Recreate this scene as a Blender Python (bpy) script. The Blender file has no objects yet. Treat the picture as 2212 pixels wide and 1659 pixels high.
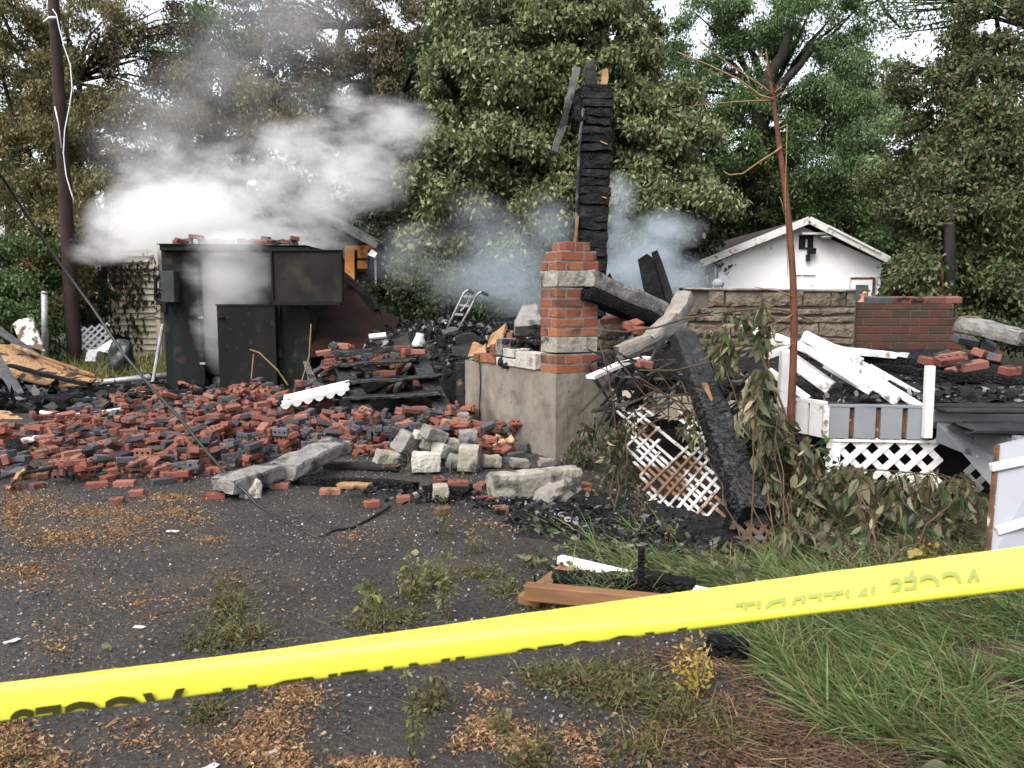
import bpy, bmesh, math, random
import numpy as np
from mathutils import Vector, Matrix, noise as mnoise, geometry
R = math.radians
random.seed(7)
rng = np.random.default_rng(7)
S = bpy.context.scene
C = S.collection

# ------------------------------------------------------------------ camera, light, exposure
H, F, CX, CY, PITCH = 1.55, 1737.0, 1106.0, 829.5, R(6.06)
cam_d = bpy.data.cameras.new("camera"); cam = bpy.data.objects.new("camera", cam_d); C.objects.link(cam)
cam.location = (0, 0, H); cam.rotation_euler = (R(90) - PITCH, 0, 0)
cam_d.sensor_width = 36; cam_d.lens = 36 * F / 2212
cam_d.clip_end = 2000; cam_d.clip_start = 0.05
cam_d.dof.use_dof = True; cam_d.dof.focus_distance = 8.5; cam_d.dof.aperture_fstop = 11
S.camera = cam

W = bpy.data.worlds.new("World"); S.world = W; W.use_nodes = True
wn = W.node_tree.nodes; wl = W.node_tree.links
bg = wn['Background']
sky = wn.new('ShaderNodeTexSky'); sky.sky_type = 'NISHITA'; sky.sun_disc = False
sky.sun_elevation = R(52); sky.sun_rotation = R(215); sky.dust_density = 4; sky.air_density = 1.2
hs = wn.new('ShaderNodeHueSaturation'); hs.inputs['Saturation'].default_value = 0.28
wl.new(sky.outputs[0], hs.inputs['Color']); wl.new(hs.outputs[0], bg.inputs['Color'])
bg.inputs['Strength'].default_value = 0.15
sun_d = bpy.data.lights.new("sun", 'SUN'); sun = bpy.data.objects.new("sun", sun_d); C.objects.link(sun)
sun_d.energy = 1.0; sun_d.angle = R(40); sun_d.color = (1, .96, .9)
sd = Vector((math.sin(R(215)) * math.cos(R(52)), math.cos(R(215)) * math.cos(R(52)), math.sin(R(52))))
sun.rotation_euler = (-sd).to_track_quat('-Z', 'Y').to_euler()
S.view_settings.view_transform = 'Standard'; S.view_settings.look = 'None'
S.view_settings.exposure = 1.3; S.view_settings.gamma = 1
S.cycles.max_bounces = 6; S.cycles.diffuse_bounces = 3; S.cycles.glossy_bounces = 2
S.cycles.transmission_bounces = 3; S.cycles.volume_bounces = 3; S.cycles.transparent_max_bounces = 6
S.cycles.volume_step_rate = 2.0; S.cycles.volume_max_steps = 128
S.cycles.use_denoising = True
S.cycles.use_adaptive_sampling = True; S.cycles.adaptive_threshold = 0.02

# ------------------------------------------------------------------ photo-reading helpers (coordinates of the photo at 2212 wide)
CP, SP = math.cos(PITCH), math.sin(PITCH)
def ray(x, y):
    a, b = (x - CX) / F, -(y - CY) / F
    return Vector((a, CP + b * SP, -SP + b * CP))
def U(x, y, Y):
    r = ray(x, y); return Vector((0, 0, H)) + r * (Y / r.y)
def G(x, y, z=0.0):
    r = ray(x, y); return Vector((0, 0, H)) + r * ((z - H) / r.z)
def X(x, Y, y=645): return U(x, y, Y).x
def Z(y, Y, x=1106): return U(x, y, Y).z
def V(*a): return Vector(a)

# ------------------------------------------------------------------ object helpers
ORG = {}
def tag(o, label=None, cat=None, group=None, kind=None):
    if label: o['label'] = label
    if cat: o['category'] = cat
    if group: o['group'] = group
    if kind: o['kind'] = kind
    return o
def thing(name, label, cat, loc=(0, 0, 0), group=None):
    o = bpy.data.objects.new(name, None); C.objects.link(o); o.empty_display_size = .1
    o.location = loc; ORG[o.name] = Vector(loc)
    return tag(o, label, cat, group)
def finish(name, me, mat, parent=None, org=None):
    mats = mat if isinstance(mat, (list, tuple)) else [mat]
    for m in mats: me.materials.append(m)
    o = bpy.data.objects.new(name, me); C.objects.link(o)
    if parent is not None:
        o.parent = parent; ORG[o.name] = ORG[parent.name]
    else:
        o.location = org; ORG[o.name] = Vector(org)
    return o
def npmesh(name, verts, faces_flat, per, mat, parent=None, org=None, smooth=False):
    """verts (N,3) world, faces_flat (M*per)"""
    v = np.asarray(verts, dtype=np.float64)
    if parent is not None: og = ORG[parent.name]
    else:
        if org is None:
            mn, mx = v.min(0), v.max(0); org = ((mn[0] + mx[0]) / 2, (mn[1] + mx[1]) / 2, mn[2])
        og = Vector(org)
    v = v - np.array(og)
    me = bpy.data.meshes.new(name)
    nf = len(faces_flat) // per
    me.vertices.add(len(v)); me.vertices.foreach_set('co', v.astype(np.float32).ravel())
    me.loops.add(nf * per); me.loops.foreach_set('vertex_index', np.asarray(faces_flat, dtype=np.int32))
    me.polygons.add(nf); me.polygons.foreach_set('loop_start', np.arange(0, nf * per, per, dtype=np.int32))
    try: me.polygons.foreach_set('loop_total', np.full(nf, per, dtype=np.int32))
    except Exception: pass
    if smooth: me.polygons.foreach_set('use_smooth', np.ones(nf, dtype=bool))
    me.update(calc_edges=True)
    return finish(name, me, mat, parent, org)

def frame(d, up=(0, 0, 1)):
    d = Vector(d).normalized(); u = Vector(up)
    if abs(d.dot(u.normalized())) > .98: u = Vector((0, 1, 0)) if abs(d.y) < .9 else Vector((1, 0, 0))
    s = d.cross(u).normalized(); return d, s, s.cross(d).normalized()

class MB:
    def __init__(s): s.v = []; s.f = []; s.m = []
    def add(s, vs, fs, mi=0):
        b = len(s.v); s.v += [Vector(v) for v in vs]
        s.f += [tuple(i + b for i in f) for f in fs]; s.m += [mi] * len(fs); return s
    def box(s, c, size, M=None, mi=0, jit=0):
        c = Vector(c); hx, hy, hz = [a / 2 for a in size]; vs = []
        for k in range(8):
            p = Vector(((-hx, hx)[k & 1], (-hy, hy)[k >> 1 & 1], (-hz, hz)[k >> 2 & 1]))
            if jit: p += Vector([random.uniform(-jit, jit) for _ in range(3)])
            if M is not None: p = M @ p
            vs.append(c + p)
        return s.add(vs, [(0, 2, 3, 1), (4, 5, 7, 6), (0, 1, 5, 4), (1, 3, 7, 5), (3, 2, 6, 7), (2, 0, 4, 6)], mi)
    def bb(s, x0, x1, y0, y1, z0, z1, mi=0, jit=0):
        return s.box(((x0 + x1) / 2, (y0 + y1) / 2, (z0 + z1) / 2), (x1 - x0, y1 - y0, z1 - z0), None, mi, jit)
    def beam(s, p0, p1, w, h, up=(0, 0, 1), mi=0, jit=0, taper=1):
        p0, p1 = Vector(p0), Vector(p1); d, a, b = frame(p1 - p0, up); vs = []
        for p, t in ((p0, 1), (p1, taper)):
            for q, r in ((-1, -1), (1, -1), (1, 1), (-1, 1)):
                vs.append(p + a * q * w / 2 * t + b * r * h / 2 * t + Vector([random.uniform(-jit, jit) for _ in range(3)]) * (1 if jit else 0))
        return s.add(vs, [(3, 2, 1, 0), (4, 5, 6, 7), (0, 1, 5, 4), (1, 2, 6, 5), (2, 3, 7, 6), (3, 0, 4, 7)], mi)
    def rough(s, p0, p1, w, h, up=(0, 0, 1), seg=10, sub=3, amp=.012, sc=9, mi=0, ragged=.06, taper=1):
        """beam with a worn, uneven surface and ragged ends"""
        p0, p1 = Vector(p0), Vector(p1); d, a, b = frame(p1 - p0, up); L = (p1 - p0).length
        prof = []
        for i in range(sub): prof.append((-1 + 2 * i / sub, -1))
        for i in range(sub): prof.append((1, -1 + 2 * i / sub))
        for i in range(sub): prof.append((1 - 2 * i / sub, 1))
        for i in range(sub): prof.append((-1, 1 - 2 * i / sub))
        n = len(prof); vs = []; so = random.uniform(0, 90)
        for k in range(seg + 1):
            t = k / seg; tp = 1 + (taper - 1) * t
            for q, r in prof:
                cr = .93 if abs(q) == 1 and abs(r) == 1 else 1
                e = 0
                if k == 0: e = -ragged * (mnoise.noise(V(q * 1.7, r * 1.7, so)) + .2)
                if k == seg: e = ragged * (mnoise.noise(V(q * 1.7, r * 1.7, so + 9)) - .1)
                p = p0 + d * (L * t + e) + a * q * w / 2 * cr * tp + b * r * h / 2 * cr * tp
                nn = mnoise.noise_vector(p * sc + V(so, so, so)) * amp + mnoise.noise_vector(p * sc * .25 + V(so, 0, so)) * amp * 1.5
                vs.append(p + nn)
        fs = []
        for k in range(seg):
            for i in range(n):
                j = (i + 1) % n; fs.append((k * n + i, k * n + j, (k + 1) * n + j, (k + 1) * n + i))
        fs.append(tuple(range(n - 1, -1, -1))); fs.append(tuple(range(seg * n, seg * n + n)))
        return s.add(vs, fs, mi)
    def tube(s, pts, rad, n=8, mi=0):
        pts = [Vector(p) for p in pts]; m = len(pts)
        if not isinstance(rad, (list, tuple)): rad = [rad] * m
        vs = []; pa = None
        for i, p in enumerate(pts):
            d = (pts[min(i + 1, m - 1)] - pts[max(i - 1, 0)])
            if d.length < 1e-9: d = V(0, 0, 1)
            d.normalize()
            if pa is None: a = frame(d, (0.1, .3, 1))[1]
            else:
                a = pa - d * pa.dot(d); a.normalize()
            pa = a; b = d.cross(a)
            for k in range(n):
                t = 2 * math.pi * k / n; vs.append(p + (a * math.cos(t) + b * math.sin(t)) * rad[i])
        fs = [(i * n + k, i * n + (k + 1) % n, (i + 1) * n + (k + 1) % n, (i + 1) * n + k) for i in range(m - 1) for k in range(n)]
        fs.append(tuple(range(n - 1, -1, -1))); fs.append(tuple((m - 1) * n + k for k in range(n)))
        return s.add(vs, fs, mi)
    def slab(s, poly, t, mi=0):
        poly = [Vector(p) for p in poly]; t = Vector(t); n = len(poly)
        vs = poly + [p + t for p in poly]
        return s.add(vs, [tuple(range(n - 1, -1, -1)), tuple(range(n, 2 * n))] + [(i, (i + 1) % n, n + (i + 1) % n, n + i) for i in range(n)], mi)
    def chunk(s, c, r, rot=None, amp=.35, sub=2, mi=0):
        bm = bmesh.new(); bmesh.ops.create_icosphere(bm, subdivisions=sub, radius=1); so = random.uniform(0, 99)
        rm = Matrix.Rotation(rot if rot is not None else random.uniform(0, 6), 3, (random.random() - .5, random.random() - .5, 1))
        vs = []
        for v in bm.verts:
            p = v.co.copy(); m = max(abs(p.x), abs(p.y), abs(p.z)); p = p * (.6 + .4 / m * .8)
            p *= 1 + amp * mnoise.noise(p * 1.3 + V(so, so, 0)) + amp * .4 * mnoise.noise(p * 4 + V(so, 0, so))
            vs.append(Vector(c) + rm @ Vector((p.x * r[0], p.y * r[1], p.z * r[2])))
        fs = [tuple(v.index for v in f.verts) for f in bm.faces]; bm.free()
        return s.add(vs, fs, mi)
    def blob(s, c, r, nu=14, nv=10, mi=0):
        c = Vector(c); vs = []; fs = []
        for i in range(nv + 1):
            t = math.pi * i / nv
            for k in range(nu):
                a = 2 * math.pi * k / nu
                vs.append(c + V(r[0] * math.sin(t) * math.cos(a), r[1] * math.sin(t) * math.sin(a), r[2] * math.cos(t)))
        for i in range(nv):
            for k in range(nu): fs.append((i * nu + k, (i + 1) * nu + k, (i + 1) * nu + (k + 1) % nu, i * nu + (k + 1) % nu))
        return s.add(vs, fs, mi)
    def build(s, name, mat, parent=None, org=None, smooth=False, bevel=0):
        if parent is not None: og = ORG[parent.name]
        else:
            if org is None:
                xs = [v.x for v in s.v]; ys = [v.y for v in s.v]; zs = [v.z for v in s.v]
                org = V((min(xs) + max(xs)) / 2, (min(ys) + max(ys)) / 2, min(zs))
            og = Vector(org)
        me = bpy.data.meshes.new(name)
        me.from_pydata([v - og for v in s.v], [], s.f)
        me.polygons.foreach_set('material_index', s.m)
        if smooth: me.polygons.foreach_set('use_smooth', [True] * len(s.f))
        me.update()
        o = finish(name, me, mat, parent, org)
        if bevel:
            md = o.modifiers.new('bevel', 'BEVEL'); md.width = bevel; md.segments = 2; md.limit_method = 'ANGLE'; md.angle_limit = R(40)
        return o

# ------------------------------------------------------------------ materials
def pm(name, c1, c2, s=4, rough=.8, bump=.3, bs=30, bk='noise', c3=None, s3=1.5, t3=(.5, .62), rnd=None, cols=None, stretch=(1, 1, 1),
       spec=.3, trans=0, metal=0, bdist=.02, c4=None, s4=30, t4=(.62, .66), lo=.35, hi=.65, wet=None, st3=None):
    m = bpy.data.materials.new(name); m.use_nodes = True
    nt = m.node_tree; N = nt.nodes; L = nt.links; bsdf = N['Principled BSDF']; out = N['Material Output']
    def new(t): return N.new(t)
    tc = new('ShaderNodeTexCoord'); co = tc.outputs['Object']; rs = None
    if rnd == 'island': rs = new('ShaderNodeNewGeometry').outputs['Random Per Island']
    if rnd == 'object': rs = new('ShaderNodeObjectInfo').outputs['Random']
    if rs is not None:
        mu = new('ShaderNodeMath'); mu.operation = 'MULTIPLY'; mu.inputs[1].default_value = 37.7; L.new(rs, mu.inputs[0])
        ad = new('ShaderNodeVectorMath'); ad.operation = 'ADD'; L.new(co, ad.inputs[0]); L.new(mu.outputs[0], ad.inputs[1]); co = ad.outputs[0]
    if tuple(stretch) != (1, 1, 1):
        mp = new('ShaderNodeMapping'); mp.inputs['Scale'].default_value = stretch; L.new(co, mp.inputs['Vector']); cs = mp.outputs[0]
    else: cs = co
    def nz(scale, det=5, vec=None, r=.55):
        n = new('ShaderNodeTexNoise'); n.inputs['Scale'].default_value = scale; n.inputs['Detail'].default_value = det
        n.inputs['Roughness'].default_value = r; L.new(vec if vec is not None else cs, n.inputs['Vector']); return n.outputs['Fac']
    def mr(v, a, b, c=0, d=1):
        n = new('ShaderNodeMapRange'); n.inputs[1].default_value = a; n.inputs[2].default_value = b
        n.inputs[3].default_value = c; n.inputs[4].default_value = d; L.new(v, n.inputs[0]); return n.outputs[0]
    def mix(f, a, b):
        n = new('ShaderNodeMix'); n.data_type = 'RGBA'; L.new(f, n.inputs[0])
        for i, k in ((6, a), (7, b)):
            if isinstance(k, (tuple, list)): n.inputs[i].default_value = (*k[:3], 1)
            else: L.new(k, n.inputs[i])
        return n.outputs[2]
    if cols:
        cr = new('ShaderNodeValToRGB'); e = cr.color_ramp; e.interpolation = 'LINEAR'
        while len(e.elements) > 1: e.elements.remove(e.elements[-1])
        e.elements[0].position = 0; e.elements[0].color = (*cols[0], 1)
        for i, c in enumerate(cols[1:]):
            el = e.elements.new((i + 1) / (len(cols) - 1)); el.color = (*c, 1)
        L.new(rs, cr.inputs[0]); base = cr.outputs[0]
        if c2 is not None: base = mix(mr(nz(s), lo, hi), base, c2) if c1 is None else base
    else: base = mix(mr(nz(s), lo, hi), c1, c2)
    if c3: base = mix(mr(nz(s3, 6, co if st3 is None else None), *t3), base, c3)
    if c4: base = mix(mr(nz(s4, 3, co), *t4), base, c4)
    L.new(base, bsdf.inputs['Base Color'])
    bsdf.inputs['Roughness'].default_value = rough; bsdf.inputs['Metallic'].default_value = metal
    bsdf.inputs['Specular IOR Level'].default_value = spec
    if wet: L.new(mr(nz(wet, 3, co), .4, .6, rough * .45, rough), bsdf.inputs['Roughness'])
    if bump:
        bn = new('ShaderNodeBump'); bn.inputs['Strength'].default_value = bump; bn.inputs['Distance'].default_value = bdist
        if bk == 'noise': hsrc = nz(bs, 6)
        else:
            vo = new('ShaderNodeTexVoronoi'); vo.inputs['Scale'].default_value = bs; L.new(cs, vo.inputs['Vector'])
            vo.feature = 'DISTANCE_TO_EDGE'; hsrc = mr(vo.outputs['Distance'], 0, .22)
        L.new(hsrc, bn.inputs['Height']); L.new(bn.outputs[0], bsdf.inputs['Normal'])
    if trans:
        tr = new('ShaderNodeBsdfTranslucent'); L.new(base, tr.inputs['Color'])
        mx = new('ShaderNodeMixShader'); mx.inputs[0].default_value = trans
        L.new(bsdf.outputs[0], mx.inputs[1]); L.new(tr.outputs[0], mx.inputs[2]); L.new(mx.outputs[0], out.inputs['Surface'])
    return m

M = {}
M['char'] = pm('char', (.003, .003, .0033), (.010, .010, .011), s=6, rough=.68, bump=1, bs=24, bk='vor', c3=(.028, .028, .031), s3=6, t3=(.6, .76), spec=.16, bdist=.03, stretch=(1, 1, 1.6))
M['char_fine'] = pm('char_fine', (.003, .003, .0034), (.011, .011, .012), s=9, rough=.62, bump=.9, bs=40, c3=(.032, .032, .035), s3=9, t3=(.6, .78), spec=.18)
M['char_wood'] = pm('char_wood', (.005, .005, .005), (.017, .015, .014), s=7, rough=.7, bump=.7, bs=22, c3=(.20, .088, .034), s3=3.2, t3=(.6, .66), spec=.3)
M['grey_char'] = pm('grey_char', (.06, .06, .063), (.13, .124, .118), s=7, rough=.8, bump=.4, bs=25, c3=(.015, .015, .016), s3=3, t3=(.52, .6))
M['debris'] = pm('debris', (.0035, .0035, .004), (.014, .0138, .0142), s=16, rough=.6, bump=1, bs=40, c4=(.22, .22, .22), s4=45, t4=(.67, .71), spec=.2, bdist=.04)
M['flake'] = pm('flake', None, None, rnd='island', cols=[(.004, .004, .0045), (.007, .007, .008), (.014, .014, .015), (.006, .006, .007), (.03, .03, .033), (.007, .007, .008), (.010, .010, .011), (.10, .10, .105), (.24, .235, .23)], rough=.6, bump=.3, bs=60, spec=.2)
M['asphalt'] = pm('asphalt', (.013, .0112, .0102), (.040, .0345, .0308), s=55, rough=.8, bump=1.0, bs=38, c3=(.050, .0385, .0305), s3=1.5, t3=(.46, .74), c4=(.17, .155, .14), s4=60, t4=(.68, .72), spec=.3, bdist=.02, wet=1.1, lo=.36, hi=.64)
M['soil'] = pm('soil', (.030, .021, .014), (.055, .036, .022), s=3, rough=.9, bump=.8, bs=35, c3=(.02, .028, .01), s3=1.2, t3=(.45, .6), bdist=.04)
M['chip'] = pm('chip', None, None, rnd='island', cols=[(.20, .11, .055), (.30, .19, .10), (.13, .065, .03), (.40, .28, .16), (.22, .10, .05), (.08, .04, .02), (.32, .21, .11), (.10, .05, .028), (.24, .15, .08)], rough=.8, bump=.2, bs=50)
M['straw'] = pm('straw', None, None, rnd='island', cols=[(.06, .034, .021), (.11, .066, .04), (.038, .022, .015), (.19, .125, .075), (.05, .028, .018), (.09, .075, .04)], rough=.8, bump=0)
M['stone_bit'] = pm('stone_bit', None, None, rnd='island', cols=[(.03, .03, .032), (.06, .058, .06), (.12, .115, .11), (.04, .038, .04), (.3, .29, .27), (.05, .045, .045)], rough=.8, bump=.2, bs=50)
bcols = [(.175, .056, .04), (.22, .078, .054), (.115, .042, .033), (.26, .115, .083), (.15, .05, .037), (.19, .082, .06), (.08, .04, .034)]
scol = [(.04, .04, .045), (.07, .07, .078), (.03, .03, .033), (.10, .10, .11)]
def brickm(name, rnd, cols, c3, t3): return pm(name, None, None, rnd=rnd, cols=cols, rough=.85, bump=.35, bs=40, c3=c3, s3=7, t3=t3, c4=(.45, .2, .12), s4=60, t4=(.68, .72), spec=.25)
M['brick'] = brickm('brick', 'object', bcols, (.014, .013, .014), (.54, .64))
M['brick_soot'] = brickm('brick_soot', 'object', scol, (.22, .06, .035), (.60, .70))
M['brick_i'] = brickm('brick_i', 'island', bcols + scol[:2] + bcols[:2], (.02, .019, .021), (.56, .66))
M['wallbrick'] = pm('wallbrick', None, None, rnd='island', cols=[(.052, .022, .016), (.075, .027, .018), (.055, .03, .02), (.042, .026, .018), (.038, .027, .021), (.065, .033, .021), (.06, .021, .016)], rough=.8, bump=.3, bs=45, c3=(.03, .022, .018), s3=3, t3=(.6, .8))
M['pierbrick'] = pm('pierbrick', None, None, rnd='island', cols=[(.21, .064, .036), (.17, .052, .032), (.25, .09, .045), (.10, .048, .034), (.27, .105, .05), (.13, .052, .034), (.20, .055, .035)], rough=.8, bump=.45, bs=30, c3=(.045, .03, .024), s3=6, t3=(.54, .72), c4=(.4, .36, .32), s4=40, t4=(.72, .75))
M['mortar'] = pm('mortar', (.15, .135, .12), (.24, .215, .19), s=9, rough=.9, bump=.5, bs=50, c3=(.06, .05, .045), s3=4, t3=(.5, .7))
M['darkmortar'] = pm('darkmortar', (.09, .072, .06), (.13, .105, .09), s=9, rough=.9, bump=.5, bs=50)
M['limestone'] = pm('limestone', (.22, .20, .165), (.33, .305, .26), s=8, rough=.9, bump=.7, bs=28, c3=(.05, .048, .046), s3=5.5, t3=(.5, .64), c4=(.12, .1, .09), s4=35, t4=(.64, .7), bdist=.03)
M['greystone'] = pm('greystone', (.15, .144, .136), (.25, .236, .215), s=7, rough=.9, bump=.8, bs=26, c3=(.035, .035, .037), s3=4.5, t3=(.5, .62), bdist=.03)
M['whitestone'] = pm('whitestone', (.32, .30, .26), (.44, .42, .375), s=12, rough=.9, bump=.8, bs=32, c3=(.16, .13, .11), s3=8, t3=(.56, .7), bdist=.03)
M['concrete'] = pm('concrete', (.15, .132, .108), (.225, .20, .166), s=3, rough=.85, bump=.4, bs=30, c3=(.085, .07, .055), s3=2.0, t3=(.45, .66), stretch=(1, 1, .35), c4=(.07, .06, .05), s4=20, t4=(.64, .72))
M['darkconcrete'] = pm('darkconcrete', (.03, .026, .022), (.075, .064, .054), s=3, rough=.85, bump=.35, bs=30, c3=(.02, .02, .02), s3=3, t3=(.45, .6))
M['ledgestone'] = pm('ledgestone', (.10, .078, .058), (.175, .138, .105), s=11, rough=.9, bump=1, bs=16, c3=(.03, .026, .022), s3=9, t3=(.56, .68), rnd='island', bdist=.05)
M['steel'] = pm('steel', (.0035, .005, .0047), (.010, .0135, .0125), s=3, rough=.75, bump=.12, bs=40, c3=(.055, .035, .024), s3=4, t3=(.56, .72), stretch=(1, 1, .4), spec=.14, c4=(.014, .022, .02), s4=9, t4=(.62, .72))
M['steel_door'] = pm('steel_door', (.006, .0057, .005), (.016, .014, .0115), s=2.5, rough=.75, bump=.15, bs=40, c3=(.045, .034, .024), s3=2.1, t3=(.5, .75), spec=.2, c4=(.16, .15, .13), s4=14, t4=(.7, .76))
M['steel_black'] = pm('steel_black', (.003, .0035, .0035), (.009, .009, .0082), s=4, rough=.75, bump=.15, bs=50, c3=(.05, .032, .02), s3=14, t3=(.62, .78), stretch=(1, 1, .3), spec=.18)
M['steel_green'] = pm('steel_green', (.014, .021, .0195), (.028, .039, .036), s=5, rough=.6, bump=.2, bs=40, c3=(.10, .035, .022), s3=6, t3=(.56, .66), c4=(.02, .02, .02), s4=9, t4=(.6, .7))
M['galv'] = pm('galv', (.2, .2, .2), (.34, .34, .34), s=12, rough=.5, bump=.1, bs=40, c3=(.08, .06, .05), s3=8, t3=(.6, .75), metal=.4)
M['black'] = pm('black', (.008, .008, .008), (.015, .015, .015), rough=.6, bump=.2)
M['rubber'] = pm('rubber', (.006, .006, .006), (.012, .012, .012), rough=.45, bump=.1, spec=.4)
M['white'] = pm('white', (.56, .555, .54), (.66, .655, .64), s=5, rough=.6, bump=.25, bs=40, c3=(.22, .17, .13), s3=6, t3=(.63, .74), spec=.3)
M['white_burn'] = pm('white_burn', (.54, .525, .5), (.64, .63, .61), s=5, rough=.6, bump=.3, bs=40, c3=(.02, .016, .013), s3=3.6, t3=(.60, .68), spec=.35, c4=(.3, .17, .09), s4=12, t4=(.68, .73))
M['peeling'] = pm('peeling', (.54, .53, .51), (.66, .65, .63), s=5, rough=.8, bump=.3, bs=40, c3=(.22, .15, .10), s3=9, t3=(.60, .66), c4=(.08, .06, .045), s4=22, t4=(.66, .70))
M['lattice_old'] = pm('lattice_old', (.33, .325, .315), (.45, .44, .43), s=8, rough=.8, bump=.3, bs=40, c3=(.12, .066, .038), s3=3.2, t3=(.50, .60), c4=(.06, .04, .03), s4=26, t4=(.6, .66))
M['stucco'] = pm('stucco', (.80, .81, .82), (.86, .86, .86), s=1.2, rough=.85, bump=.15, bs=30, c3=(.62, .62, .62), s3=1.1, t3=(.6, .8), c4=(.42, .34, .31), s4=3.2, t4=(.69, .73))
M['siding'] = pm('siding', (.52, .46, .34), (.62, .56, .43), s=3, rough=.75, bump=.2, bs=30, c3=(.16, .12, .08), s3=3, t3=(.6, .75))
M['cream'] = pm('cream', (.55, .46, .35), (.68, .6, .48), s=6, rough=.75, bump=.2, bs=30, c3=(.05, .03, .02), s3=4, t3=(.6, .7))
M['shingle'] = pm('shingle', (.022, .019, .017), (.055, .047, .042), s=18, rough=.9, bump=.8, bs=22, c3=(.10, .07, .055), s3=14, t3=(.62, .75))
M['roof_burnt'] = pm('roof_burnt', (.16, .14, .12), (.30, .27, .23), s=5, rough=.85, bump=.4, bs=20, c3=(.035, .033, .033), s3=2.6, t3=(.45, .62))
M['orange_wall'] = pm('orange_wall', (.55, .20, .05), (.72, .30, .08), s=2, rough=.8, bump=.1, c3=(.10, .03, .01), s3=2.5, t3=(.57, .70))
M['brown_sheet'] = pm('brown_sheet', (.005, .003, .0028), (.014, .0058, .004), s=2.2, rough=.75, bump=.5, bs=20, c3=(.024, .0085, .005), s3=2.5, t3=(.5, .75), stretch=(1, 1, 2.2), spec=.12)
M['osb'] = pm('osb', (.27, .155, .075), (.38, .235, .125), s=22, rough=.9, bump=1, bs=30, c3=(.02, .011, .008), s3=3.0, t3=(.54, .60), c4=(.16, .075, .035), s4=30, t4=(.55, .65), bdist=.03)
M['orange_wood'] = pm('orange_wood', (.13, .062, .028), (.25, .13, .062), s=4, rough=.7, bump=.3, bs=20, c3=(.04, .015, .008), s3=4, t3=(.6, .68), stretch=(.3, 1, 1))
M['fresh_wood'] = pm('fresh_wood', (.24, .13, .06), (.35, .21, .105), s=5, rough=.75, bump=.4, bs=22, c3=(.03, .014, .008), s3=4, t3=(.54, .62))
M['grey_paint'] = pm('grey_paint', (.17, .185, .20), (.21, .225, .245), s=3, rough=.5, bump=.08, bs=30, c4=(.09, .08, .075), s4=7, t4=(.70, .74), spec=.35)
M['light_grey_paint'] = pm('light_grey_paint', (.23, .24, .27), (.265, .275, .305), s=3, rough=.5, bump=.1, bs=30, c3=(.30, .14, .06), s3=5.5, t3=(.67, .75), spec=.35)
M['trim_gap'] = pm('trim_gap', (.06, .035, .022), (.13, .06, .03), s=12, rough=.9, bump=.6, bs=40, c3=(.4, .36, .3), s3=9, t3=(.6, .66))
M['deck_dark'] = pm('deck_dark', (.006, .006, .0065), (.019, .018, .018), s=6, rough=.6, bump=.4, bs=24, c3=(.1, .085, .07), s3=9, t3=(.64, .74))
M['bark'] = pm('bark', (.010, .008, .007), (.026, .02, .017), s=6, rough=.9, bump=1, bs=14, stretch=(1, 1, .25), bdist=.04)
M['pole'] = pm('pole', (.013, .0075, .0065), (.034, .019, .015), s=5, rough=.85, bump=.5, bs=14, stretch=(1, 1, .12), c3=(.055, .03, .024), s3=2, t3=(.55, .75))
M['pole_burnt'] = pm('pole_burnt', (.008, .007, .007), (.026, .018, .016), s=5, rough=.8, bump=.6, bs=14, stretch=(1, 1, .12))
M['red_bark'] = pm('red_bark', (.075, .026, .015), (.125, .047, .027), s=8, rough=.7, bump=.3, bs=40, c3=(.05, .02, .013), s3=6, t3=(.57, .66))
M['tan_twig'] = pm('tan_twig', (.17, .10, .045), (.26, .17, .085), s=9, rough=.8, bump=.2)
M['stem'] = pm('stem', (.04, .026, .016), (.085, .055, .03), s=9, rough=.8, bump=.2)
M['dark_stem'] = pm('dark_stem', (.03, .018, .012), (.07, .04, .025), s=9, rough=.8, bump=.2)
def leafm(name, cols, trans=.28, spec=.3, rough=.5): return pm(name, None, None, rnd='island', cols=cols, rough=rough, bump=0, trans=trans, spec=spec)
M['lf_ochre'] = leafm('lf_ochre', [(.14, .115, .045), (.20, .165, .07), (.10, .085, .034), (.17, .145, .06), (.06, .05, .024), (.25, .21, .10), (.075, .085, .032), (.12, .125, .05)])
M['lf_brown'] = leafm('lf_brown', [(.13, .095, .06), (.18, .135, .085), (.09, .066, .042), (.23, .18, .115), (.05, .038, .026), (.14, .115, .065), (.07, .08, .04), (.10, .105, .05)])
M['lf_burnt'] = leafm('lf_burnt', [(.018, .014, .011), (.045, .030, .018), (.028, .02, .014), (.07, .045, .022), (.012, .01, .009)], trans=.1)
M['lf_olive'] = leafm('lf_olive', [(.105, .135, .05), (.165, .195, .08), (.065, .09, .032), (.225, .25, .12), (.042, .065, .022), (.13, .16, .06), (.13, .115, .055), (.29, .31, .17), (.032, .05, .018), (.08, .115, .038)], trans=.22)
M['lf_green'] = leafm('lf_green', [(.05, .09, .026), (.075, .125, .038), (.034, .065, .02), (.095, .15, .05), (.06, .095, .03), (.11, .13, .05)])
M['lf_willow'] = leafm('lf_willow', [(.065, .115, .036), (.095, .15, .055), (.042, .082, .025), (.125, .18, .075), (.075, .12, .042), (.03, .058, .02)])
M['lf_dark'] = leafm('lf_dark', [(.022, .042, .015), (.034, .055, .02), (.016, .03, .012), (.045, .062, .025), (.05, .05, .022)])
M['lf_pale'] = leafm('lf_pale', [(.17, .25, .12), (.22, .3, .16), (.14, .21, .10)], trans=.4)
M['lf_right'] = leafm('lf_right', [(.07, .10, .034), (.10, .135, .052), (.042, .068, .024), (.14, .15, .062), (.09, .07, .04), (.055, .09, .03), (.18, .195, .09), (.075, .056, .036), (.028, .046, .017), (.06, .10, .03)])
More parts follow.
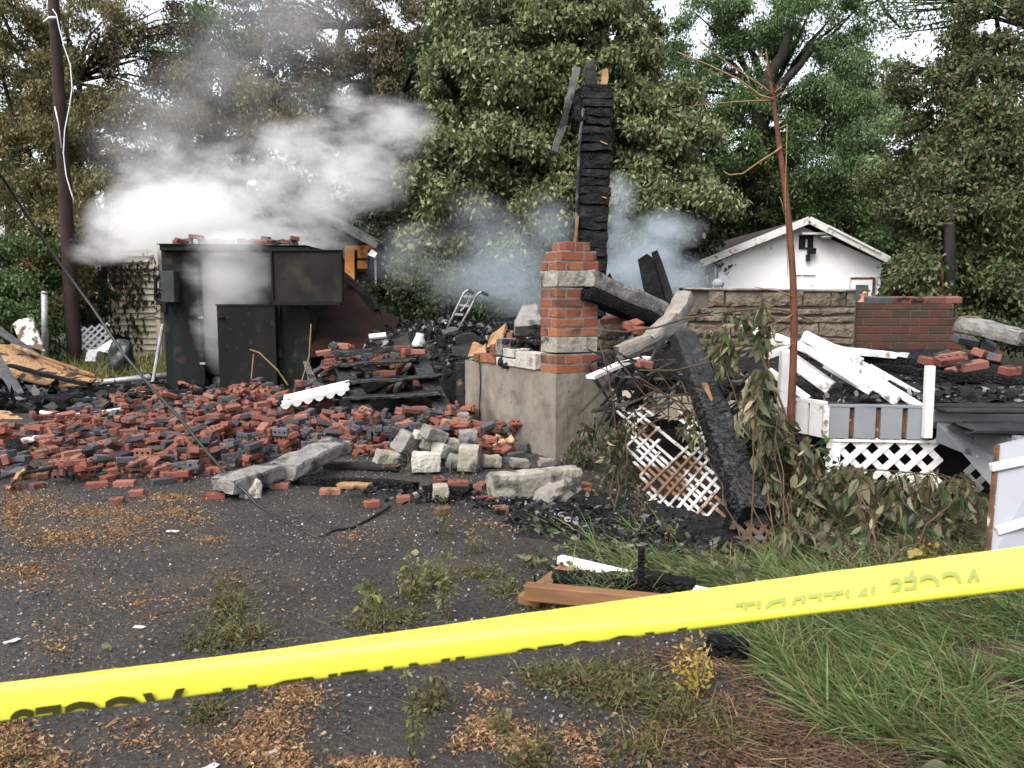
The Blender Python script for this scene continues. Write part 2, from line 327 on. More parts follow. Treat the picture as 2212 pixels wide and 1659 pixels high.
M['lf_wilt'] = leafm('lf_wilt', [(.10, .10, .05), (.045, .058, .03), (.16, .15, .08), (.06, .06, .036), (.24, .21, .12), (.035, .052, .024), (.08, .082, .04), (.13, .10, .055), (.04, .068, .024), (.30, .27, .17), (.025, .032, .018), (.07, .05, .03)], trans=.2)
M['lf_fresh'] = leafm('lf_fresh', [(.04, .085, .026), (.06, .115, .036), (.03, .07, .02)], trans=.3)
M['lf_yellow'] = leafm('lf_yellow', [(.34, .22, .04), (.28, .2, .05), (.38, .27, .07), (.2, .2, .05)], trans=.3)
M['tangle'] = pm('tangle', None, None, rnd='island', cols=[(.006, .006, .006), (.012, .012, .012), (.05, .045, .04), (.008, .008, .008), (.03, .02, .014), (.16, .145, .125)], rough=.8, bump=.4, bs=30)
M['grass'] = leafm('grass', [(.075, .125, .035), (.105, .165, .052), (.055, .095, .03), (.14, .195, .075), (.16, .165, .07), (.095, .155, .05), (.24, .185, .095), (.10, .175, .075)], trans=.3)
M['lattice_brown'] = pm('lattice_brown', (.05, .03, .02), (.11, .065, .04), s=6, rough=.8, bump=.4, bs=25)
M['grey_stringer'] = pm('grey_stringer', (.085, .092, .098), (.125, .132, .14), s=4, rough=.6, bump=.2, bs=30, c3=(.4, .4, .38), s3=5, t3=(.66, .72), c4=(.02, .02, .02), s4=8, t4=(.62, .72))
M['char_beam'] = pm('char_beam', (.003, .003, .0033), (.011, .011, .012), s=8, rough=.55, bump=1, bs=30, c3=(.05, .05, .055), s3=11, t3=(.55, .75), spec=.4)
M['dirty_white'] = pm('dirty_white', (.36, .36, .37), (.5, .5, .5), s=6, rough=.8, bump=.4, bs=25, c3=(.10, .065, .042), s3=5, t3=(.48, .56), c4=(.02, .018, .016), s4=10, t4=(.64, .7))
M['weed'] = leafm('weed', [(.10, .11, .035), (.14, .13, .04), (.08, .1, .03), (.18, .15, .06), (.06, .09, .025)], trans=.25)
M['moss'] = leafm('moss', [(.06, .06, .024), (.09, .08, .032), (.05, .034, .018), (.055, .075, .026), (.12, .085, .04), (.075, .05, .025), (.09, .10, .04)], trans=.2)
M['skin'] = pm('skin', (.5, .25, .17), (.55, .29, .2), s=9, rough=.5, bump=.05)
M['hair'] = pm('hair', (.03, .022, .018), (.06, .045, .035), s=30, rough=.7, bump=.2)
M['jacket'] = pm('jacket', (.010, .010, .012), (.018, .018, .022), s=9, rough=.8, bump=.2)
M['trousers'] = pm('trousers', (.02, .022, .03), (.03, .032, .042), s=9, rough=.85, bump=.2)
M['cap'] = pm('cap', (.17, .19, .23), (.22, .24, .28), s=12, rough=.85, bump=.2)
M['glass'] = pm('glass', (.06, .075, .075), (.12, .14, .14), s=2, rough=.15, bump=0, spec=.6)
M['teal'] = pm('teal', (.14, .42, .42), (.18, .5, .5), rough=.5, bump=.1)
M['paper'] = pm('paper', (.36, .36, .37), (.52, .52, .51), s=9, rough=.7, bump=.2, c3=(.06, .055, .05), s3=9, t3=(.52, .64))
M['bag'] = pm('bag', (.008, .012, .011), (.018, .026, .024), s=6, rough=.35, bump=.3, bs=14, spec=.5)
M['slate'] = pm('slate', (.04, .042, .047), (.075, .078, .085), s=6, rough=.55, bump=.3, bs=20)
M['insul'] = pm('insul', (.3, .22, .12), (.45, .36, .22), s=15, rough=.95, bump=.8, bs=20)
M['ink'] = pm('ink', (.022, .022, .003), (.035, .034, .004), rough=.5, bump=0)
M['ink_faint'] = pm('ink_faint', (.20, .24, .05), (.26, .29, .06), rough=.4, bump=0)
M['tape'] = pm('tape', (.86, .83, .075), (.88, .86, .10), s=2, rough=.22, bump=.03, bs=6, spec=.6, trans=.25)

# ------------------------------------------------------------------ leaves (vectorised)
PROF = {'diamond': None, 'far': [(0, .25), (.45, 1), (1, .06)], 'leaf': [(0, .08), (.18, .72), (.42, 1), (.72, .62), (1, .03)],
        'blade': [(0, 1), (.4, .85), (.75, .5), (1, .05)]}
def nrmz(a): return a / np.maximum(np.linalg.norm(a, axis=1, keepdims=True), 1e-9)
def leaf_mesh(name, pos, axis, L, Wd, mat, parent=None, prof='far', curl=None, org=None, side=None, fold=0):
    n = len(pos); pos = np.asarray(pos, float); axis = nrmz(np.asarray(axis, float))
    hasf = np.any(np.asarray(fold) > 0)
    if side is None: side = rng.normal(size=(n, 3))
    side = nrmz(np.cross(axis, side)); nr = np.cross(side, axis)
    L = np.broadcast_to(L, n)[:, None]; Wd = np.broadcast_to(Wd, n)[:, None]
    if prof == 'diamond':
        v = np.stack([pos, pos + axis * L * .45 - side * Wd * .5, pos + axis * L, pos + axis * L * .45 + side * Wd * .5], 1)
        f = np.arange(n * 4)
        return npmesh(name, v.reshape(-1, 3), f, 4, mat, parent, org)
    P = PROF[prof]; s = len(P)
    curl = np.zeros((n, 1)) if curl is None else np.broadcast_to(curl, n)[:, None]
    cur = pos.copy(); vs = []; pt = 0
    for t, w in P:
        p = pos + axis * L * t + nr * (-curl * L * t * t)
        if prof == 'blade': p[:, 2] -= (np.abs(curl) * L * t * t * .6)[:, 0]
        up = nr * Wd * .5 * w * fold
        vs.append(p - side * Wd * .5 * w + up); vs.append(p + side * Wd * .5 * w + up)
        if hasf: vs.append(p)
    k = 3 if hasf else 2
    v = np.stack(vs, 1); base = (np.arange(n) * (k * s))[:, None]
    fl = []
    for i in range(s - 1):
        a = k * i
        if hasf: fl += [a, a + 2, a + k + 2, a + k, a + 2, a + 1, a + k + 1, a + k + 2]
        else: fl += [a, a + 1, a + k + 1, a + k]
    f = (base + np.array(fl)[None, :]).ravel()
    return npmesh(name, v.reshape(-1, 3), f, 4, mat, parent, org, smooth=False)

# ================================================================== GROUND
mb = MB(); mb.add([(-250, -60, 0), (250, -60, 0), (250, 400, 0), (-250, 400, 0)], [(0, 1, 2, 3)])
tag(mb.build('ground', M['soil'], org=(0, 0, 0)), 'dark bare soil and leaf litter stretching behind the driveway', 'ground', kind='structure')
def edge_x(Y):
    return float(np.interp(Y, [-4, 2.4, 3.3, 4.2, 5.0, 6.2, 7.4, 9, 14], [2.2, 1.62, 1.15, 1.05, .95, 1.2, 1.3, 1.6, 1.6])) + .12 * mnoise.noise(V(Y * 1.3, 3, 0))
ny, nx = 190, 120; vs = []; fs = []
for j in range(ny):
    y = -3 + 15.6 * j / (ny - 1); xr = edge_x(y)
    for i in range(nx):
        x = -9 + (xr + 9) * i / (nx - 1)
        z = .012 + .010 * mnoise.noise(V(x * .8, y * .8, 0)) + .006 * mnoise.noise(V(x * 4, y * 4, 2))
        vs.append((x, y, max(z, .004)))
for j in range(ny - 1):
    for i in range(nx - 1): fs.append((j * nx + i, j * nx + i + 1, (j + 1) * nx + i + 1, (j + 1) * nx + i))
mb = MB(); mb.add(vs, fs)
tag(mb.build('driveway', M['asphalt'], org=(0, 0, 0), smooth=True), 'worn damp black asphalt driveway in front of the ruin', 'driveway', kind='structure')

# ================================================================== TREES
LN, LS = 2.9, .58          # leaf count and size factors of every crown
def gauss(n, s): return rng.normal(size=(n, 3)) * np.array(s)
def crown_points(c, rad, cnt, cs, bias=.5, cover=.62):
    """leaf points gathered in drooping sprays, with gaps left between the sprays"""
    rm = (rad[0] * rad[2] + rad[0] * rad[1] + rad[1] * rad[2]) / 3
    ncl = max(5, int(cover * 4 * rm / (1.25 * cs) ** 2)); per = max(6, cnt // ncl)
    d = nrmz(rng.normal(size=(ncl, 3))); r = bias + (1 - bias) * rng.random(ncl) ** .5
    r *= 1 + .12 * rng.normal(size=ncl)
    cc = np.array(c) + d * r[:, None] * np.array(rad)
    sz = cs * rng.uniform(.6, 1.35, ncl); out = nrmz(d * [1, 1, .2] + rng.normal(size=(ncl, 3)) * .4)
    g = rng.normal(size=(ncl, per, 3)) * sz[:, None, None] * [.62, .62, .42]
    al = rng.random((ncl, per)) ** .8 * 1.5                               # along the spray, sagging towards its tip
    p = cc[:, None] + g + out[:, None] * (al * sz[:, None])[..., None] * [1, 1, .3]
    p[..., 2] -= (al ** 2) * sz[:, None] * .45
    return p.reshape(-1, 3)
def tree(name, label, cat, base, trunk, blobs, leaf, mats, group=None, bark='bark', r0=.2, droop=.6, branch=True, cs=.3, per=14, extra=None, prof='diamond', wl=.45, bias=.5, cover=.62):
    """trunk: list of world points; blobs: (x,y,Y,rx_px,ry_px,rdepth_m,count,matindex)"""
    root = thing(name, label, cat, base, group); leaf = leaf * LS
    tb = MB(); pts = [Vector(p) for p in trunk]
    n = len(pts); tb.tube([Vector(base)] + pts, [r0 * 1.25] + [r0 * (1 - .55 * (i + 1) / n) for i in range(n)], 9)
    groups = {}
    for (x, y, Y, rx, ry, rd, cnt, mi) in blobs:
        c = U(x, y, Y); s = Y / F; rad = (rx * s, rd, ry * s)
        p = crown_points(c, rad, int(cnt * LN), cs * 1.15, bias, cover)
        p = p[p[:, 2] > .1]
        groups.setdefault(mi, []).append(p)
        if branch:
            st = min(pts, key=lambda q: (q - c).length + max(0, q.z - c.z) * 1.5)
            for k in range(3):
                e = c + V(random.uniform(-.7, .7) * rad[0], random.uniform(-.6, .6) * rd, random.uniform(-.5, .7) * rad[2])
                mid = st.lerp(e, .5) + V(random.uniform(-.2, .2), random.uniform(-.2, .2), .12 * (e - st).length)
                q1 = st.lerp(mid, .5) + V(random.uniform(-.1, .1), 0, .05); q2 = mid.lerp(e, .5) + V(0, 0, random.uniform(-.1, .15))
                w = r0 * .3; tb.tube([st, q1, mid, q2, e], [w, w * .8, w * .6, w * .38, w * .12], 5)
    if extra: extra(tb)
    tb.build('trunk', M[bark], root, smooth=True)
    for mi, ps in groups.items():
        p = np.concatenate(ps); n = len(p)
        ax = rng.normal(size=(n, 3)) * (1 - droop) + np.array([0, 0, -1]) * droop + rng.normal(size=(n, 3)) * .22
        L = leaf * rng.uniform(.5, 1.45, n)
        leaf_mesh('crown', p, ax, L, L * wl * rng.uniform(.75, 1.25, n), M[mats[mi]], root, prof=prof)
    return root
def up(x, Y, ys): return [U(x if not isinstance(x, (list, tuple)) else x[i], y, Y) for i, y in enumerate(ys)]

# far dark wood, closing the view behind the nearer trees
def farwood():
    spec = [(-11.5, 33, 7.5), (-6.5, 36, 12), (-2, 34, 13), (2.5, 35, 13.5), (6, 37, 11.5), (9.5, 36, 8.6), (13, 35, 6.8), (16.5, 36, 7.2), (20.5, 34, 9.5), (25, 35, 13)]
    lab = ['dark tree far behind the left-hand pole', 'dark tree far behind the smoking house, topped with brown', 'tall dark tree far behind the house roof',
           'tall dark tree hidden behind the pale olive tree', 'dark green tree far off right of the charred post', 'low dark tree far behind the garage roof',
           'low dark tree far behind the white garage wall', 'low dark tree in the gap below the bright sky', 'dark tree far behind the big right-hand tree', 'tall dark tree at the far right edge behind the others']
    for (x, Y, h), lb in zip(spec, lab):
        def px(zz): return U(CX, CY, Y)
        blobs = []
        for k in range(7):
            xx = x + random.uniform(-2.2, 2.2); zz = h * random.uniform(.12, .85)
            r = ray(0, 0)
            dx = xx / Y * F * .995 + CX; dy = 645 - (zz - H) / Y * F
            blobs.append((dx, dy, Y + random.uniform(-1, 1.5), 2.0 / Y * F, h * .17 / Y * F, 1.8, 2300, 0 if k % 3 else 1))
        tree('dark_tree', lb, 'tree', (x, Y, 0), [(x, Y, h * .3), (x + .2, Y, h * .6), (x, Y, h * .85)], blobs, .30, ['lf_dark', 'lf_green'], 'dark trees of the far wood', r0=.25, cs=.5, wl=.55, droop=.35, cover=.9)
farwood()

# scorched ochre tree on the left
tree('scorched_tree', 'scorched ochre-leaved tree with forked dark branches behind the utility pole', 'tree', (X(85, 23), 23, 0),
     up([95, 110, 120, 150], 23, [600, 450, 330, 180]),
     [(55, 100, 22.5, 75, 90, 1.3, 2400, 0), (210, 40, 23, 85, 60, 1.2, 1700, 0), (190, 160, 22.6, 70, 70, 1.1, 2000, 0), (285, 150, 23, 70, 90, 1.2, 900, 2), (310, 60, 23.4, 70, 55, 1.2, 900, 0),
      (300, 240, 22.5, 75, 55, 1, 1700, 0), (100, 260, 22.3, 100, 70, 1.2, 4200, 0), (40, 330, 22, 60, 80, 1, 2600, 0), (210, 300, 22.2, 60, 70, 1, 2400, 0), (80, 420, 22, 80, 70, 1.2, 3000, 0), (195, 420, 21.8, 38, 80, .7, 1800, 0),
      (350, 320, 23, 60, 60, 1, 1800, 0), (390, 215, 23.5, 60, 90, 1, 1900, 0), (385, 30, 23, 30, 40, .6, 260, 2), (410, 60, 22.6, 18, 26, .4, 120, 2), (10, 20, 22, 60, 70, 1, 2000, 0), (400, 130, 24, 80, 80, 1, 1500, 1)],
     .17, ['lf_ochre', 'lf_willow', 'lf_burnt'], r0=.17, droop=.62, cs=.22, extra=lambda tb: (
         tb.tube(up([165, 170, 172, 160, 140, 120], 22.4, [500, 330, 180, 120, 60, 0]), [.1, .09, .075, .06, .045, .03], 6),
         tb.tube(up([170, 182, 205, 215], 22.4, [180, 150, 110, 70]), [.06, .05, .035, .02], 6),
         tb.tube(up([0, 25, 60, 90, 120], 22.2, [20, 75, 110, 135, 150]), [.04, .05, .05, .04, .03], 6),
         tb.tube(up([5, 2, 25, 45, 70, 110], 22.2, [60, 150, 240, 290, 350, 470]), [.03, .05, .06, .07, .08, .1], 6)))
tree('green_tree', 'green leafy tree at the left edge behind the ochre branches', 'tree', (X(20, 26), 26, 0), up([20, 25, 30], 26, [560, 400, 250]),
     [(60, 190, 26, 70, 80, 1.5, 2600, 0), (30, 320, 26, 80, 90, 1.5, 3000, 0), (110, 500, 25.5, 90, 90, 1.2, 3600, 0), (20, 560, 25, 80, 100, 1.2, 3200, 0), (180, 620, 25, 70, 90, 1, 2600, 0), (290, 530, 25, 80, 100, 1.2, 2600, 1), (400, 520, 25.5, 120, 140, 1.5, 3200, 1)],
     .20, ['lf_green', 'lf_dark'], r0=.2, droop=.4, cs=.3, wl=.6)
tree('leafy_bush', 'bright green bush beside the grey fence post at far left', 'bush', (X(40, 18.5), 18.5, 0), up([40, 45], 18.5, [690, 600]),
     [(35, 560, 18.5, 60, 70, .8, 2000, 0), (20, 640, 18, 60, 60, .8, 1900, 0), (120, 600, 18.8, 40, 80, .6, 1300, 1), (110, 510, 19, 45, 50, .6, 1200, 1), (70, 700, 18, 60, 45, .7, 1500, 0)],
     .16, ['lf_green', 'lf_ochre'], r0=.05, droop=.55, cs=.2, wl=.6)
tree('withered_creeper', 'withered brown creeper climbing beside the utility pole and cream siding', 'creeper', (X(225, 20.2), 20.2, 0), up([215, 225, 235], 20.2, [700, 560, 470]),
     [(205, 530, 20.2, 36, 80, .5, 1900, 0), (205, 650, 20.2, 28, 70, .4, 1300, 2), (175, 640, 20.5, 36, 90, .5, 1300, 2), (235, 560, 20.3, 16, 40, .2, 420, 1), (210, 430, 20.3, 40, 50, .4, 1200, 0), (185, 500, 19.6, 22, 60, .3, 700, 0)],
     .13, ['lf_ochre', 'lf_burnt', 'lf_dark'], r0=.05, droop=.8, cs=.14, prof='far', wl=.5)
# the mixed brown wood in the middle
tree('brown_tree', 'heat-browned tree rising behind the burning house roof', 'tree', (X(690, 27), 27, 0), up([690, 700, 720, 740], 27, [500, 320, 180, 60]),
     [(600, 160, 27.5, 80, 60, 1.4, 2300, 2), (620, 60, 27, 90, 80, 1.5, 2600, 0), (760, 70, 26.5, 100, 80, 1.5, 4200, 0), (880, 60, 26.5, 90, 75, 1.4, 4200, 0), (890, 170, 26.3, 80, 70, 1.2, 3400, 0), (760, 160, 26.8, 80, 50, 1.2, 2200, 0), (690, 250, 26, 70, 70, 1.2, 2400, 2),
      (640, 220, 26, 70, 60, 1.1, 2300, 0), (900, 290, 26, 70, 60, 1.1, 2300, 2), (770, 300, 26.5, 130, 60, 1.2, 2600, 2), (560, 40, 27.5, 70, 70, 1.4, 1900, 2), (480, 60, 27.5, 60, 80, 1.4, 1700, 2), (830, 420, 25.6, 80, 80, 1, 2200, 2), (900, 400, 25.6, 60, 70, 1, 2000, 0)],
     .19, ['lf_brown', 'lf_ochre', 'lf_dark'], r0=.25, droop=.62, cs=.25)
tree('golden_tree', 'ochre and green tree just above the white smoke', 'tree', (X(520, 24.5), 24.5, 0), up([520, 525, 530], 24.5, [560, 400, 260]),
     [(275, 390, 24.6, 70, 60, 1.0, 1700, 2), (530, 230, 24.5, 70, 60, 1.1, 2600, 0), (600, 280, 24.3, 70, 55, 1, 2600, 0), (460, 170, 24.8, 60, 60, 1, 1800, 0), (420, 280, 24.6, 70, 60, 1, 1900, 0), (510, 330, 24.3, 80, 50, 1, 2200, 0), (640, 350, 24, 60, 50, .9, 1800, 0), (380, 370, 24.5, 60, 60, 1, 1600, 1), (450, 90, 25, 70, 70, 1, 1500, 2), (440, 450, 24.5, 120, 80, 1.2, 1800, 1)],
     .19, ['lf_ochre', 'lf_burnt', 'lf_willow'], r0=.15, droop=.6, cs=.25)
tree('dark_maple', 'dark green tree standing between brown tree and pale olive tree', 'tree', (X(850, 25), 25, 0), up([850, 860, 870], 25, [560, 400, 200]),
     [(700, 400, 25.4, 120, 70, 1.2, 2600, 0), (985, 40, 24.6, 50, 80, 1, 2300, 0), (960, 130, 24.4, 50, 60, 1, 1800, 0), (860, 480, 24, 90, 100, 1.2, 3200, 0), (860, 610, 23.5, 100, 80, 1.2, 3000, 0), (960, 560, 23.5, 90, 120, 1.2, 3200, 0), (1050, 600, 23, 110, 90, 1.2, 3000, 0), (700, 520, 25, 90, 90, 1.2, 1800, 0)],
     .19, ['lf_dark'], r0=.22, droop=.45, cs=.3, wl=.55)
# pale olive tree in the centre
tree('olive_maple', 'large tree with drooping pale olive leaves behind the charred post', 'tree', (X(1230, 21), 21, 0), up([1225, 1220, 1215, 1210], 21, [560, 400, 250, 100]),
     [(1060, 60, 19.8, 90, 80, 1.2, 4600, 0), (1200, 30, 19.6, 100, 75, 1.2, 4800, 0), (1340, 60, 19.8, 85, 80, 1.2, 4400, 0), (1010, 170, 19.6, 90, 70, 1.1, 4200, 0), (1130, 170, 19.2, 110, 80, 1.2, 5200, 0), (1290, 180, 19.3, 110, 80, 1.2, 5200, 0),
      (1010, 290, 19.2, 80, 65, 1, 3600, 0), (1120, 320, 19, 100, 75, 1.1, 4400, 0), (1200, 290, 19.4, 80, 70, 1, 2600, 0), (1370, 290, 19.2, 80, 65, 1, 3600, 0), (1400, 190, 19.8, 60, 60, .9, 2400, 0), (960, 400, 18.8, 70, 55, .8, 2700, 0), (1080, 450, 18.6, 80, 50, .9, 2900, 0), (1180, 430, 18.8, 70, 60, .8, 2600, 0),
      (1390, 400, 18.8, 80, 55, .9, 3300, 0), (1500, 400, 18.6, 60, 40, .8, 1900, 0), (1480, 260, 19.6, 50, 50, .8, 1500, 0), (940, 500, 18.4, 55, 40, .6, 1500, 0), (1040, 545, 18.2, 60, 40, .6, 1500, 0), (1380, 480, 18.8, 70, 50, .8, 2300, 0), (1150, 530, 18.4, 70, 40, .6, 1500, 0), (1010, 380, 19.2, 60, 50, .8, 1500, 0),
      (1200, 130, 20.8, 230, 180, 1.2, 6000, 1), (1180, 400, 20.6, 230, 160, 1.2, 6000, 1), (1430, 520, 20, 130, 80, 1, 3000, 1)],  # dark leaf backing: inner shade of the crown put into the leaf colour
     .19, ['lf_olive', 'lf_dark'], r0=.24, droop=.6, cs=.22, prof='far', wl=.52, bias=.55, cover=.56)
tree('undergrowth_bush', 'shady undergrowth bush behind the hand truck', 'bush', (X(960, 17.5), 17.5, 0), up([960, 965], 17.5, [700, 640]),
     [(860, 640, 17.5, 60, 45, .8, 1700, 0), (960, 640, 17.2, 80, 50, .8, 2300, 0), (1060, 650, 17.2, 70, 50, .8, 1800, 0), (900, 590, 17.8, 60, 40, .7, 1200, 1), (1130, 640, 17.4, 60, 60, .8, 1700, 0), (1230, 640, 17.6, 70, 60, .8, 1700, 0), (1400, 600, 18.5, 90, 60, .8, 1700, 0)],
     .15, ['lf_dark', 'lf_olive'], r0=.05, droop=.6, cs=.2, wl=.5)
# willow-like green tree right of centre
tree('willow_tree', 'tall feathery green tree with a forked dark trunk above the garage', 'tree', (X(1620, 28), 28, 0), up([1625, 1630, 1640, 1660], 28, [560, 400, 300, 240]),
     [(1530, 70, 27.5, 70, 60, 1.4, 3400, 0), (1640, 40, 27.2, 90, 55, 1.4, 4600, 0), (1760, 60, 27.4, 90, 75, 1.4, 4600, 0), (1560, 190, 27.2, 90, 70, 1.3, 3800, 0), (1770, 190, 27.3, 70, 80, 1.3, 3200, 0), (1740, 250, 27.2, 80, 70, 1.3, 3200, 1), (1600, 290, 27, 100, 70, 1.3, 3400, 1),
      (1835, 30, 27.6, 30, 35, .7, 600, 0), (1500, 330, 27, 90, 80, 1.3, 2800, 1), (1700, 350, 26.8, 110, 60, 1.2, 3200, 1), (1480, 200, 27.6, 60, 70, 1.1, 2000, 0), (1790, 300, 26.8, 55, 60, 1.1, 1800, 0)],
     .21, ['lf_willow', 'lf_green'], r0=.34, droop=.6, cs=.3, wl=.34, extra=lambda tb: (
         tb.tube(up([1635, 1640, 1650, 1668, 1690, 1705], 26.2, [330, 250, 200, 150, 120, 60]), [.26, .24, .22, .2, .16, .1], 8),
         tb.tube(up([1640, 1660, 1690, 1730, 1760], 26.2, [270, 215, 180, 140, 90]), [.2, .18, .15, .1, .05], 8),
         tb.tube(up([1640, 1600, 1560], 26.2, [290, 260, 235]), [.12, .1, .05], 7)))
tree('garage_maple', 'bushy mid green tree directly behind the garage roof', 'tree', (X(1700, 29), 29, 0), up([1700, 1705], 29, [560, 450]),
     [(1560, 440, 29.5, 90, 60, 1.2, 2900, 1), (1680, 440, 28, 110, 60, 1.2, 3000, 0), (1800, 420, 28, 100, 60, 1.2, 3000, 0), (1850, 390, 28, 60, 50, 1.1, 1800, 0), (1470, 470, 29, 70, 70, 1, 2300, 1), (1600, 380, 27.5, 90, 50, 1.2, 2400, 1), (1850, 480, 27.5, 80, 60, 1, 2300, 0), (1720, 520, 28.5, 150, 50, 1, 2300, 1)],
     .21, ['lf_green', 'lf_dark'], r0=.2, droop=.4, cs=.3, wl=.5)
tree('poplar_tree', 'pale hazy tree far off below the bright sky gap', 'tree', (X(1880, 48), 48, 0), up([1880, 1882, 1884], 48, [560, 400, 220]),
     [(1870, 190, 48, 55, 70, 1.8, 2400, 0), (1880, 280, 48, 50, 70, 1.8, 2200, 0), (1850, 340, 48, 70, 70, 1.8, 2200, 0), (1920, 350, 48, 40, 40, 1.6, 1000, 0), (1880, 130, 48, 30, 34, 1.2, 700, 0)],
     .36, ['lf_pale'], r0=.3, droop=.3, cs=.6, wl=.6)
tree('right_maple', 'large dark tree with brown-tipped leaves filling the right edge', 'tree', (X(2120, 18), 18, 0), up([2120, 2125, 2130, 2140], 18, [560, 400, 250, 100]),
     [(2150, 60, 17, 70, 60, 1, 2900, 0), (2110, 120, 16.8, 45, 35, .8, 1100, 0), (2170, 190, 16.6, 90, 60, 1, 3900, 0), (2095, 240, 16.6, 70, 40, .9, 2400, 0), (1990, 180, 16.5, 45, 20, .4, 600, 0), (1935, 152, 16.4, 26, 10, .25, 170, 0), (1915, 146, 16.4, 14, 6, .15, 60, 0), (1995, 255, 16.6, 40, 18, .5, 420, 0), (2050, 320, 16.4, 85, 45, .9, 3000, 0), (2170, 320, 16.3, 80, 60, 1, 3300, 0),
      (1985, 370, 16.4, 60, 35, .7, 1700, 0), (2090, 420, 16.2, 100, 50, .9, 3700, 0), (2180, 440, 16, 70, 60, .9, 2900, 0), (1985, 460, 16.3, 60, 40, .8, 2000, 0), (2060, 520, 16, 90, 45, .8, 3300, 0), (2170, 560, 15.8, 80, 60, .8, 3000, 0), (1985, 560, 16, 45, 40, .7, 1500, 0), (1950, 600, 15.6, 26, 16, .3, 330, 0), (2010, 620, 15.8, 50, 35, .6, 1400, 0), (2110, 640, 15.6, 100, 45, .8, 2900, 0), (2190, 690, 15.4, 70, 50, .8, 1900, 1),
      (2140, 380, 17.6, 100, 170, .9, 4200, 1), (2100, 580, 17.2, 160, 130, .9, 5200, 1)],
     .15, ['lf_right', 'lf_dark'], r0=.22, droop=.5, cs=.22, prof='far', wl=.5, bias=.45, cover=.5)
tree('overhanging_tree', 'thin dark branches of a tree reaching across the bright sky at top right', 'tree', (X(2330, 20), 20, 0), up([2330, 2310, 2290], 20, [400, 100, -60]),
     [(1915, 25, 19, 40, 22, .5, 110, 0), (1985, 8, 19, 45, 16, .5, 110, 0), (1945, 70, 19, 16, 14, .3, 40, 0), (2055, 4, 19, 45, 20, .5, 160, 0), (2110, 10, 19, 50, 35, .6, 500, 0), (1900, 8, 19, 30, 18, .5, 130, 0)],
     .16, ['lf_green'], r0=.2, droop=.45, cs=.25, extra=lambda tb: (tb.tube([U(2290, -60, 20), U(2100, 0, 19.2), U(1990, -10, 19), U(1905, -5, 19), U(1880, 10, 19)], [.12, .08, .06, .04, .02], 6),
         tb.tube([U(1900, 0, 19), U(1912, 25, 19), U(1935, 50, 19), U(1945, 60, 19)], [.05, .045, .03, .02], 6)))

# ================================================================== UTILITY POLE
pr = thing('utility_pole', 'brown weathered wooden utility pole leaning slightly at the left', 'utility pole', G(163, 792))
pb = G(163, 792); Yp = pb.y
mb = MB(); k = 14; bot = pb + V(0, 0, -.1); top = U(110, -90, Yp)
mb.tube([bot.lerp(top, i / k) for i in range(k + 1)], [.165 - .06 * i / k for i in range(k + 1)], 14); mb.build('pole', M['pole'], pr, smooth=True)
mb = MB(); mb.tube([U(114, 20, Yp - .2), U(122, 32, Yp - .2), U(128, 60, Yp - .2), U(138, 100, Yp - .2), U(152, 140, Yp - .25), U(156, 190, Yp - .3), U(150, 230, Yp - .3), U(140, 280, Yp - .3), U(137, 330, Yp - .28), U(143, 380, Yp - .28), U(155, 420, Yp - .3), U(160, 435, Yp - .3)], .013, 6)
mb.tube([U(95, 48, Yp - .2), U(106, 38, Yp - .2), U(122, 38, Yp - .2)], .03, 6); mb.tube([U(118, 230, Yp - .2), U(126, 265, Yp - .2), U(133, 320, Yp - .2)], .014, 5)
mb.build('ground_wire', M['white'], pr, smooth=True)
o = MB(); o.tube([U(2050, 440, 15.2), U(2052, 560, 15.2), U(2050, 655, 15.2), U(2050, 830, 15.2)], [.09, .10, .10, .10], 10)
tag(o.build('burnt_pole', M['pole_burnt'], smooth=True), 'blackened bare post standing behind the brick wall at right', 'pole')

# ================================================================== BURNING HOUSE BEHIND
HY = 21.0
hr = thing('burning_house', 'gutted cream-sided house behind the steel container, wrapped in white smoke', 'house', (X(520, HY), HY, 0))
# left clapboard wall
x0, x1 = X(240, HY, 600), X(336, HY, 600); zt = Z(470, HY); mb = MB()
mb.bb(x0, x1, HY + .06, HY + .2, 0, zt)
nb = 22
for i in range(nb):
    za = .05 + (zt - .05) * i / nb; zb = .05 + (zt - .05) * (i + 1) / nb; w = random.uniform(-.012, .012)
    mb.add([(x0, HY - .03, za + w), (x1, HY - .03, za - w), (x1, HY + .05, zb), (x0, HY + .05, zb), (x0, HY + .05, za), (x1, HY + .05, za)], [(0, 1, 2, 3), (4, 5, 1, 0)])
mb.build('siding', M['siding'], hr)
mb = MB(); mb.bb(x0 - .06, x0 + .10, HY - .06, HY + .05, 0, zt); mb.bb(x1 - .02, x1 + .10, HY - .06, HY + .05, 0, zt); mb.build('corner_board', M['siding'], hr)
mb = MB(); mb.slab([U(336, 470, HY + .1), U(336, 775, HY + .1), U(362, 775, HY + .9), U(362, 480, HY + .9)], (.03, .08, 0)); mb.build('side_door', M['peeling'], hr)
# burnt rear and side walls
mb = MB(); xr = X(806, HY, 600)
mb.bb(X(345, HY), xr, HY + 4.0, HY + 4.15, 0, 2.9); mb.build('rear_wall', M['char'], hr)
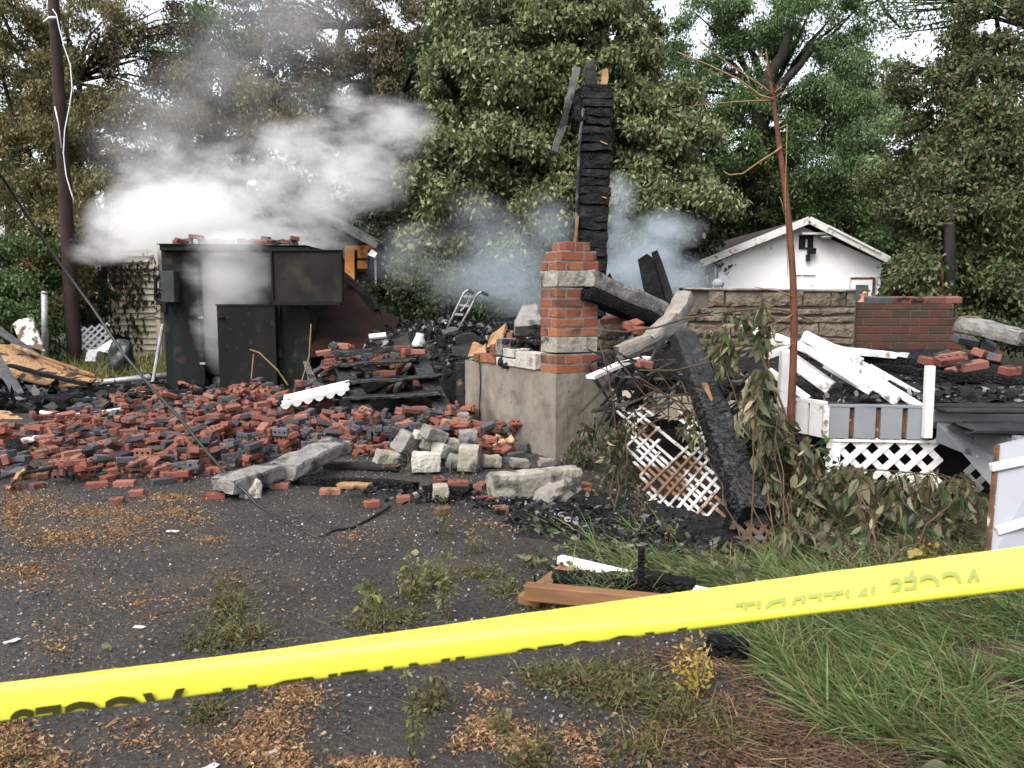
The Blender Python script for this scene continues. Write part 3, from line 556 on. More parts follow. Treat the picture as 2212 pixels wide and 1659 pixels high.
# right-hand wall bay : orange inner wall seen through the frame
mb = MB(); mb.slab([U(745, 530, HY + 1.2), U(808, 530, HY + 1.2), U(808, 700, HY + 1.2), U(745, 700, HY + 1.2)], (0, .08, 0)); mb.build('inner_wall', M['orange_wall'], hr)
wf = MB()
for xx in (769, 797): wf.beam(U(xx, 540, HY + .9), U(xx, 660, HY + .9), .07, .07)
wf.beam(U(769, 560, HY + .9), U(797, 560, HY + .9), .07, .07); wf.beam(U(769, 583, HY + .9), U(797, 583, HY + .9), .10, .07); wf.beam(U(769, 640, HY + .9), U(797, 640, HY + .9), .06, .07)
w = wf.build('window_frame', M['char'], hr)
mb = MB(); mb.slab([U(770, 583, HY + 1.0), U(797, 583, HY + 1.0), U(795, 615, HY + 1), U(788, 624, HY + 1), U(776, 620, HY + 1), U(772, 600, HY + 1)], (0, .03, 0)); mb.build('pane', M['char_fine'], w)
mb = MB(); mb.beam(U(803, 535, HY), U(806, 670, HY), .10, .14); mb.build('corner_post', M['char'], hr)
mb = MB(); mb.beam(U(810, 560, HY + .1), U(811, 690, HY + .1), .07, .12, jit=.01); mb.beam(U(800, 545, HY - .05), U(814, 552, HY - .05), .16, .16, jit=.03); mb.build('peeling_trim', M['peeling'], hr)
# roof: right slope left standing, rafters of the burnt left slope
rd = [U(555, 385, HY), U(815, 524, HY), U(815, 524, HY) + V(0, 4.6, 0), U(555, 385, HY) + V(0, 4.6, 0)]
ro = MB()
for i in range(13):                      # deck boards, some burnt short
    a0, a1 = i / 13, (i + .93) / 13; A = rd[0].lerp(rd[1], a0); B = rd[0].lerp(rd[1], a1); e = random.uniform(-.05, .12) if i > 3 else random.uniform(0, .8)
    ro.slab([A + V(0, e, 0), B + V(0, e, 0), B + V(0, 4.6, 0), A + V(0, 4.6, 0)], (0, 0, .05))
rf = ro.build('roof', M['grey_char'], hr)
mb = MB(); mb.beam(rd[0] + V(0, 0, -.08), rd[1] + V(0, 0, -.08), .05, .16); mb.build('eave_board', M['grey_char'], rf)
for a in (.15, .4, .65, .9):
    mb = MB(); mb.rough(rd[0].lerp(rd[1], a) + V(0, .3 + a, -.1), U(360 + 60 * a, 470, HY + 3), .06, .14, seg=6, sub=1); 
    if a > .6: mb.build('rafter', M['char'], hr)
mb = MB(); mb.slab([U(498, 378, HY + .5), U(530, 366, HY + .5), U(542, 372, HY + .5), U(545, 384, HY + .5), U(512, 392, HY + .5)], (.1, .5, .1)); mb.slab([U(545, 380, HY + .6), U(580, 352, HY + .6), U(578, 375, HY + .6), U(560, 400, HY + .6)], (0, .5, 0)); mb.build('roof_remnant', M['char'], hr)
mb = MB(); mb.rough(U(603, 440, HY - .6), U(672, 520, HY - .6), .10, .10, seg=8, sub=2); mb.build('fallen_rafter', M['char'], hr)
mb = MB(); mb.slab([U(625, 450, HY + 1.6), U(700, 440, HY + 1.6), U(745, 480, HY + 1.6), U(745, 560, HY + 1.6), U(625, 560, HY + 1.6)], (0, .1, 0)); mb.build('gable_wall', M['grey_char'], hr)
mb = MB(); mb.rough(U(672, 515, HY - .5), U(680, 480, HY - .5), .16, .2, seg=5, sub=2); mb.build('burnt_stub', M['char'], hr)
# creeper leaves hanging on the siding
n = 85; px = rng.uniform(242, 345, n); py = rng.uniform(560, 745, n); keep = (py < 655) | (rng.random(n) < .42); px, py = px[keep], py[keep]
p = np.array([U(a, b, HY - .08) for a, b in zip(px, py)]); p = np.repeat(p, 5, 0) + gauss(len(p) * 5, (.05, .03, .12))
hc = thing('hanging_creeper', 'dead dark leaves hanging in strings on the cream siding', 'creeper', (X(290, HY), HY - .1, 0))
leaf_mesh('leaves', p, rng.normal(size=p.shape) * .25 + [0, 0, -1], .16, .075, M['lf_burnt'], hc, prof='far')
mb = MB()
for i in range(7):
    a = random.uniform(240, 330); b = random.uniform(560, 690); mb.tube([U(a, b, HY - .08), U(a + 25, b + random.uniform(-20, 20), HY - .09), U(a + 60, b + random.uniform(-10, 40), HY - .08)], .012, 5)
mb.build('stem', M['dark_stem'], hc)

# ================================================================== WHITE GARAGE
GY = 20.0
gr_ = thing('garage', 'white peeling gabled garage with a dark shingle roof behind the stone wall', 'garage', (X(1735, GY), GY + 3, 0))
xl, xr2, xm = X(1545, GY, 600), X(1903, GY, 600), X(1735, GY, 500); ze = Z(566, GY, 1735); za = Z(490, GY, 1735); D = 8.0
mb = MB(); mb.slab([V(xl, GY, 0), V(xr2, GY, 0), V(xr2, GY, ze), V(xm, GY, za), V(xl, GY, ze)], (0, .15, 0)); gw = mb.build('front_wall', M['stucco'], gr_)
mb = MB(); mb.bb(xl + .15, xr2 - .15, GY + .9, GY + .95, Z(600, GY), Z(599.2, GY)); 
mb = MB(); mb.bb(xl, xl + .12, GY + .15, GY + D, 0, ze - .02); mb.build('side_wall', M['peeling'], gr_)
mb = MB(); mb.bb(xr2 - .12, xr2, GY + .15, GY + D, 0, ze - .02); mb.bb(xl + .12, xr2 - .12, GY + D - .1, GY + D, 0, ze - .02); mb.build('back_wall', M['peeling'], gr_)
ov = .35
def roofside(sx, xe):
    a = V(xm, GY - ov, za + .12); e = V(xe, GY - ov, ze + .12 - .18); 
    return [a, e, e + V(0, D + 2 * ov, 0), a + V(0, D + 2 * ov, 0)]
mb = MB(); mb.slab(roofside(-1, xl - .45), (0, 0, .07)); mb.slab(roofside(1, xr2 + .15), (0, 0, .07)); groof = mb.build('roof', M['shingle'], gr_)
mb = MB(); a = V(xm, GY - ov - .04, za + .13)
for xe in (xl - .45, xr2 + .17):
    e = V(xe, GY - ov - .04, ze - .05); mb.beam(a, e, .05, .17, (0, 0, 1))
mb.beam(V(xl - .47, GY - ov, ze - .06), V(xl - .47, GY + D + ov, ze - .06), .05, .12); mb.beam(V(X(1880, GY), GY - ov - .08, Z(548, GY)), V(xm + .45, GY - ov - .08, za - .02), .04, .05)
mb.build('barge_board', M['peeling'], groof)
mb = MB(); mb.bb(xl + .02, xl + .06, GY - .05, GY - .003, 0, ze - .05); mb.build('corner_trim', M['black'], gr_)
# little louvre, lamp, flood light, wires
vx, vz = X(1740, GY, 525), Z(520, GY, 1740); mb = MB(); mb.bb(vx - .17, vx + .17, GY - .05, GY - .003, vz - .2, vz + .13); lv = mb.build('vent', M['black'], gr_)
mb = MB(); mb.bb(vx - .02, vx + .02, GY - .07, GY - .05, vz - .17, vz + .03); mb.bb(vx - .19, vx + .42, GY - .3, GY - .05, vz + .13, vz + .18); mb.build('vent_hood', M['peeling'], lv)
mb = MB(); mb.tube([V(vx + .28, GY - .05, vz + .1), V(vx + .33, GY - .2, vz + .08)], [.04, .05], 8); mb.blob(V(vx + .4, GY - .28, vz + .06), (.14, .12, .05)); mb.build('lamp', M['grey_paint'], gr_, smooth=True)
fx, fz = X(1748, GY, 548), Z(548, GY, 1748); mb = MB(); mb.box((fx, GY - .15, fz + .06), (.2, .1, .14), Matrix.Rotation(.3, 3, 'X')); mb.box((fx - .06, GY - .08, fz - .1), (.08, .1, .16)); mb.build('flood_light', M['black'], gr_, bevel=.01)
mb = MB(); sx = X(1733, GY, 600); mb.bb(sx - .015, sx + .015, GY - .03, GY - .004, .6, Z(592, GY)); mb.bb(sx - .28, sx + .3, GY - .05, GY - .004, Z(592, GY) - .02, Z(592, GY) + .03); mb.build('cable_bracket', M['stucco'], gr_)
dx0, dx1 = X(1838, GY, 620), X(1884, GY, 620); dz = Z(604, GY, 1850)
mb = MB(); mb.bb(dx0 - .05, dx1 + .07, GY - .03, GY - .003, 0, dz + .07); dfr = mb.build('door_frame', M['peeling'], gr_)
mb = MB(); mb.bb(dx0, dx1 - .02, GY - .06, GY - .031, 0, dz); dd = mb.build('door', M['stucco'], gr_, bevel=.006)
mb = MB(); mb.bb(dx0 + .09, dx1 - .13, GY - .075, GY - .062, 1.0, dz - .13); mb.build('window_pane', M['glass'], dd)
mb = MB(); mb.bb(dx1 - .02, dx1 + .04, GY - .07, GY - .031, 0, dz + .03); mb.bb(dx0 - .02, dx1 + .04, GY - .07, GY - .031, dz + .005, dz + .05); mb.build('door_jamb', M['trim_gap'], dfr)
mb = MB(); wx = X(1680, GY, 625); mb.bb(wx - .35, wx + .35, GY - .06, GY - .003, .8, Z(624, GY)); gwf = mb.build('window_frame', M['peeling'], gr_)
mb = MB(); mb.bb(wx - .3, wx + .3, GY - .08, GY - .062, .85, Z(628, GY)); mb.build('pane', M['glass'], gwf)

# burnt scrap of hanging sheet beside the blackened post
mb = MB(); Yb = 15.6
mb.slab([U(1935, 645, Yb), U(1930, 620, Yb), U(1985, 612, Yb), U(2020, 590, Yb), U(2030, 575, Yb), U(2046, 570, Yb), U(2046, 690, Yb), U(1935, 690, Yb)], (0, .1, 0)); t_ = mb.build('burnt_wall', M['char'])
tag(t_, 'ragged black remnant of a wall beside the blackened post', 'wall')
ORG[t_.name] = Vector(t_.location)
mb = MB(); mb.slab([U(2022, 600, Yb - .05), U(2032, 578, Yb - .05), U(2046, 578, Yb - .05), U(2046, 650, Yb - .05), U(2034, 645, Yb - .05), U(2036, 612, Yb - .05), U(2018, 606, Yb - .05)], (0, .04, 0)); mb.build('torn_panel', M['osb'], t_)
mb = MB(); mb.slab([U(2025, 590, Yb + .1), U(2038, 535, Yb + .1), U(2046, 535, Yb + .1), U(2046, 590, Yb + .1)], (0, .05, 0)); mb.build('scorched_board', M['brown_sheet'], t_)

# ================================================================== STEEL CONTAINER
BY = 12.3
br = thing('steel_container', 'tall soot-blackened steel container with open doors pouring white smoke', 'steel container', (X(505, BY), BY, 0))
bz = Z(540, BY, 400)
L0, L1, R0, R1 = X(352, BY, 640), X(436, BY, 640), X(602, BY, 640), X(668, BY, 640)
mb = MB(); mb.bb(L0, L1, BY, BY + .06, 0, bz); mb.bb(L0, L0 + .05, BY + .06, BY + 1.5, 0, bz); mb.bb(R1 - .05, R1, BY + .06, BY + 1.5, 0, Z(655, BY)); mb.bb(L0 + .05, R1 - .05, BY + 1.45, BY + 1.5, 0, bz)
mb.bb(L1 - .035, L1 + .012, BY - .035, BY - .002, 0, bz - .005); mb.build('body', M['steel'], br, bevel=.006)
mb = MB(); mb.bb(R0, R1 - .002, BY - .004, BY + .055, 0, Z(655, BY)); mb.bb(R0 - .02, R0 + .03, BY - .03, BY - .006, 0, Z(657, BY)); mb.build('side_panel', M['steel'], br, bevel=.006)
a, b = U(344, 528, BY - .12), U(669, 534, BY - .12); mb = MB()
mb.slab([a, b, b + V(0, 1.75, 0), a + V(0, 1.75, 0)], (0, 0, -.085)); mb.slab([a + V(-.03, -.03, .012), b + V(-.05, -.02, .03), b + V(-.05, 1.75, .03), a + V(-.03, 1.75, .012)], (0, 0, -.012)); mb.build('roof', M['steel'], br, bevel=.005)
dz0, dz1 = Z(655, BY), Z(542, BY); D0, D1 = X(588, BY - .25, 600), X(741, BY - .25, 600)
mb = MB(); mb.bb(D0 + .03, D1 - .03, BY - .28, BY - .24, dz0 + .03, dz1 - .02); dr = mb.build('upper_door', M['steel_door'], br)
mb = MB(); mb.bb(D0, D0 + .028, BY - .31, BY - .2, dz0, dz1); mb.bb(D1 - .028, D1, BY - .31, BY - .2, dz0, dz1); mb.bb(D0 + .028, D1 - .028, BY - .31, BY - .2, dz1 - .022, dz1 + .001); mb.bb(D0 + .028, D1 - .028, BY - .33, BY - .2, dz0 - .03, dz0 + .028); mb.build('door_rim', M['steel_black'], dr, bevel=.004)
mb = MB(); E0, E1 = X(473, BY - .15, 760), X(598, BY - .15, 760); ez = Z(660, BY - .15); mb.bb(E0, E1, BY - .18, BY - .13, 0, ez); dl = mb.build('lower_door', M['steel_black'], br, bevel=.005)
mb = MB(); mb.bb(E0 - .01, E1 + .005, BY - .195, BY - .12, ez + .001, ez + .02); mb.bb(E0 + .02, E0 + .12, BY - .22, BY - .182, ez - .18, ez - .165); mb.build('hinge', M['steel'], dl)
mb = MB(); mb.bb(X(351, BY - .15), X(380, BY - .15), BY - .2, BY - .003, Z(653, BY), Z(586, BY)); mb.build('latch_box', M['steel_green'], br, bevel=.008)
mb = MB(); q = BY + .1
for P in ([U(352, 590, q), U(336, 603, q), U(336, 645, q), U(352, 660, q)],): mb.tube(P, .03, 6)
mb.bb(L0 - .03, L0 + .05, BY - .03, BY - .002, Z(675, BY), Z(655, BY)); mb.build('handle', M['steel_black'], br)
for zx in (.55, 1.25):
    mb = MB(); mb.bb(L1 - .05, L1 + .03, BY - .06, BY - .036, zx, zx + .03); mb.build('catch', M['galv'], br)
# things lying inside the open bay
mb = MB()
for i in range(10): mb.chunk((random.uniform(L1, E0 + .3), BY + random.uniform(.2, .9), random.uniform(.08, .55)), (.16, .14, .12), amp=.5)
tag(mb.build('ash_heap', M['grey_char']), 'heap of grey ash inside the open bay of the container', 'ash', kind='stuff')
# burnt rust-brown sheet leaning behind the container
mb = MB(); pts = [(668, 650, 13.4), (700, 640, 13.4), (741, 592, 13.4), (752, 606, 13.4), (768, 620, 13.4), (780, 636, 13.4), (800, 640, 13.3), (812, 660, 13.2), (820, 672, 13.15), (836, 680, 13.1), (862, 690, 13.05), (855, 706, 12.8), (838, 722, 12.6), (800, 748, 12.3), (760, 760, 12.1), (672, 772, 12)]
mb.slab([U(*p) for p in pts], (0, .06, .03)); o = mb.build('burnt_sheet', M['brown_sheet'])
tag(o, 'large rust-brown burnt wall sheet slumped right of the container', 'wall sheet')
mb = MB(); mb.rough(U(742, 594, 13.25), U(800, 640, 13.15), .08, .1, seg=6, sub=1); mb.rough(U(800, 640, 13.15), U(815, 672, 13.05), .08, .1, seg=4, sub=1); mb.build('charred_edge', M['char_fine'], o)

# ================================================================== CHARRED HOUSE FLOOR
def mound(name, fx, x0, x1, y0, y1, nx, ny, mat, label, cat, amp=.05):
    vs = []; fs = []
    for j in range(ny):
        for i in range(nx):
            x = x0 + (x1 - x0) * i / (nx - 1); y = y0 + (y1 - y0) * j / (ny - 1); z = fx(x, y)
            if z > .05: z += amp * (mnoise.noise(V(x * 3, y * 3, 1)) + .7 * mnoise.noise(V(x * 8, y * 8, 4)) + .5 * mnoise.noise(V(x * 17, y * 17, 4)))
            vs.append((x, y, z))
    for j in range(ny - 1):
        for i in range(nx - 1): fs.append((j * nx + i, j * nx + i + 1, (j + 1) * nx + i + 1, (j + 1) * nx + i))
    m = MB(); m.add(vs, fs); return tag(m.build(name, mat), label, cat, kind='stuff')
def ss(a, b, x):
    t = min(1, max(0, (x - a) / (b - a))); return t * t * (3 - 2 * t)
def floor_h(x, y):
    yf = 9.55 + 1.35 * ss(-.5, -.85, x) if x < -.5 else 9.55              # front edge of the burnt floor
    z = .55 * ss(yf - .05, yf + .12, y) + .25 * ss(yf, yf + 1.0, y) + .30 * ss(yf + .8, 13.2, y)
    xl_ = -.95 - 1.35 * ss(11.2, 12.1, y); z *= ss(xl_ - .3, xl_ + .25, x + .25 * mnoise.noise(V(y * 2, 0, 0))); z *= 1 - ss(3.2, 4.2, x); z *= 1 - ss(14.2, 15.5, y)
    return max(z, -.05) if z > .02 else -.05
mound('charred_debris', floor_h, -3.2, 4.4, 9.2, 15.8, 150, 130, M['debris'], 'black charred remains covering the burnt house floor', 'charred debris', .06)
def porch_h(x, y): return .715 + .10 * ss(7.6, 9.2, y)
def scatter_flakes(name, n, fn, size, mat, label, cat, flat=.5):
    p = []
    while len(p) < n:
        q = fn()
        if q is not None: p.append(q)
    p = np.array(p); n = len(p); ax = rng.normal(size=(n, 3)) * [1, 1, flat]; L = size * rng.uniform(.3, 1.4, n) ** 1.2
    sd = rng.normal(size=(n, 3)) * [.35, .35, 1]; 
    o = leaf_mesh(name, p, ax, L, L * rng.uniform(.3, .9, n), mat, prof='far', side=np.cross(ax, sd), curl=rng.uniform(-.4, .4, n))
    return tag(o, label, cat, kind='stuff')
def ff():
    x = random.uniform(-2.5, 3.4); y = random.uniform(9.6, 14); z = floor_h(x, y)
    return (x, y, z + random.uniform(.0, .07)) if z > .4 else None
scatter_flakes('charred_flakes', 8000, ff, .085, M['flake'], 'black and ash-white flakes scattered over the burnt house floor', 'charred flakes', .35)
mb = MB()
for i in range(70):
    x = random.uniform(-2.2, 1.6); y = random.uniform(9.8, 13.6); z = floor_h(x, y)
    if z < .4: continue
    a = random.uniform(0, 6.3); L = random.uniform(.2, .8); d = V(math.cos(a), math.sin(a), random.uniform(-.1, .3)) * L
    mb.rough(V(x, y, z + .05), V(x, y, z + .05) + d, random.uniform(.03, .1), random.uniform(.02, .06), seg=5, sub=1, amp=.01)
tag(mb.build('charred_splinters', M['char']), 'jumble of charred splinters lying on the burnt floor', 'charred wood', kind='stuff')

def single(mbuild, name, mat, label, cat, group=None, smooth=False, bevel=0):
    return tag(mbuild.build(name, M[mat] if isinstance(mat, str) else mat, smooth=smooth, bevel=bevel), label, cat, group)
mb = MB(); mb.slab([U(955, 715, 10.6), U(972, 706, 10.9), U(985, 706, 11.0), U(990, 712, 10.7), U(958, 722, 10.4)], (0, 0, -.03)); single(mb, 'slate_tile', 'slate', 'flat grey sheet lying on the black debris below the hand truck', 'tile')
mb = MB(); mb.slab([U(1110, 695, 8.9), U(1128, 660, 9.3), U(1160, 655, 9.3), U(1170, 690, 8.9), U(1172, 700, 8.8), U(1112, 705, 8.8)], (0, .1, -.12)); single(mb, 'capstone', 'greystone', 'grey tilted capstone resting just left of the brick pillar', 'stone slab', bevel=.01)
# brown charred boards at the floor edge
for i, (pl, mt, lb) in enumerate([([(982, 730, 9.6), (1000, 722, 9.6), (1020, 722, 9.6), (1038, 735, 9.6), (1030, 748, 9.6), (985, 744, 9.6)], 'char_wood', 'short scorched board with brown face on the floor edge'),
        ([(1050, 752, 9.5), (1058, 728, 9.6), (1075, 715, 9.7), (1092, 700, 9.8), (1095, 712, 9.8), (1085, 735, 9.6), (1070, 742, 9.5)], 'fresh_wood', 'torn tan plywood scrap standing behind the white block wall'),
        ([(975, 752, 9.5), (1000, 748, 9.5), (1045, 750, 9.5), (1048, 770, 9.4), (978, 768, 9.4)], 'char_wood', 'wide scorched board lying above the dark doorway'),
        ([(1010, 770, 9.3), (1020, 742, 9.4), (1032, 745, 9.4), (1040, 752, 9.4), (1048, 745, 9.4), (1050, 768, 9.3)], 'fresh_wood', 'ragged splintered tan board at the floor edge'),
        ([(850, 735, 10.6), (862, 722, 10.6), (880, 720, 10.6), (892, 735, 10.6), (888, 748, 10.5), (852, 748, 10.5)], 'char_wood', 'scorched board end beside the white chimney pot')]):
    mb = MB(); mb.slab([U(*p) for p in pl], (.01, .06, .02)); single(mb, 'broken_board', mt, lb, 'board', 'broken boards along the burnt floor edge')
mb = MB(); c = U(905, 735, 10.5); mb.tube([c + V(0, 0, -.08), c + V(0, 0, -.05), c + V(.01, 0, .04), c + V(.02, 0, .09)], [.10, .095, .06, .05], 12); single(mb, 'chimney_pot', 'paper', 'small white conical pot among the charred boards', 'pot', smooth=True)
mb = MB(); mb.tube([U(798, 728, 10.9), U(834, 724, 10.9)], .04, 10); single(mb, 'burnt_pipe', 'white_burn', 'short half-blackened white pipe below the rust-brown sheet', 'pipe')
# hand truck
ht = thing('hand_truck', 'bare metal hand truck standing upright in the black debris', 'hand truck', U(990, 700, 12.2))
hy = 12.2
r1 = [U(966, 710, hy), U(985, 668, hy), U(1003, 632, hy), U(1008, 628, hy), U(1014, 627, hy), U(1021, 633, hy - .15)]; r2 = [U(990, 712, hy), U(1012, 672, hy), U(1030, 638, hy), U(1036, 632, hy), U(1042, 632, hy), U(1053, 637, hy - .15)]
for r in (r1, r2):
    mb = MB(); mb.tube(r, .018, 8); mb.build('rail', M['galv'], ht, smooth=True)
for (p, q) in (((1000, 639), (1022, 642)), ((989, 658), (1014, 661)), ((979, 678), (1000, 680))):
    mb = MB(); mb.beam(U(*p, hy), U(*q, hy), .015, .035); mb.build('crossbar', M['galv'], ht)
mb = MB(); mb.tube([U(1013, 645, hy), U(1010, 655, hy), U(1004, 662, hy), U(995, 672, hy)], .012, 6); mb.build('brace', M['galv'], ht)
for q in (r1, r2):
    mb = MB(); mb.tube([q[-2], q[-1]], .024, 8); mb.build('grip', M['rubber'], ht)

# ================================================================== FOUNDATION CORNER AND BRICK PILLAR
A0 = G(1200, 996); A0.z = 0; e1 = V(-.472, .882, 0); e2 = V(.882, .472, 0)      # corner, left wall direction, right wall direction
FZ = .79; FL = 2.05; FR = .62
fd = thing('concrete_foundation', 'tan concrete foundation corner carrying the brick pillar', 'foundation', A0)
mb = MB(); c = A0 + e1 * FL / 2 + e2 * .14 + V(0, 0, FZ / 2 - .05); Mx = Matrix((e1, e2, V(0, 0, 1))).transposed()
def gridwall(m, o, du, dv, n1, n2, amp=.006):
    vs = []; nn = du.cross(dv).normalized()
    for j in range(n2 + 1):
        for i in range(n1 + 1):
            p = o + du * i / n1 + dv * j / n2; vs.append(p + nn * amp * (mnoise.noise(p * 4) + .6 * mnoise.noise(p * 14)))
    m.add(vs, [(j * (n1 + 1) + i, j * (n1 + 1) + i + 1, (j + 1) * (n1 + 1) + i + 1, (j + 1) * (n1 + 1) + i) for j in range(n2) for i in range(n1)])
mb.box(A0 + e1 * FL / 2 + e2 * (FR / 2) + V(0, 0, FZ / 2 - .05), (FL - .02, FR - .02, FZ + .06), Mx)
gridwall(mb, A0 + V(0, 0, -.05) + e1 * FL, -e1 * FL, V(0, 0, FZ + .1), 60, 26); gridwall(mb, A0 + V(0, 0, -.05), e2 * FR, V(0, 0, FZ + .1), 20, 26)
mb.build('wall', M['concrete'], fd)
mb = MB()   # crack / wire hanging down the wall
q = A0 + e1 * 1.62 - e2 * .02; mb.tube([q + V(0, 0, .92), q + V(.01, 0, .6), q + V(-.005, 0, .3), q + V(.005, 0, .02)], .007, 5); mb.build('wire', M['rubber'], fd)
# low white block course on the foundation
mb = MB()
def course(m, o, du, dn, items, z0, mi=0, gap=.012, jit=.006):
    for (u0, u1, h, dep) in items:
        m.box(o + du * (u0 + u1) / 2 + dn * dep / 2 + V(0, 0, z0 + h / 2), (u1 - u0 - gap, dep, h - gap * .6), Matrix((du, dn, V(0, 0, 1))).transposed(), mi, jit)
o1 = A0 + e2 * (-.02)
course(mb, o1, e1, e2, [(.36, .78, .17, .22), (.78, 1.22, .09, .22)], FZ + .05)
course(mb, o1, e1, e2, [(.80, 1.06, .10, .2)], FZ + .145)
bw = single(mb, 'block_wall', 'whitestone', 'low course of rough white stone blocks on the foundation left of the pillar', 'block wall', bevel=.008); ORG[bw.name] = Vector(bw.location)
mb = MB(); course(mb, o1, e1, e2, [(1.24, 1.42, .085, .2), (1.43, 1.62, .085, .2), (1.63, 1.78, .085, .2)], FZ + .055); course(mb, o1, e1, e2, [(1.26, 1.38, .12, .2)], FZ + .145); mb.build('brick_course', M['pierbrick'], bw, bevel=.004)
mb = MB(); course(mb, o1, e1, e2, [(1.08, 1.24, .19, .18)], FZ + .147); mb.build('dark_block', M['greystone'], bw, bevel=.008)
# brick pillar
pl = thing('brick_pillar', 'broken red brick pillar with two pale stone bands on the foundation corner', 'brick pillar', A0 + V(0, 0, FZ))
PL, PW = .30, .47; o2 = A0 + e1 * .005 + e2 * .005 + V(0, 0, FZ + .05)
bk = MB(); st = MB(); mo = MB(); z = 0.0
rows = ['b', 'b', 's', 'b', 'b', 'b', 'b', 'b', 's', 'b', 'b2', 'b1']
def pbox(m, u0, u1, v0, v1, z0, z1, jit=.003): m.box(o2 + e1 * (u0 + u1) / 2 + e2 * (v0 + v1) / 2 + V(0, 0, (z0 + z1) / 2), (u1 - u0, v1 - v0, z1 - z0), Mx, 0, jit)
for i, k in enumerate(rows):
    if k == 's':
        pbox(st, 0, PL, 0, PW, z + .006, z + .155, .005); z += .162; continue
    v0, v1, u1 = 0, PW, PL
    if k == 'b2': v0, v1 = .05, PW - .02
    if k == 'b1': v0, v1, u1 = .1, PW - .1, PL - .04
    hb = .077; splits = [.22, .44][i % 2] if k == 'b' else .22
    cut = v0 + (v1 - v0) * (.42 if i % 2 else .62)
    if i % 2: 
        pbox(bk, 0, u1 * .5, v0, v0 + .1, z, z + hb); pbox(bk, u1 * .5 + .012, u1, v0, v0 + .1, z, z + hb)
        pbox(bk, 0, .1, v0 + .112, cut + .08, z, z + hb); pbox(bk, 0, .1, cut + .092, v1, z, z + hb)
    else:
        pbox(bk, 0, u1, v0, cut, z, z + hb) if k == 'b1' else (pbox(bk, 0, .1, v0, cut, z, z + hb), pbox(bk, .112, u1, v0, v0 + .1, z, z + hb))
        pbox(bk, 0, .1, cut + .012, v1, z, z + hb)
    pbox(bk, .112, u1, v1 - .1, v1, z, z + hb)
    pbox(mo, .004, u1 - .004, v0 + .004, v1 - .004, z - .012, z + hb + .002 if i == len(rows) - 1 else z + hb + .012, 0)
    z += .0935
bk.build('brickwork', M['pierbrick'], pl, bevel=.005); st.build('stone_band', M['limestone'], pl, bevel=.008); mo.build('mortar', M['mortar'], pl)
# dark doorway recess between stairs and foundation
mb = MB(); q = A0 + e1 * FL
mb.box(q + e1 * .35 + e2 * .35 + V(0, 0, .35), (.7, .3, .8), Mx); dw = single(mb, 'dark_wall', 'darkconcrete', 'sooty low concrete wall between the burnt stairs and the foundation', 'wall'); ORG[dw.name] = Vector(dw.location)
mb = MB(); mb.rough(q + e1 * .25 + e2 * .1 + V(0, 0, .3), q + e1 * .28 + e2 * .1 + V(0, 0, .76), .17, .06, up=(0, 1, 0), seg=6); mb.build('door_jamb', M['char_wood'], dw)

# ================================================================== BURNT STAIRS
sr = thing('burnt_stairs', 'charred open wooden stairs of three treads beside the foundation', 'stairs', G(850, 905))
for k, (xa, xb, ya, yb, Y) in enumerate([(752, 955, 860, 849, 9.75), (742, 948, 826, 812, 10.0), (727, 902, 789, 776, 10.25)]):
    mb = MB(); mb.rough(U(xa, ya, Y), U(xb, yb, Y), .26, .05, seg=30, sub=4, amp=.012, sc=14, ragged=.12); mb.build('tread', M['char_beam'], sr)
mb = MB(); mb.rough(U(722, 766, 10.5), U(940, 748, 10.5), .1, .09, seg=14, amp=.012); mb.build('landing_beam', M['char_beam'], sr)
for (xa, ya, Ya, xb, yb, Yb_) in [(738, 790, 10.3, 795, 905, 9.5), (905, 775, 10.3, 962, 895, 9.6)]:
    mb = MB(); mb.rough(U(xa, ya, Ya), U(xb, yb, Yb_), .05, .22, up=(1, 0, 0), seg=10); mb.rough(U(xa + 12, ya + 8, Ya + .15), U(xa + 14, yb - 20, Ya + .15), .07, .07, seg=6); mb.build('stringer', M['char_beam'], sr)
for k, (xa, ya, xb, yb, mt) in enumerate([(905, 785, 800, 850, 'char'), (895, 800, 830, 860, 'char'), (885, 790, 850, 850, 'grey_char'), (840, 850, 950, 880, 'char')]):
    mb = MB(); mb.rough(U(xa, ya, 10.5), U(xb, yb, 10.15), .08, .05, seg=8); single(mb, 'charred_stick', mt, ['thick black stick leaning behind the stair treads', 'short black stick crossing under the middle tread', 'ash-grey stick leaning under the stairs', 'black plank lying low behind the bottom tread'][k], 'charred wood')

# ================================================================== CHARRED POST AND FALLEN LINTELS
CYp = 9.1
cp = thing('charred_post', 'tall black charred timber post with splintered planks at its top', 'charred post', U(1276, 645, CYp) - V(0, 0, .6))
mb = MB(); mb.rough(U(1272, 700, CYp), U(1288, 192, CYp), .34, .30, up=(0, 1, 0), seg=64, sub=6, amp=.012, sc=8, ragged=.1); mb.build('timber', M['char'], cp)
mb = MB()
for k in range(26):      # proud layers of lapped charred boards
    t0 = k / 26; t1 = t0 + random.uniform(.028, .037); P0, P1 = U(1275, 680, CYp - .155), U(1290, 192, CYp - .155); w = random.uniform(.31, .355)
    mb.rough(P0.lerp(P1, t0), P0.lerp(P1, t1), w, random.uniform(.03, .07), up=(0, 1, 0), seg=3, sub=5, amp=.016, sc=14, ragged=.012)
mb.build('charred_board', M['char_fine'], cp)
mb = MB(); mb.beam(U(1296, 305, CYp - .2), U(1312, 312, CYp - .2), .02, .012); mb.beam(U(1300, 425, CYp - .2), U(1310, 428, CYp - .2), .02, .012); mb.build('bare_sliver', M['fresh_wood'], cp)
mb = MB(); mb.rough(U(1278, 205, CYp + .02), U(1275, 138, CYp + .02), .13, .05, up=(0, 1, 0), seg=8, ragged=.12, taper=.8); mb.build('splintered_plank', M['char_wood'], cp)
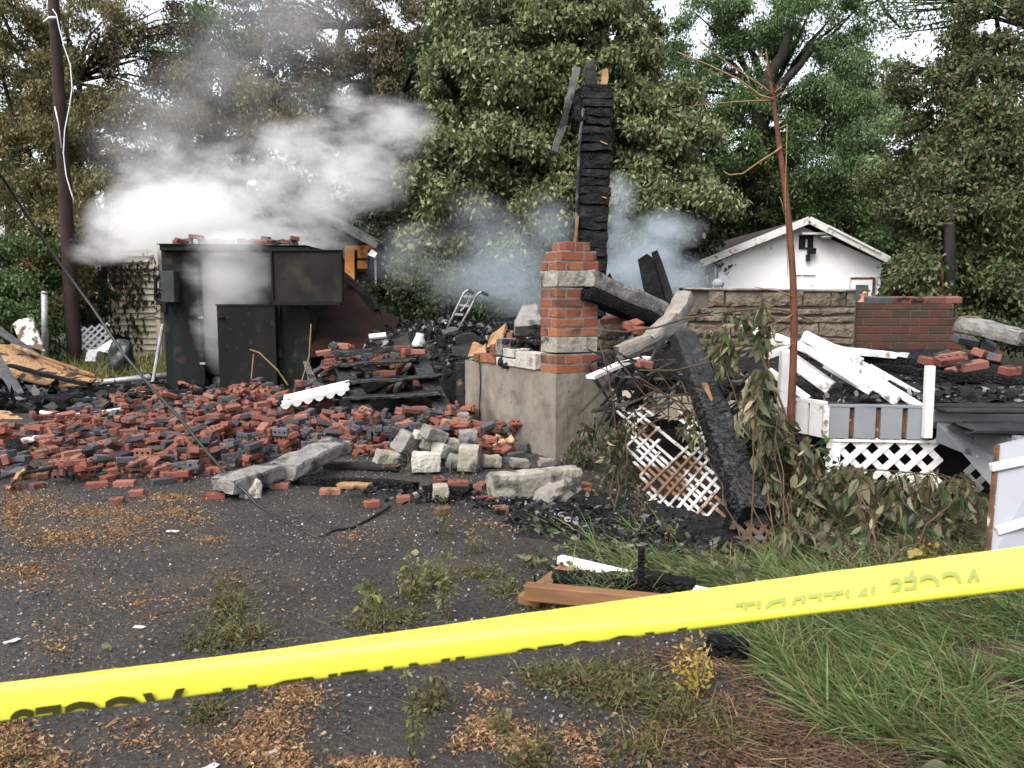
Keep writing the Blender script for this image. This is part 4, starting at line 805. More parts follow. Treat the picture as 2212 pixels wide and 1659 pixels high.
mb = MB(); mb.rough(U(1302, 210, CYp + .05), U(1306, 152, CYp + .05), .09, .05, up=(0, 1, 0), seg=8, ragged=.1, taper=.7); mb.build('splintered_plank', M['fresh_wood'], cp)
mb = MB(); mb.rough(U(1198, 330, CYp - .1), U(1247, 152, CYp - .1), .085, .035, up=(0, 1, 0), seg=14, sub=2, ragged=.1); mb.build('leaning_plank', M['grey_char'], cp)
mb = MB(); mb.rough(U(1248, 262, CYp - .15), U(1258, 195, CYp), .16, .14, up=(0, 1, 0), seg=7, amp=.03, ragged=.15); mb.build('burnt_block', M['char'], cp)
mb = MB(); mb.tube([U(1246, 540, CYp - .2), U(1245, 470, CYp - .2), U(1252, 300, CYp - .2), U(1260, 235, CYp - .2)], .018, 6); mb.build('pipe', M['grey_char'], cp)
mb = MB(); mb.rough(U(1242, 538, CYp - .22), U(1247, 468, CYp - .22), .03, .03, seg=5, sub=1); mb.build('bare_strip', M['orange_wood'], cp)

def stone_beam(name, p0, p1, w, h, mat, label, up=(0, 0, 1), **k):
    m = MB(); m.rough(p0, p1, w, h, up=up, seg=k.get('seg', 14), sub=4, amp=k.get('amp', .012), sc=8, ragged=k.get('ragged', .04)); return single(m, name, mat, label, 'stone beam')
mb = MB(); p0, p1 = U(1262, 602, 7.75), U(1425, 672, 8.7)
mb.rough(p0, p1, .26, .17, seg=16, sub=4, amp=.012); fl = single(mb, 'fallen_lintel', 'greystone', 'long grey stone lintel fallen from the pillar towards the right', 'stone beam'); ORG[fl.name] = Vector(fl.location)
mb = MB(); mb.rough(p0 + V(-.01, -.02, -.14), p1 + V(0, -.02, -.14), .25, .13, seg=14, sub=3, amp=.01); mb.build('black_underside', M['char'], fl)  # black piece along the lower side of the lintel
for (pa, pb_, lb) in [((1338, 762, 7.6), (1420, 728, 7.65), 'cracked concrete kerb piece lying at the foot of the curved strip'), ((1405, 738, 7.6), (1455, 690, 7.8), 'middle piece of the broken curved concrete strip'), ((1450, 700, 7.8), (1480, 645, 8.1), 'uppermost upright piece of the broken concrete strip')]:
    mb = MB(); mb.rough(U(*pa), U(*pb_), .16, .15, seg=10, sub=4, amp=.014, ragged=.05); single(mb, 'concrete_strip', 'mortar', lb, 'concrete', 'broken concrete strip right of the pillar')
mb = MB(); mb.rough(U(1335, 775, 7.5), U(1485, 700, 7.6), .05, .04, seg=10, sub=1); single(mb, 'grey_rail', 'grey_char', 'thin grey charred rail under the curved concrete strip', 'rail')
for (pl_, lb) in [([(1310, 600, 9.6), (1318, 590, 9.6), (1345, 650, 9.6), (1332, 652, 9.6)], 'slim charred stake in the blue smoke left of the garage'), ([(1410, 545, 9.4), (1420, 540, 9.4), (1432, 570, 9.4), (1455, 640, 9.3), (1440, 650, 9.3), (1425, 600, 9.4)], 'pointed charred stake standing in the blue smoke'), ([(1380, 560, 9.8), (1398, 548, 9.8), (1415, 560, 9.8), (1430, 600, 9.8), (1460, 660, 9.7), (1400, 660, 9.7)], 'broad rounded burnt remnant behind the pointed stake')]:
    mb = MB(); mb.slab([U(*p) for p in pl_], (0, .1, 0)); single(mb, 'charred_stake', 'char_fine', lb, 'charred wood', 'charred stakes in the smoke right of the post')

# ================================================================== STONE WALL AND BRICK WALL
WY = 9.15; wx0, wx1 = X(1484, WY, 690), X(1846, WY, 690)
sw = thing('stone_wall', 'rough tan ledgestone wall stub behind the fallen white rails', 'stone wall', ((wx0 + wx1) / 2, WY, .7))
mb = MB(); zt = Z(622, WY, 1600); zb = .62; bm_ = MB(); bm_.bb(wx0 - .02, wx1 + .02, WY + .03, WY + .24, zb, zt - .02); bm_.build('core', M['darkmortar'], sw)
z = zt - .02; row = 0
for h, brk in [(.20, [0, .42, .85, 1.3, 1.62, 1.8]), (.085, [0, .3, .9, 1.5]), (.085, [.1, .7, 1.35, 1.75]), (.17, [0, .5, .98, 1.5]), (.09, [0, .4, 1.1, 1.6]), (.13, [0, .5, 1.2, 1.7])]:
    b_ = [wx0 + (.0 if row else .22)] + [wx0 + q for q in brk if wx0 + q > wx0 + .3] + [wx1]
    for u0, u1 in zip(b_[:-1], b_[1:]):
        if u1 - u0 < .04: continue
        tmp = MB(); mb.rough(V(u0 + .008, WY + .06, z - h / 2), V(u1 - .008, WY + .06, z - h / 2), .14 + random.uniform(-.02, .02), h - .022, seg=max(3, int((u1 - u0) / .045)), sub=4, amp=.013, sc=11, ragged=.0)
    z -= h; row += 1
mb.build('stonework', M['ledgestone'], sw)
mb = MB(); mb.rough(V(wx0 - .03, WY + .1, zt - .01), V(wx1, WY + .1, zt - .03), .26, .03, seg=20, sub=2, amp=.006); mb.build('mortar_bed', M['mortar'], sw)
mb = MB(); mb.rough(U(1295, 710, 8.6), U(1362, 705, 8.75), .14, .2, seg=8, sub=4, amp=.02); mb.rough(U(1297, 745, 8.6), U(1345, 742, 8.7), .14, .1, seg=6, sub=4, amp=.02); mb.rough(U(1297, 768, 8.5), U(1340, 768, 8.6), .14, .12, seg=6, sub=4, amp=.02); single(mb, 'stone_wall', 'ledgestone', 'low dark remnant of ledgestone wall right behind the brick pillar', 'stone wall')
QY = 9.25; qx0, qx1 = X(1845, QY, 700), X(2070, QY, 700)
qw = thing('brick_wall', 'dark red brick wall stub standing right of the ledgestone wall', 'brick wall', ((qx0 + qx1) / 2, QY, .7))
mb = MB(); mo = MB(); zt = Z(652, QY, 1950); hb = .0925; i = 0; z = zt
while z > .66:
    xe = qx1 - .02 + .06 * (-1) ** i + (-.12 if i == 0 else .03 * i); x = qx0 - (.0 if i % 2 else .11)
    while x < xe - .05:
        x1 = min(x + .215, xe); mb.bb(max(x, qx0) + .005, x1 - .005, QY, QY + .1, z - hb + .006, z - .006, jit=.0015); x = x1
    mo.bb(qx0 + .004, xe - .05, QY + .008, QY + .2, z - hb - .001, z); z -= hb; i += 1
mb.build('brickwork', M['wallbrick'], qw, bevel=.003); mo.build('mortar', M['darkmortar'], qw)

# ================================================================== PORCH
def pt(x, y, z): return V(x, y, z)
PA, PB, PC_, PD = V(.98, 8.0, 0), V(2.30, 6.72, 0), V(2.475, 6.30, 0), V(3.27, 6.22, 0); PE = V(4.6, 6.15, 0)
pz0, pz1 = .455, .715
po = thing('porch', 'burnt-out porch with white and grey board skirt and black scorched deck', 'porch', V(3, 7.2, 0))
mb = MB(); dp = [PA, PB, PC_, PD, PE, V(4.9, 9.1, 0), V(1.2, 9.1, 0)]
mb.slab([p + V(0, 0, pz1 - .03) for p in dp], (0, 0, .03)); mb.build('deck', M['deck_dark'], po)
def skirt(m, g, p0, p1, n, z0, z1, gapfrac=.14, mi=0):
    d = (p1 - p0); L = d.length; d.normalize(); nn = V(d.y, -d.x, 0)
    for i in range(n):
        u0 = L * i / n + L / n * gapfrac / 2; u1 = L * (i + 1) / n - L / n * gapfrac / 2
        m.box(p0 + d * (u0 + u1) / 2 + nn * .012 + V(0, 0, (z0 + z1) / 2), (u1 - u0, .024, z1 - z0), Matrix((d, nn, V(0, 0, 1))).transposed(), mi)
    g.box(p0 + d * L / 2 - nn * .012 + V(0, 0, (z0 + z1) / 2), (L, .02, z1 - z0 - .01), Matrix((d, nn, V(0, 0, 1))).transposed(), mi)
w1, w2, w3, gp = MB(), MB(), MB(), MB()
skirt(w3, gp, PA, PB, 13, .42, pz1 - .06); skirt(w1, gp, PB, PC_, 3, pz0, pz1, .16); skirt(w2, gp, PC_, PD, 4, pz0, pz1 - .012, .2)
w4 = MB(); skirt(w4, gp, PD + V(.3, .05, 0), PE, 9, pz0 - .1, pz1 - .12); w4.build('end_skirt', M['cream'], po)
w1.build('side_skirt', M['white'], po); w2.build('front_skirt', M['grey_paint'], po); w3.build('cream_skirt', M['cream'], po); gp.build('skirt_backing', M['trim_gap'], po)
mb = MB(); mb.beam(PC_ + V(0, -.01, pz0), PC_ + V(0, -.01, pz1 + .005), .045, .045); mb.beam(PB + V(0, 0, pz1 + .012), PC_ + V(0, 0, pz1 + .012), .05, .03); mb.build('trim', M['peeling'], po)
mb = MB(); mb.rough(PC_ + V(0, -.012, pz1 + .002), PD + V(0, -.012, pz1 - .004), .03, .022, seg=20, sub=2, amp=.004); mb.build('front_trim', M['grey_paint'], po)
# lattice under the front
def lattice(m, p0, p1, z0, z1, pitch, w, th, both=True, clip=None, dz=(0, 0)):
    """diagonal slats in the panel p0->p1, z0..z1"""
    d = p1 - p0; L = d.length; d.normalize(); nn = V(d.y, -d.x, 0); Hh = z1 - z0
    for s in ((1, -1) if both else (1,)):
        k = -Hh
        while k < L:
            # line u = k + s? from bottom (u=k,z=0) to top (u=k+H,z=H) , mirrored for s=-1
            a = max(0, -k); b = min(Hh, L - k)
            if b - a > .02:
                ua, ub = k + a, k + b
                if s < 0: ua, ub = L - ua, L - ub
                q0 = p0 + d * ua + V(0, 0, z0 + a); q1 = p0 + d * ub + V(0, 0, z0 + b)
                off = nn * (th * .5 if s > 0 else -th * .5 - .001)
                if clip is None or clip((ua + ub) / 2 / L, (a + b) / 2 / Hh): m.beam(q0 + off, q1 + off, w, th, up=nn) if False else m.beam(q0 + off, q1 + off, th, w, up=d)
            k += pitch * math.sqrt(2)
mb = MB(); q0, q1 = PC_ + V(.02, -.0, 0), PD + V(-.0, 0, 0); lattice(mb, q0, q1 + V(.1, 0, 0), .06, pz0 - .01, .12, .05, .008)
mb.beam(q0 + V(.05, -.018, .05), q0 + V(.05, -.018, pz0 - .012), .11, .012, up=(0, 1, 0)); mb.beam(q0 + V(0, -.018, pz0 - .018), q1 + V(.1, -.018, pz0 - .018), .012, .022); mb.beam(q0 + V(0, -.018, .07), q1 + V(.1, -.018, .07), .012, .05)
mb.build('lattice', M['white'], po)
mb = MB(); lattice(mb, PD + V(.32, .04, 0), PE, .04, .345, .12, .05, .008); mb.beam(PD + V(.32, .02, .335), PE + V(0, -.02, .335), .012, .03); mb.build('lattice', M['white'], po)
mb = MB(); mb.bb(PC_.x, PE.x, 6.7, 6.75, 0, pz0); mb.build('inner_wall', M['black'], po)  # black sheet, shade under the deck put in as colour behind the lattice
# right steps
st_ = thing('porch_steps', 'grey wooden porch steps with black worn treads at the right edge', 'steps', V(3.6, 6.0, 0))
mb = MB(); mb.rough(V(3.30, 6.1, .70), V(4.7, 6.05, .70), .16, .03, seg=12, sub=3, amp=.004); mb.rough(V(3.32, 5.86, .60), V(4.7, 5.82, .60), .34, .05, seg=12, sub=3, amp=.006); mb.build('tread', M['deck_dark'], st_)
mb = MB(); mb.rough(V(3.62, 5.62, .345), V(4.7, 5.5, .345), .3, .045, seg=10, sub=3, amp=.006); mb.build('tread', M['deck_dark'], st_)
mb = MB(); mb.slab([V(3.27, 6.12, .60), V(3.58, 5.72, .57), V(3.66, 5.66, .3), V(3.85, 5.3, .02), V(3.55, 5.5, .02), V(3.38, 5.95, .40), V(3.27, 6.12, .45)], (.03, .02, 0)); mb.build('stringer', M['grey_stringer'], st_)
mb = MB(); mb.bb(3.6, 4.7, 5.64, 5.67, .02, .32); mb.bb(3.585, 3.64, 5.64, 5.7, .36, .575); mb.bb(3.28, 4.7, 6.19, 6.21, .60, .69); mb.build('riser', M['grey_paint'], st_)

# deck debris
def fp():
    x = random.uniform(1.4, 4.7); y = random.uniform(6.45, 9.1)
    if x < 1.2 + 1.1 * (8.0 - y) / 1.3 and y < 8: return None
    return (x, y, porch_h(x, y) + random.uniform(.0, .05))
scatter_flakes('deck_ash', 9000, fp, .06, M['flake'], 'black ash and burnt shreds covering the porch deck', 'ash', .3)
def dkh(x, y): return .70 + .05 * ss(6.5, 6.8, y) + .2 * ss(7.8, 9.1, y)
vs = []; fs = []; nx, ny = 80, 60
for j in range(ny):
    for i in range(nx):
        y = 6.42 + 2.75 * j / (ny - 1); xl_ = max(1.2, 1.0 + 1.32 / 1.28 * (8.0 - y)) + .12; x = xl_ + (5.0 - xl_) * i / (nx - 1)
        vs.append((x, y, dkh(x, y) + .02 + .035 * mnoise.noise(V(x * 5, y * 5, 7)) + .025 * mnoise.noise(V(x * 14, y * 14, 7))))
for j in range(ny - 1):
    for i in range(nx - 1): fs.append((j * nx + i, j * nx + i + 1, (j + 1) * nx + i + 1, (j + 1) * nx + i))
mb = MB(); mb.add(vs, fs); tag(mb.build('deck_debris', M['debris']), 'bed of black charred debris on the porch deck', 'charred debris', kind='stuff')
for (a, b, w, h, mt, lb) in [((1735, 752, 8.6), (2060, 800, 7.9), .14, .12, 'char', 'long black charred beam lying across the porch below the brick wall'), ((1900, 795, 7.6), (2230, 832, 7.2), .16, .08, 'char', 'black charred beam at the right end of the porch deck'),
        ((2088, 700, 8.3), (2230, 735, 7.6), .3, .14, 'greystone', 'heavy grey stone lintel sloping down at the right edge'), ((2070, 690, 9.2), (2110, 692, 9.2), .1, .09, 'orange_wood', 'short end of bare orange timber right of the brick wall'), ((1475, 815, 7.4), (1640, 760, 7.3), .06, .05, 'grey_char', 'thin grey burnt lath under the wilted leaves on the porch')]:
    mb = MB(); mb.rough(U(*a), U(*b), w, h, seg=20, sub=3, amp=.012); single(mb, 'charred_beam' if mt == 'char' else ('stone_lintel' if mt == 'greystone' else 'timber_piece'), mt, lb, 'beam')
mb = MB(); mb.rough(U(1800, 752, 8.3), U(1960, 770, 8.1), .09, .07, seg=14, sub=2, amp=.012); single(mb, 'fallen_trim', 'peeling', 'blistered half-burnt trim board in front of the brick wall base', 'trim board')
# fallen white rails
rails = [((1664, 724, 7.0), (1855, 800, 6.8), .10, .09, 'upper left white rail, its end sawn square'), ((1722, 742, 6.75), (1872, 838, 6.55), .07, .075, 'middle white rail sloping towards the porch edge'), ((1750, 762, 7.0), (1942, 862, 6.4), .075, .07, 'long white rail ending beyond the porch corner post'),
         ((1660, 800, 6.75), (1745, 862, 6.5), .06, .065, 'short white rail hanging over the side skirt'), ((1700, 770, 6.9), (1795, 838, 6.7), .17, .13, 'thick broken white post end with a hollow black core'),
         ((1735, 725, 7.3), (1860, 785, 7.0), .10, .12, 'white handrail with a burnt black notch'), ((1845, 790, 6.9), (2000, 885, 6.25), .07, .065, 'white rail reaching to the upright baluster'), ((1840, 800, 6.85), (1935, 872, 6.35), .05, .05, 'thin scorched white rail between two longer ones'), ((1608, 700, 7.4), (1690, 748, 7.1), .14, .05, 'flat white board slanting down behind the leaves')]
for a, b, w, h, lb in rails:
    mb = MB(); mb.beam(U(*a), U(*b), w * .8, h * .8, jit=.004); single(mb, 'fallen_rail', 'white_burn' if 'burnt' in lb or 'broken' in lb or 'scorched' in lb else 'white', lb, 'rail', 'white rails fallen on the porch', bevel=.008)
for a, b, w, lb in [((1700, 735, 7.2), (1905, 850, 6.6), .035, 'first slim white spindle beneath the long rail'), ((1790, 745, 7.2), (1920, 822, 6.9), .035, 'slim white spindle ending near the notched handrail'), ((1860, 782, 7.1), (1985, 850, 6.7), .03, 'slim white spindle beside the ochre-edged lath'), ((1780, 790, 6.8), (1880, 848, 6.5), .04, 'short white spindle in the middle of the fan'), ((1880, 788, 7.1), (1992, 852, 6.75), .018, 'thin lath with ochre edge above the last white rail'), ((1655, 770, 6.8), (1700, 752, 6.9), .05, 'stubby white rail end left of the short post')]:
    mb = MB(); mb.beam(U(*a), U(*b), w, w, jit=.003); single(mb, 'fallen_spindle', 'white_burn' if 'lath' in lb or 'notched' in lb else 'white', lb, 'spindle', 'white spindles fallen on the porch', bevel=.004)
mb = MB(); mb.beam(U(2009, 790, 6.18), U(2002, 946, 6.16), .062, .055, up=(0, 1, 0)); single(mb, 'upright_baluster', 'white', 'white upright baluster left standing at the end of the grey skirt', 'baluster', bevel=.004)
mb = MB(); mb.beam(U(1699, 756, 6.5), U(1692, 880, 6.5), .09, .09, up=(0, 1, 0)); single(mb, 'white_post', 'white', 'short white post standing just left of the red sapling', 'post', bevel=.012)
mb = MB(); mb.beam(U(1275, 815, 7.0), U(1345, 785, 7.3), .10, .03); mb.beam(U(1345, 785, 7.3), U(1400, 772, 7.4), .14, .02); single(mb, 'torn_flashing', 'white', 'torn white metal strip sticking out right of the pillar base', 'metal strip')
# old leaning lattice (burnt side)
la = thing('fallen_lattice', 'weathered burnt lattice panel leaning off the porch side', 'lattice', G(1440, 1110))
def panel(TL, TR, BR, BL): return lambda u, v: (BL.lerp(BR, u)).lerp(TL.lerp(TR, u), v)
pf = panel(U(1318, 862, 7.3), U(1545, 890, 6.6), G(1575, 1125), G(1395, 1095))
def lat_panel(pf, nu, w, th, keep=None, asp=1.0):
    m = MB(); nrm = (pf(1, 0) - pf(0, 0)).cross(pf(0, 1) - pf(0, 0)).normalized()
    for s in (1, -1):
        for k in range(-int(nu * asp), nu + 1):
            pts = []
            for t in np.linspace(0, 1, 9):
                u = (k + t * nu * asp) / nu; u = u if s > 0 else 1 - u
                if 0 <= u <= 1 and (keep is None or keep(u, t)): pts.append(pf(u, t) + nrm * th * (s > 0))
                elif pts:
                    if len(pts) > 1: m.beam(pts[0], pts[-1], w, th, up=nrm, jit=.002)
                    pts = []
            if len(pts) > 1: m.beam(pts[0], pts[-1], w, th, up=nrm, jit=.002)
    return m
lat_panel(pf, 8, .024, .008, lambda u, v: mnoise.noise(V(u * 3, v * 3, 5)) > -.33, 1.25).build('slat', M['lattice_old'], la)
la2 = lat_panel(panel(U(1560, 1080, 5.7), U(1650, 1100, 5.6), G(1680, 1195), G(1590, 1190)), 3, .036, .01, None, 1.0); single(la2, 'broken_lattice', 'lattice_brown', 'small broken piece of brown lattice under the big charred beam', 'lattice')
# big charred beam leaning down from the porch
mb = MB(); ba, bb_ = U(1478, 735, 7.0), G(1628, 1118, .1); mb.rough(ba, bb_, .20, .18, seg=170, sub=7, amp=.008, sc=10, ragged=.07)
bd_ = (bb_ - ba).normalized(); bl_ = (bb_ - ba).length
for i_, v_ in enumerate(mb.v):       # cross-grain alligator ridges
    t_ = (v_ - ba).dot(bd_); c_ = ba + bd_ * t_; o_ = v_ - c_; w_ = max(0, min(1, (t_ / bl_ - .12) * 3))
    rd_ = abs(math.sin(t_ * 62 + 3.2 * mnoise.noise(v_ * 7) + 2.0 * mnoise.noise(v_ * 19))) ** .6
    mb.v[i_] = c_ + o_ * (1 + w_ * (.30 * rd_ - .2) + .05 * mnoise.noise(v_ * 24))
cb = single(mb, 'charred_beam', 'char_beam', 'thick charred beam leaning from the porch to the ground among wilted leaves', 'beam'); ORG[cb.name] = Vector(cb.location)
a, b = U(1478, 735, 6.88), G(1628, 1118, .1) + V(0, -.1, 0)
mb = MB(); mb.slab([a.lerp(b, .30) + V(-.02, -.04, .02), a.lerp(b, .30) + V(.03, -.04, .02), a.lerp(b, .40) + V(.02, -.04, .02), a.lerp(b, .41) + V(0, -.04, .02)], (0, .03, 0)); mb.build('bare_patch', M['orange_wood'], cb)
mb = MB(); mb.rough(U(1590, 1020, 5.75), G(1575, 1150), .08, .05, seg=8); ss_ = single(mb, 'split_stake', 'char', 'black split stake with a bare orange face beside the big charred beam', 'stake'); ORG[ss_.name] = Vector(ss_.location)
mb = MB(); mb.beam(U(1582, 1030, 5.66), U(1578, 1085, 5.55), .035, .02); mb.build('bare_face', M['fresh_wood'], ss_)
mb = MB(); mb.rough(U(1398, 812, 7.2), U(1330, 965, 6.9), .09, .08, seg=14, amp=.016); single(mb, 'charred_branch', 'char', 'crooked black branch leaning across the lattice next to the foundation', 'branch')
mb = MB(); mb.rough(U(1330, 800, 7.3), U(1342, 870, 7.3), .05, .04, seg=6); single(mb, 'charred_branch', 'char_wood', 'short black upright stick before the cream skirt', 'branch')
# tangle of burnt lath, siding and twigs between pillar and beam
mb = MB()
for i in range(110):
    px, py = random.uniform(1290, 1580), random.uniform(760, 905); Y = random.uniform(6.9, 7.9) - max(0, px - 1420) * .002
    q = U(px, py, Y); a = random.uniform(-1.2, 1.2); L = random.uniform(.12, .55); d = V(math.cos(a) * L, random.uniform(-.2, .2) * L, math.sin(a) * L * random.choice([1, 1, -1]))
    if py > 850: d.z = abs(d.z)
    mb.rough(q - d * .5, q + d * .5, random.uniform(.008, .05), random.uniform(.008, .022), seg=4, sub=1, amp=.006, ragged=.03)
tag(mb.build('burnt_tangle', M['tangle']), 'tangle of burnt lath and siding between the pillar and the big charred beam', 'burnt lath', kind='stuff')
# grey board with white cleats in the right foreground
bd = thing('cleated_board', 'grey painted board with white cleats and rust spots at the right edge', 'board', G(2200, 1240))
yb0, yb1 = 4.55, 4.2
P1, P2, P3, P4 = U(2156, 962, yb0), U(2290, 930, yb0), U(2280, 1240, yb1), U(2133, 1225, yb1)
mb = MB(); mb.slab([P1, P2, P3, P4], (.01, .03, 0)); mb.build('panel', M['light_grey_paint'], bd)
mb = MB(); mb.beam(P1 + V(-.006, 0, 0), P4 + V(-.006, 0, 0), .012, .034, up=(0, 1, 0)); mb.build('worn_edge', M['trim_gap'], bd)
for a, b in (((2140, 1010), (2260, 985)), ((2152, 1147), (2270, 1110))):
    Yc = yb0 + (yb1 - yb0) * (a[1] - 960) / 270 - .02; mb = MB(); mb.beam(U(*a, Yc), U(*b, Yc), .035, .045); mb.build('cleat', M['white'], bd, bevel=.005)
mb = MB(); Yc = yb0 - .02 - .1; mb.beam(U(2158, 1052, Yc + .02), U(2260, 1030, Yc + .02), .006, .028); mb.build('paint_scar', M['trim_gap'], bd)

# ================================================================== BRICK RUBBLE
BX0, BX1, BYa, BYb, BR = -7.5, 3.0, 5.6, 14.0, .04
HN = (int((BX1 - BX0) / BR), int((BYb - BYa) / BR))
def rub_h(x, y):
    h = .42 * math.exp(-(((x + 2.35) / .75) ** 2 + ((y - 11.4) / .9) ** 2))
    h += .10 * math.exp(-(((x + 3.2) / 1.5) ** 2 + ((y - 10.6) / 1.0) ** 2))
    h += .05 * math.exp(-(((x + 2.6) / 2.3) ** 2 + ((y - 9.3) / 1.3) ** 2)) + .14 * math.exp(-(((x + .75) / .6) ** 2 + ((y - 8.6) / .8) ** 2))
    h += .42 * math.exp(-(((x + 1.75) / .75) ** 2 + ((y - 11.1) / .55) ** 2))
    return h
vs = []; fs = []; nx, ny = 130, 100
for j in range(ny):
    for i in range(nx):
        x = -7 + 7.3 * i / (nx - 1); y = 7 + 6 * j / (ny - 1)
        z = rub_h(x, y) - .035 + .03 * mnoise.noise(V(x * 5, y * 5, 0)) + .02 * mnoise.noise(V(x * 15, y * 15, 0)); vs.append((x, y, z))
for j in range(ny - 1):
    for i in range(nx - 1): fs.append((j * nx + i, j * nx + i + 1, (j + 1) * nx + i + 1, (j + 1) * nx + i))
mb = MB(); mb.add(vs, fs); tag(mb.build('rubble_bed', M['debris']), 'dark ash bed under the heap of fallen bricks', 'rubble', kind='stuff')
HM = np.zeros(HN)
for i in range(HN[0]):
    for j in range(HN[1]): HM[i, j] = max(.01, rub_h(BX0 + i * BR, BYa + j * BR))
def brick_geo(L=.165, Wd=.08, h=.053, holes=True, broken=False):
    """one cored brick, open holes right through; returns verts, faces"""
    outer = [(-L / 2, -Wd / 2), (L / 2, -Wd / 2), (L / 2, Wd / 2), (-L / 2, Wd / 2)]
    if broken: outer = [(-L / 2, -Wd / 2), (L * .10, -Wd / 2), (L * .16, -Wd * .2), (L * .06, Wd * .1), (L * .13, Wd / 2), (-L / 2, Wd / 2)]
    c = .006; loops = [outer]; cs = ([-L * .3, 0, L * .3] if not broken else [-L * .3]) if holes else []
    for cx in cs: loops.append([(cx + .0135 * math.cos(a), .0135 * math.sin(a)) for a in [-2 * math.pi * k / 8 for k in range(8)]])
    flat = [p for lp in loops for p in lp]
    tri = geometry.tessellate_polygon([[Vector((*p, 0)) for p in lp] for lp in loops])
    n = len(flat); no = len(outer)
    def sh(p, i): return (p[0] * (1 - 2 * c / L), p[1] * (1 - 2 * c / Wd)) if i < no else p
    v = [(*sh(p, i), h / 2) for i, p in enumerate(flat)] + [(*sh(p, i), -h / 2) for i, p in enumerate(flat)]
    fs = []
    for t in tri:
        a, b, c2 = [Vector((*flat[i], 0)) for i in t]; 
        if (b - a).cross(c2 - a).z < 0: t = (t[0], t[2], t[1])
        fs.append(tuple(t)); fs.append((t[0] + n, t[2] + n, t[1] + n))
    m = len(v); v += [(*p, h / 2 - c) for p in outer] + [(*p, -h / 2 + c) for p in outer]
    for i in range(no):
        j = (i + 1) % no; fs += [(i, m + i, m + j, j), (m + i, m + no + i, m + no + j, m + j), (m + no + i, n + i, n + j, m + no + j)]
    s = no
    for cx in cs:
        for k in range(8):
            a, b = s + k, s + (k + 1) % 8; fs.append((a, b, b + n, a + n))
        s += 8
    return v, fs
GEO = {'whole': brick_geo(), 'solid': brick_geo(holes=False), 'broken': brick_geo(broken=True)}
BME = {}
for k, (v, f) in GEO.items():
    for mt in ('brick', 'brick_soot'):
        me = bpy.data.meshes.new('brick'); me.from_pydata(v, [], f); me.materials.append(M[mt]); me.update(); BME[k, mt] = me
placed = []      # (kind, sooty, matrix, zone)
def drop(x, y, zone, kind=None, sooty=None, yaw=None, tilt=.35, flat=False, edge=None):
    kind = kind or random.choices(['whole', 'solid', 'broken'], [.42, .2, .38])[0]
    yaw = random.uniform(0, 6.3) if yaw is None else yaw
    i, j = int((x - BX0) / BR), int((y - BYa) / BR)
    ca, sa = math.cos(yaw), math.sin(yaw); cells = set()
    L, Wd = (.165, .08) if kind != 'broken' else (.10, .08)
    for u in np.linspace(-L / 2, L / 2, 6):
        for v in np.linspace(-Wd / 2, Wd / 2, 4):
            cells.add((int((x + ca * u - sa * v - BX0) / BR), int((y + sa * u + ca * v - BYa) / BR)))
    cells = [(a, b) for a, b in cells if 0 <= a < HN[0] and 0 <= b < HN[1]]
    if not cells: return
    hs = np.array([HM[c] for c in cells]); base = float(np.percentile(hs, 80))
    on = edge if edge is not None else random.random() < .18
    spread = float(hs.max() - hs.min())
    t = 0 if flat else min(.6, tilt * (.25 + spread * 6))
    rx, ry = random.gauss(0, t * .6), random.gauss(0, t * .6)
    q = Matrix.Rotation(yaw, 4, 'Z') @ Matrix.Rotation(rx, 4, 'X') @ Matrix.Rotation(ry, 4, 'Y')
    hz = .0275
    if on: q = Matrix.Rotation(yaw, 4, 'Z') @ Matrix.Rotation(math.pi / 2 + rx * .4, 4, 'X') @ Matrix.Rotation(ry * .5, 4, 'Y'); hz = .041
    low = hz + abs(math.sin(ry)) * L * .25 + abs(math.sin(rx)) * Wd * .25
    z = base + low - .006
    for c in cells: HM[c] = max(HM[c], base + hz * 1.05)
    if sooty is None: sooty = random.random() < .30
    placed.append((kind, sooty, Matrix.Translation((x, y, z)) @ q, zone))
def inpoly(px, py, poly):
    c = False; n = len(poly)
    for i in range(n):
        (x1, y1), (x2, y2) = poly[i], poly[i - 1]
        if (y1 > py) != (y2 > py) and px < (x2 - x1) * (py - y1) / (y2 - y1) + x1: c = not c
    return c
def proj(p):
    d = Vector(p) - V(0, 0, H); yc = d.z * CP + d.y * SP; zc = d.y * CP - d.z * SP
    return CX + F * d.x / zc, CY - F * yc / zc
core = [(-40, 962), (60, 930), (180, 898), (300, 868), (420, 848), (600, 850), (640, 872), (725, 885), (760, 908), (840, 915), (960, 915), (1000, 908), (1120, 960), (1140, 1000), (930, 1000), (760, 985), (640, 985), (520, 1015), (400, 1040), (300, 1035), (170, 1048), (60, 1035), (-40, 1040)]
upper = [(680, 775), (720, 752), (830, 752), (930, 765), (945, 870), (740, 890), (660, 870), (640, 850), (690, 830)]
def zone_of(px, py):
    if inpoly(px, py, upper): return 'stairs'
    if px < 330: return 'left'
    if px < 640: return 'middle'
    return 'right'
cnt = 0
cand = []
for k in range(60000):
    x = random.uniform(-7, .4); y = random.uniform(6.6, 12.2); h = rub_h(x, y); px, py = proj((x, y, h))
    if inpoly(px, py, core) or (inpoly(px, py, upper) and y > (10.55 if px > 728 else 9.6)): cand.append((x, y, px, py))
random.shuffle(cand)
for (x, y, px, py) in cand[:2000]:
    dens = 1.0
    if px < 250 and mnoise.noise(V(x * 1.5, y * 1.5, 3)) < -.3: continue
    soot = .62 if (600 < px < 900 and 890 < py < 960) else (.48 if mnoise.noise(V(x * 1.1, y * 1.1, 8)) > .12 else .26)
    near = py > 1000
    drop(x, y, zone_of(px, py), sooty=random.random() < soot, edge=None)
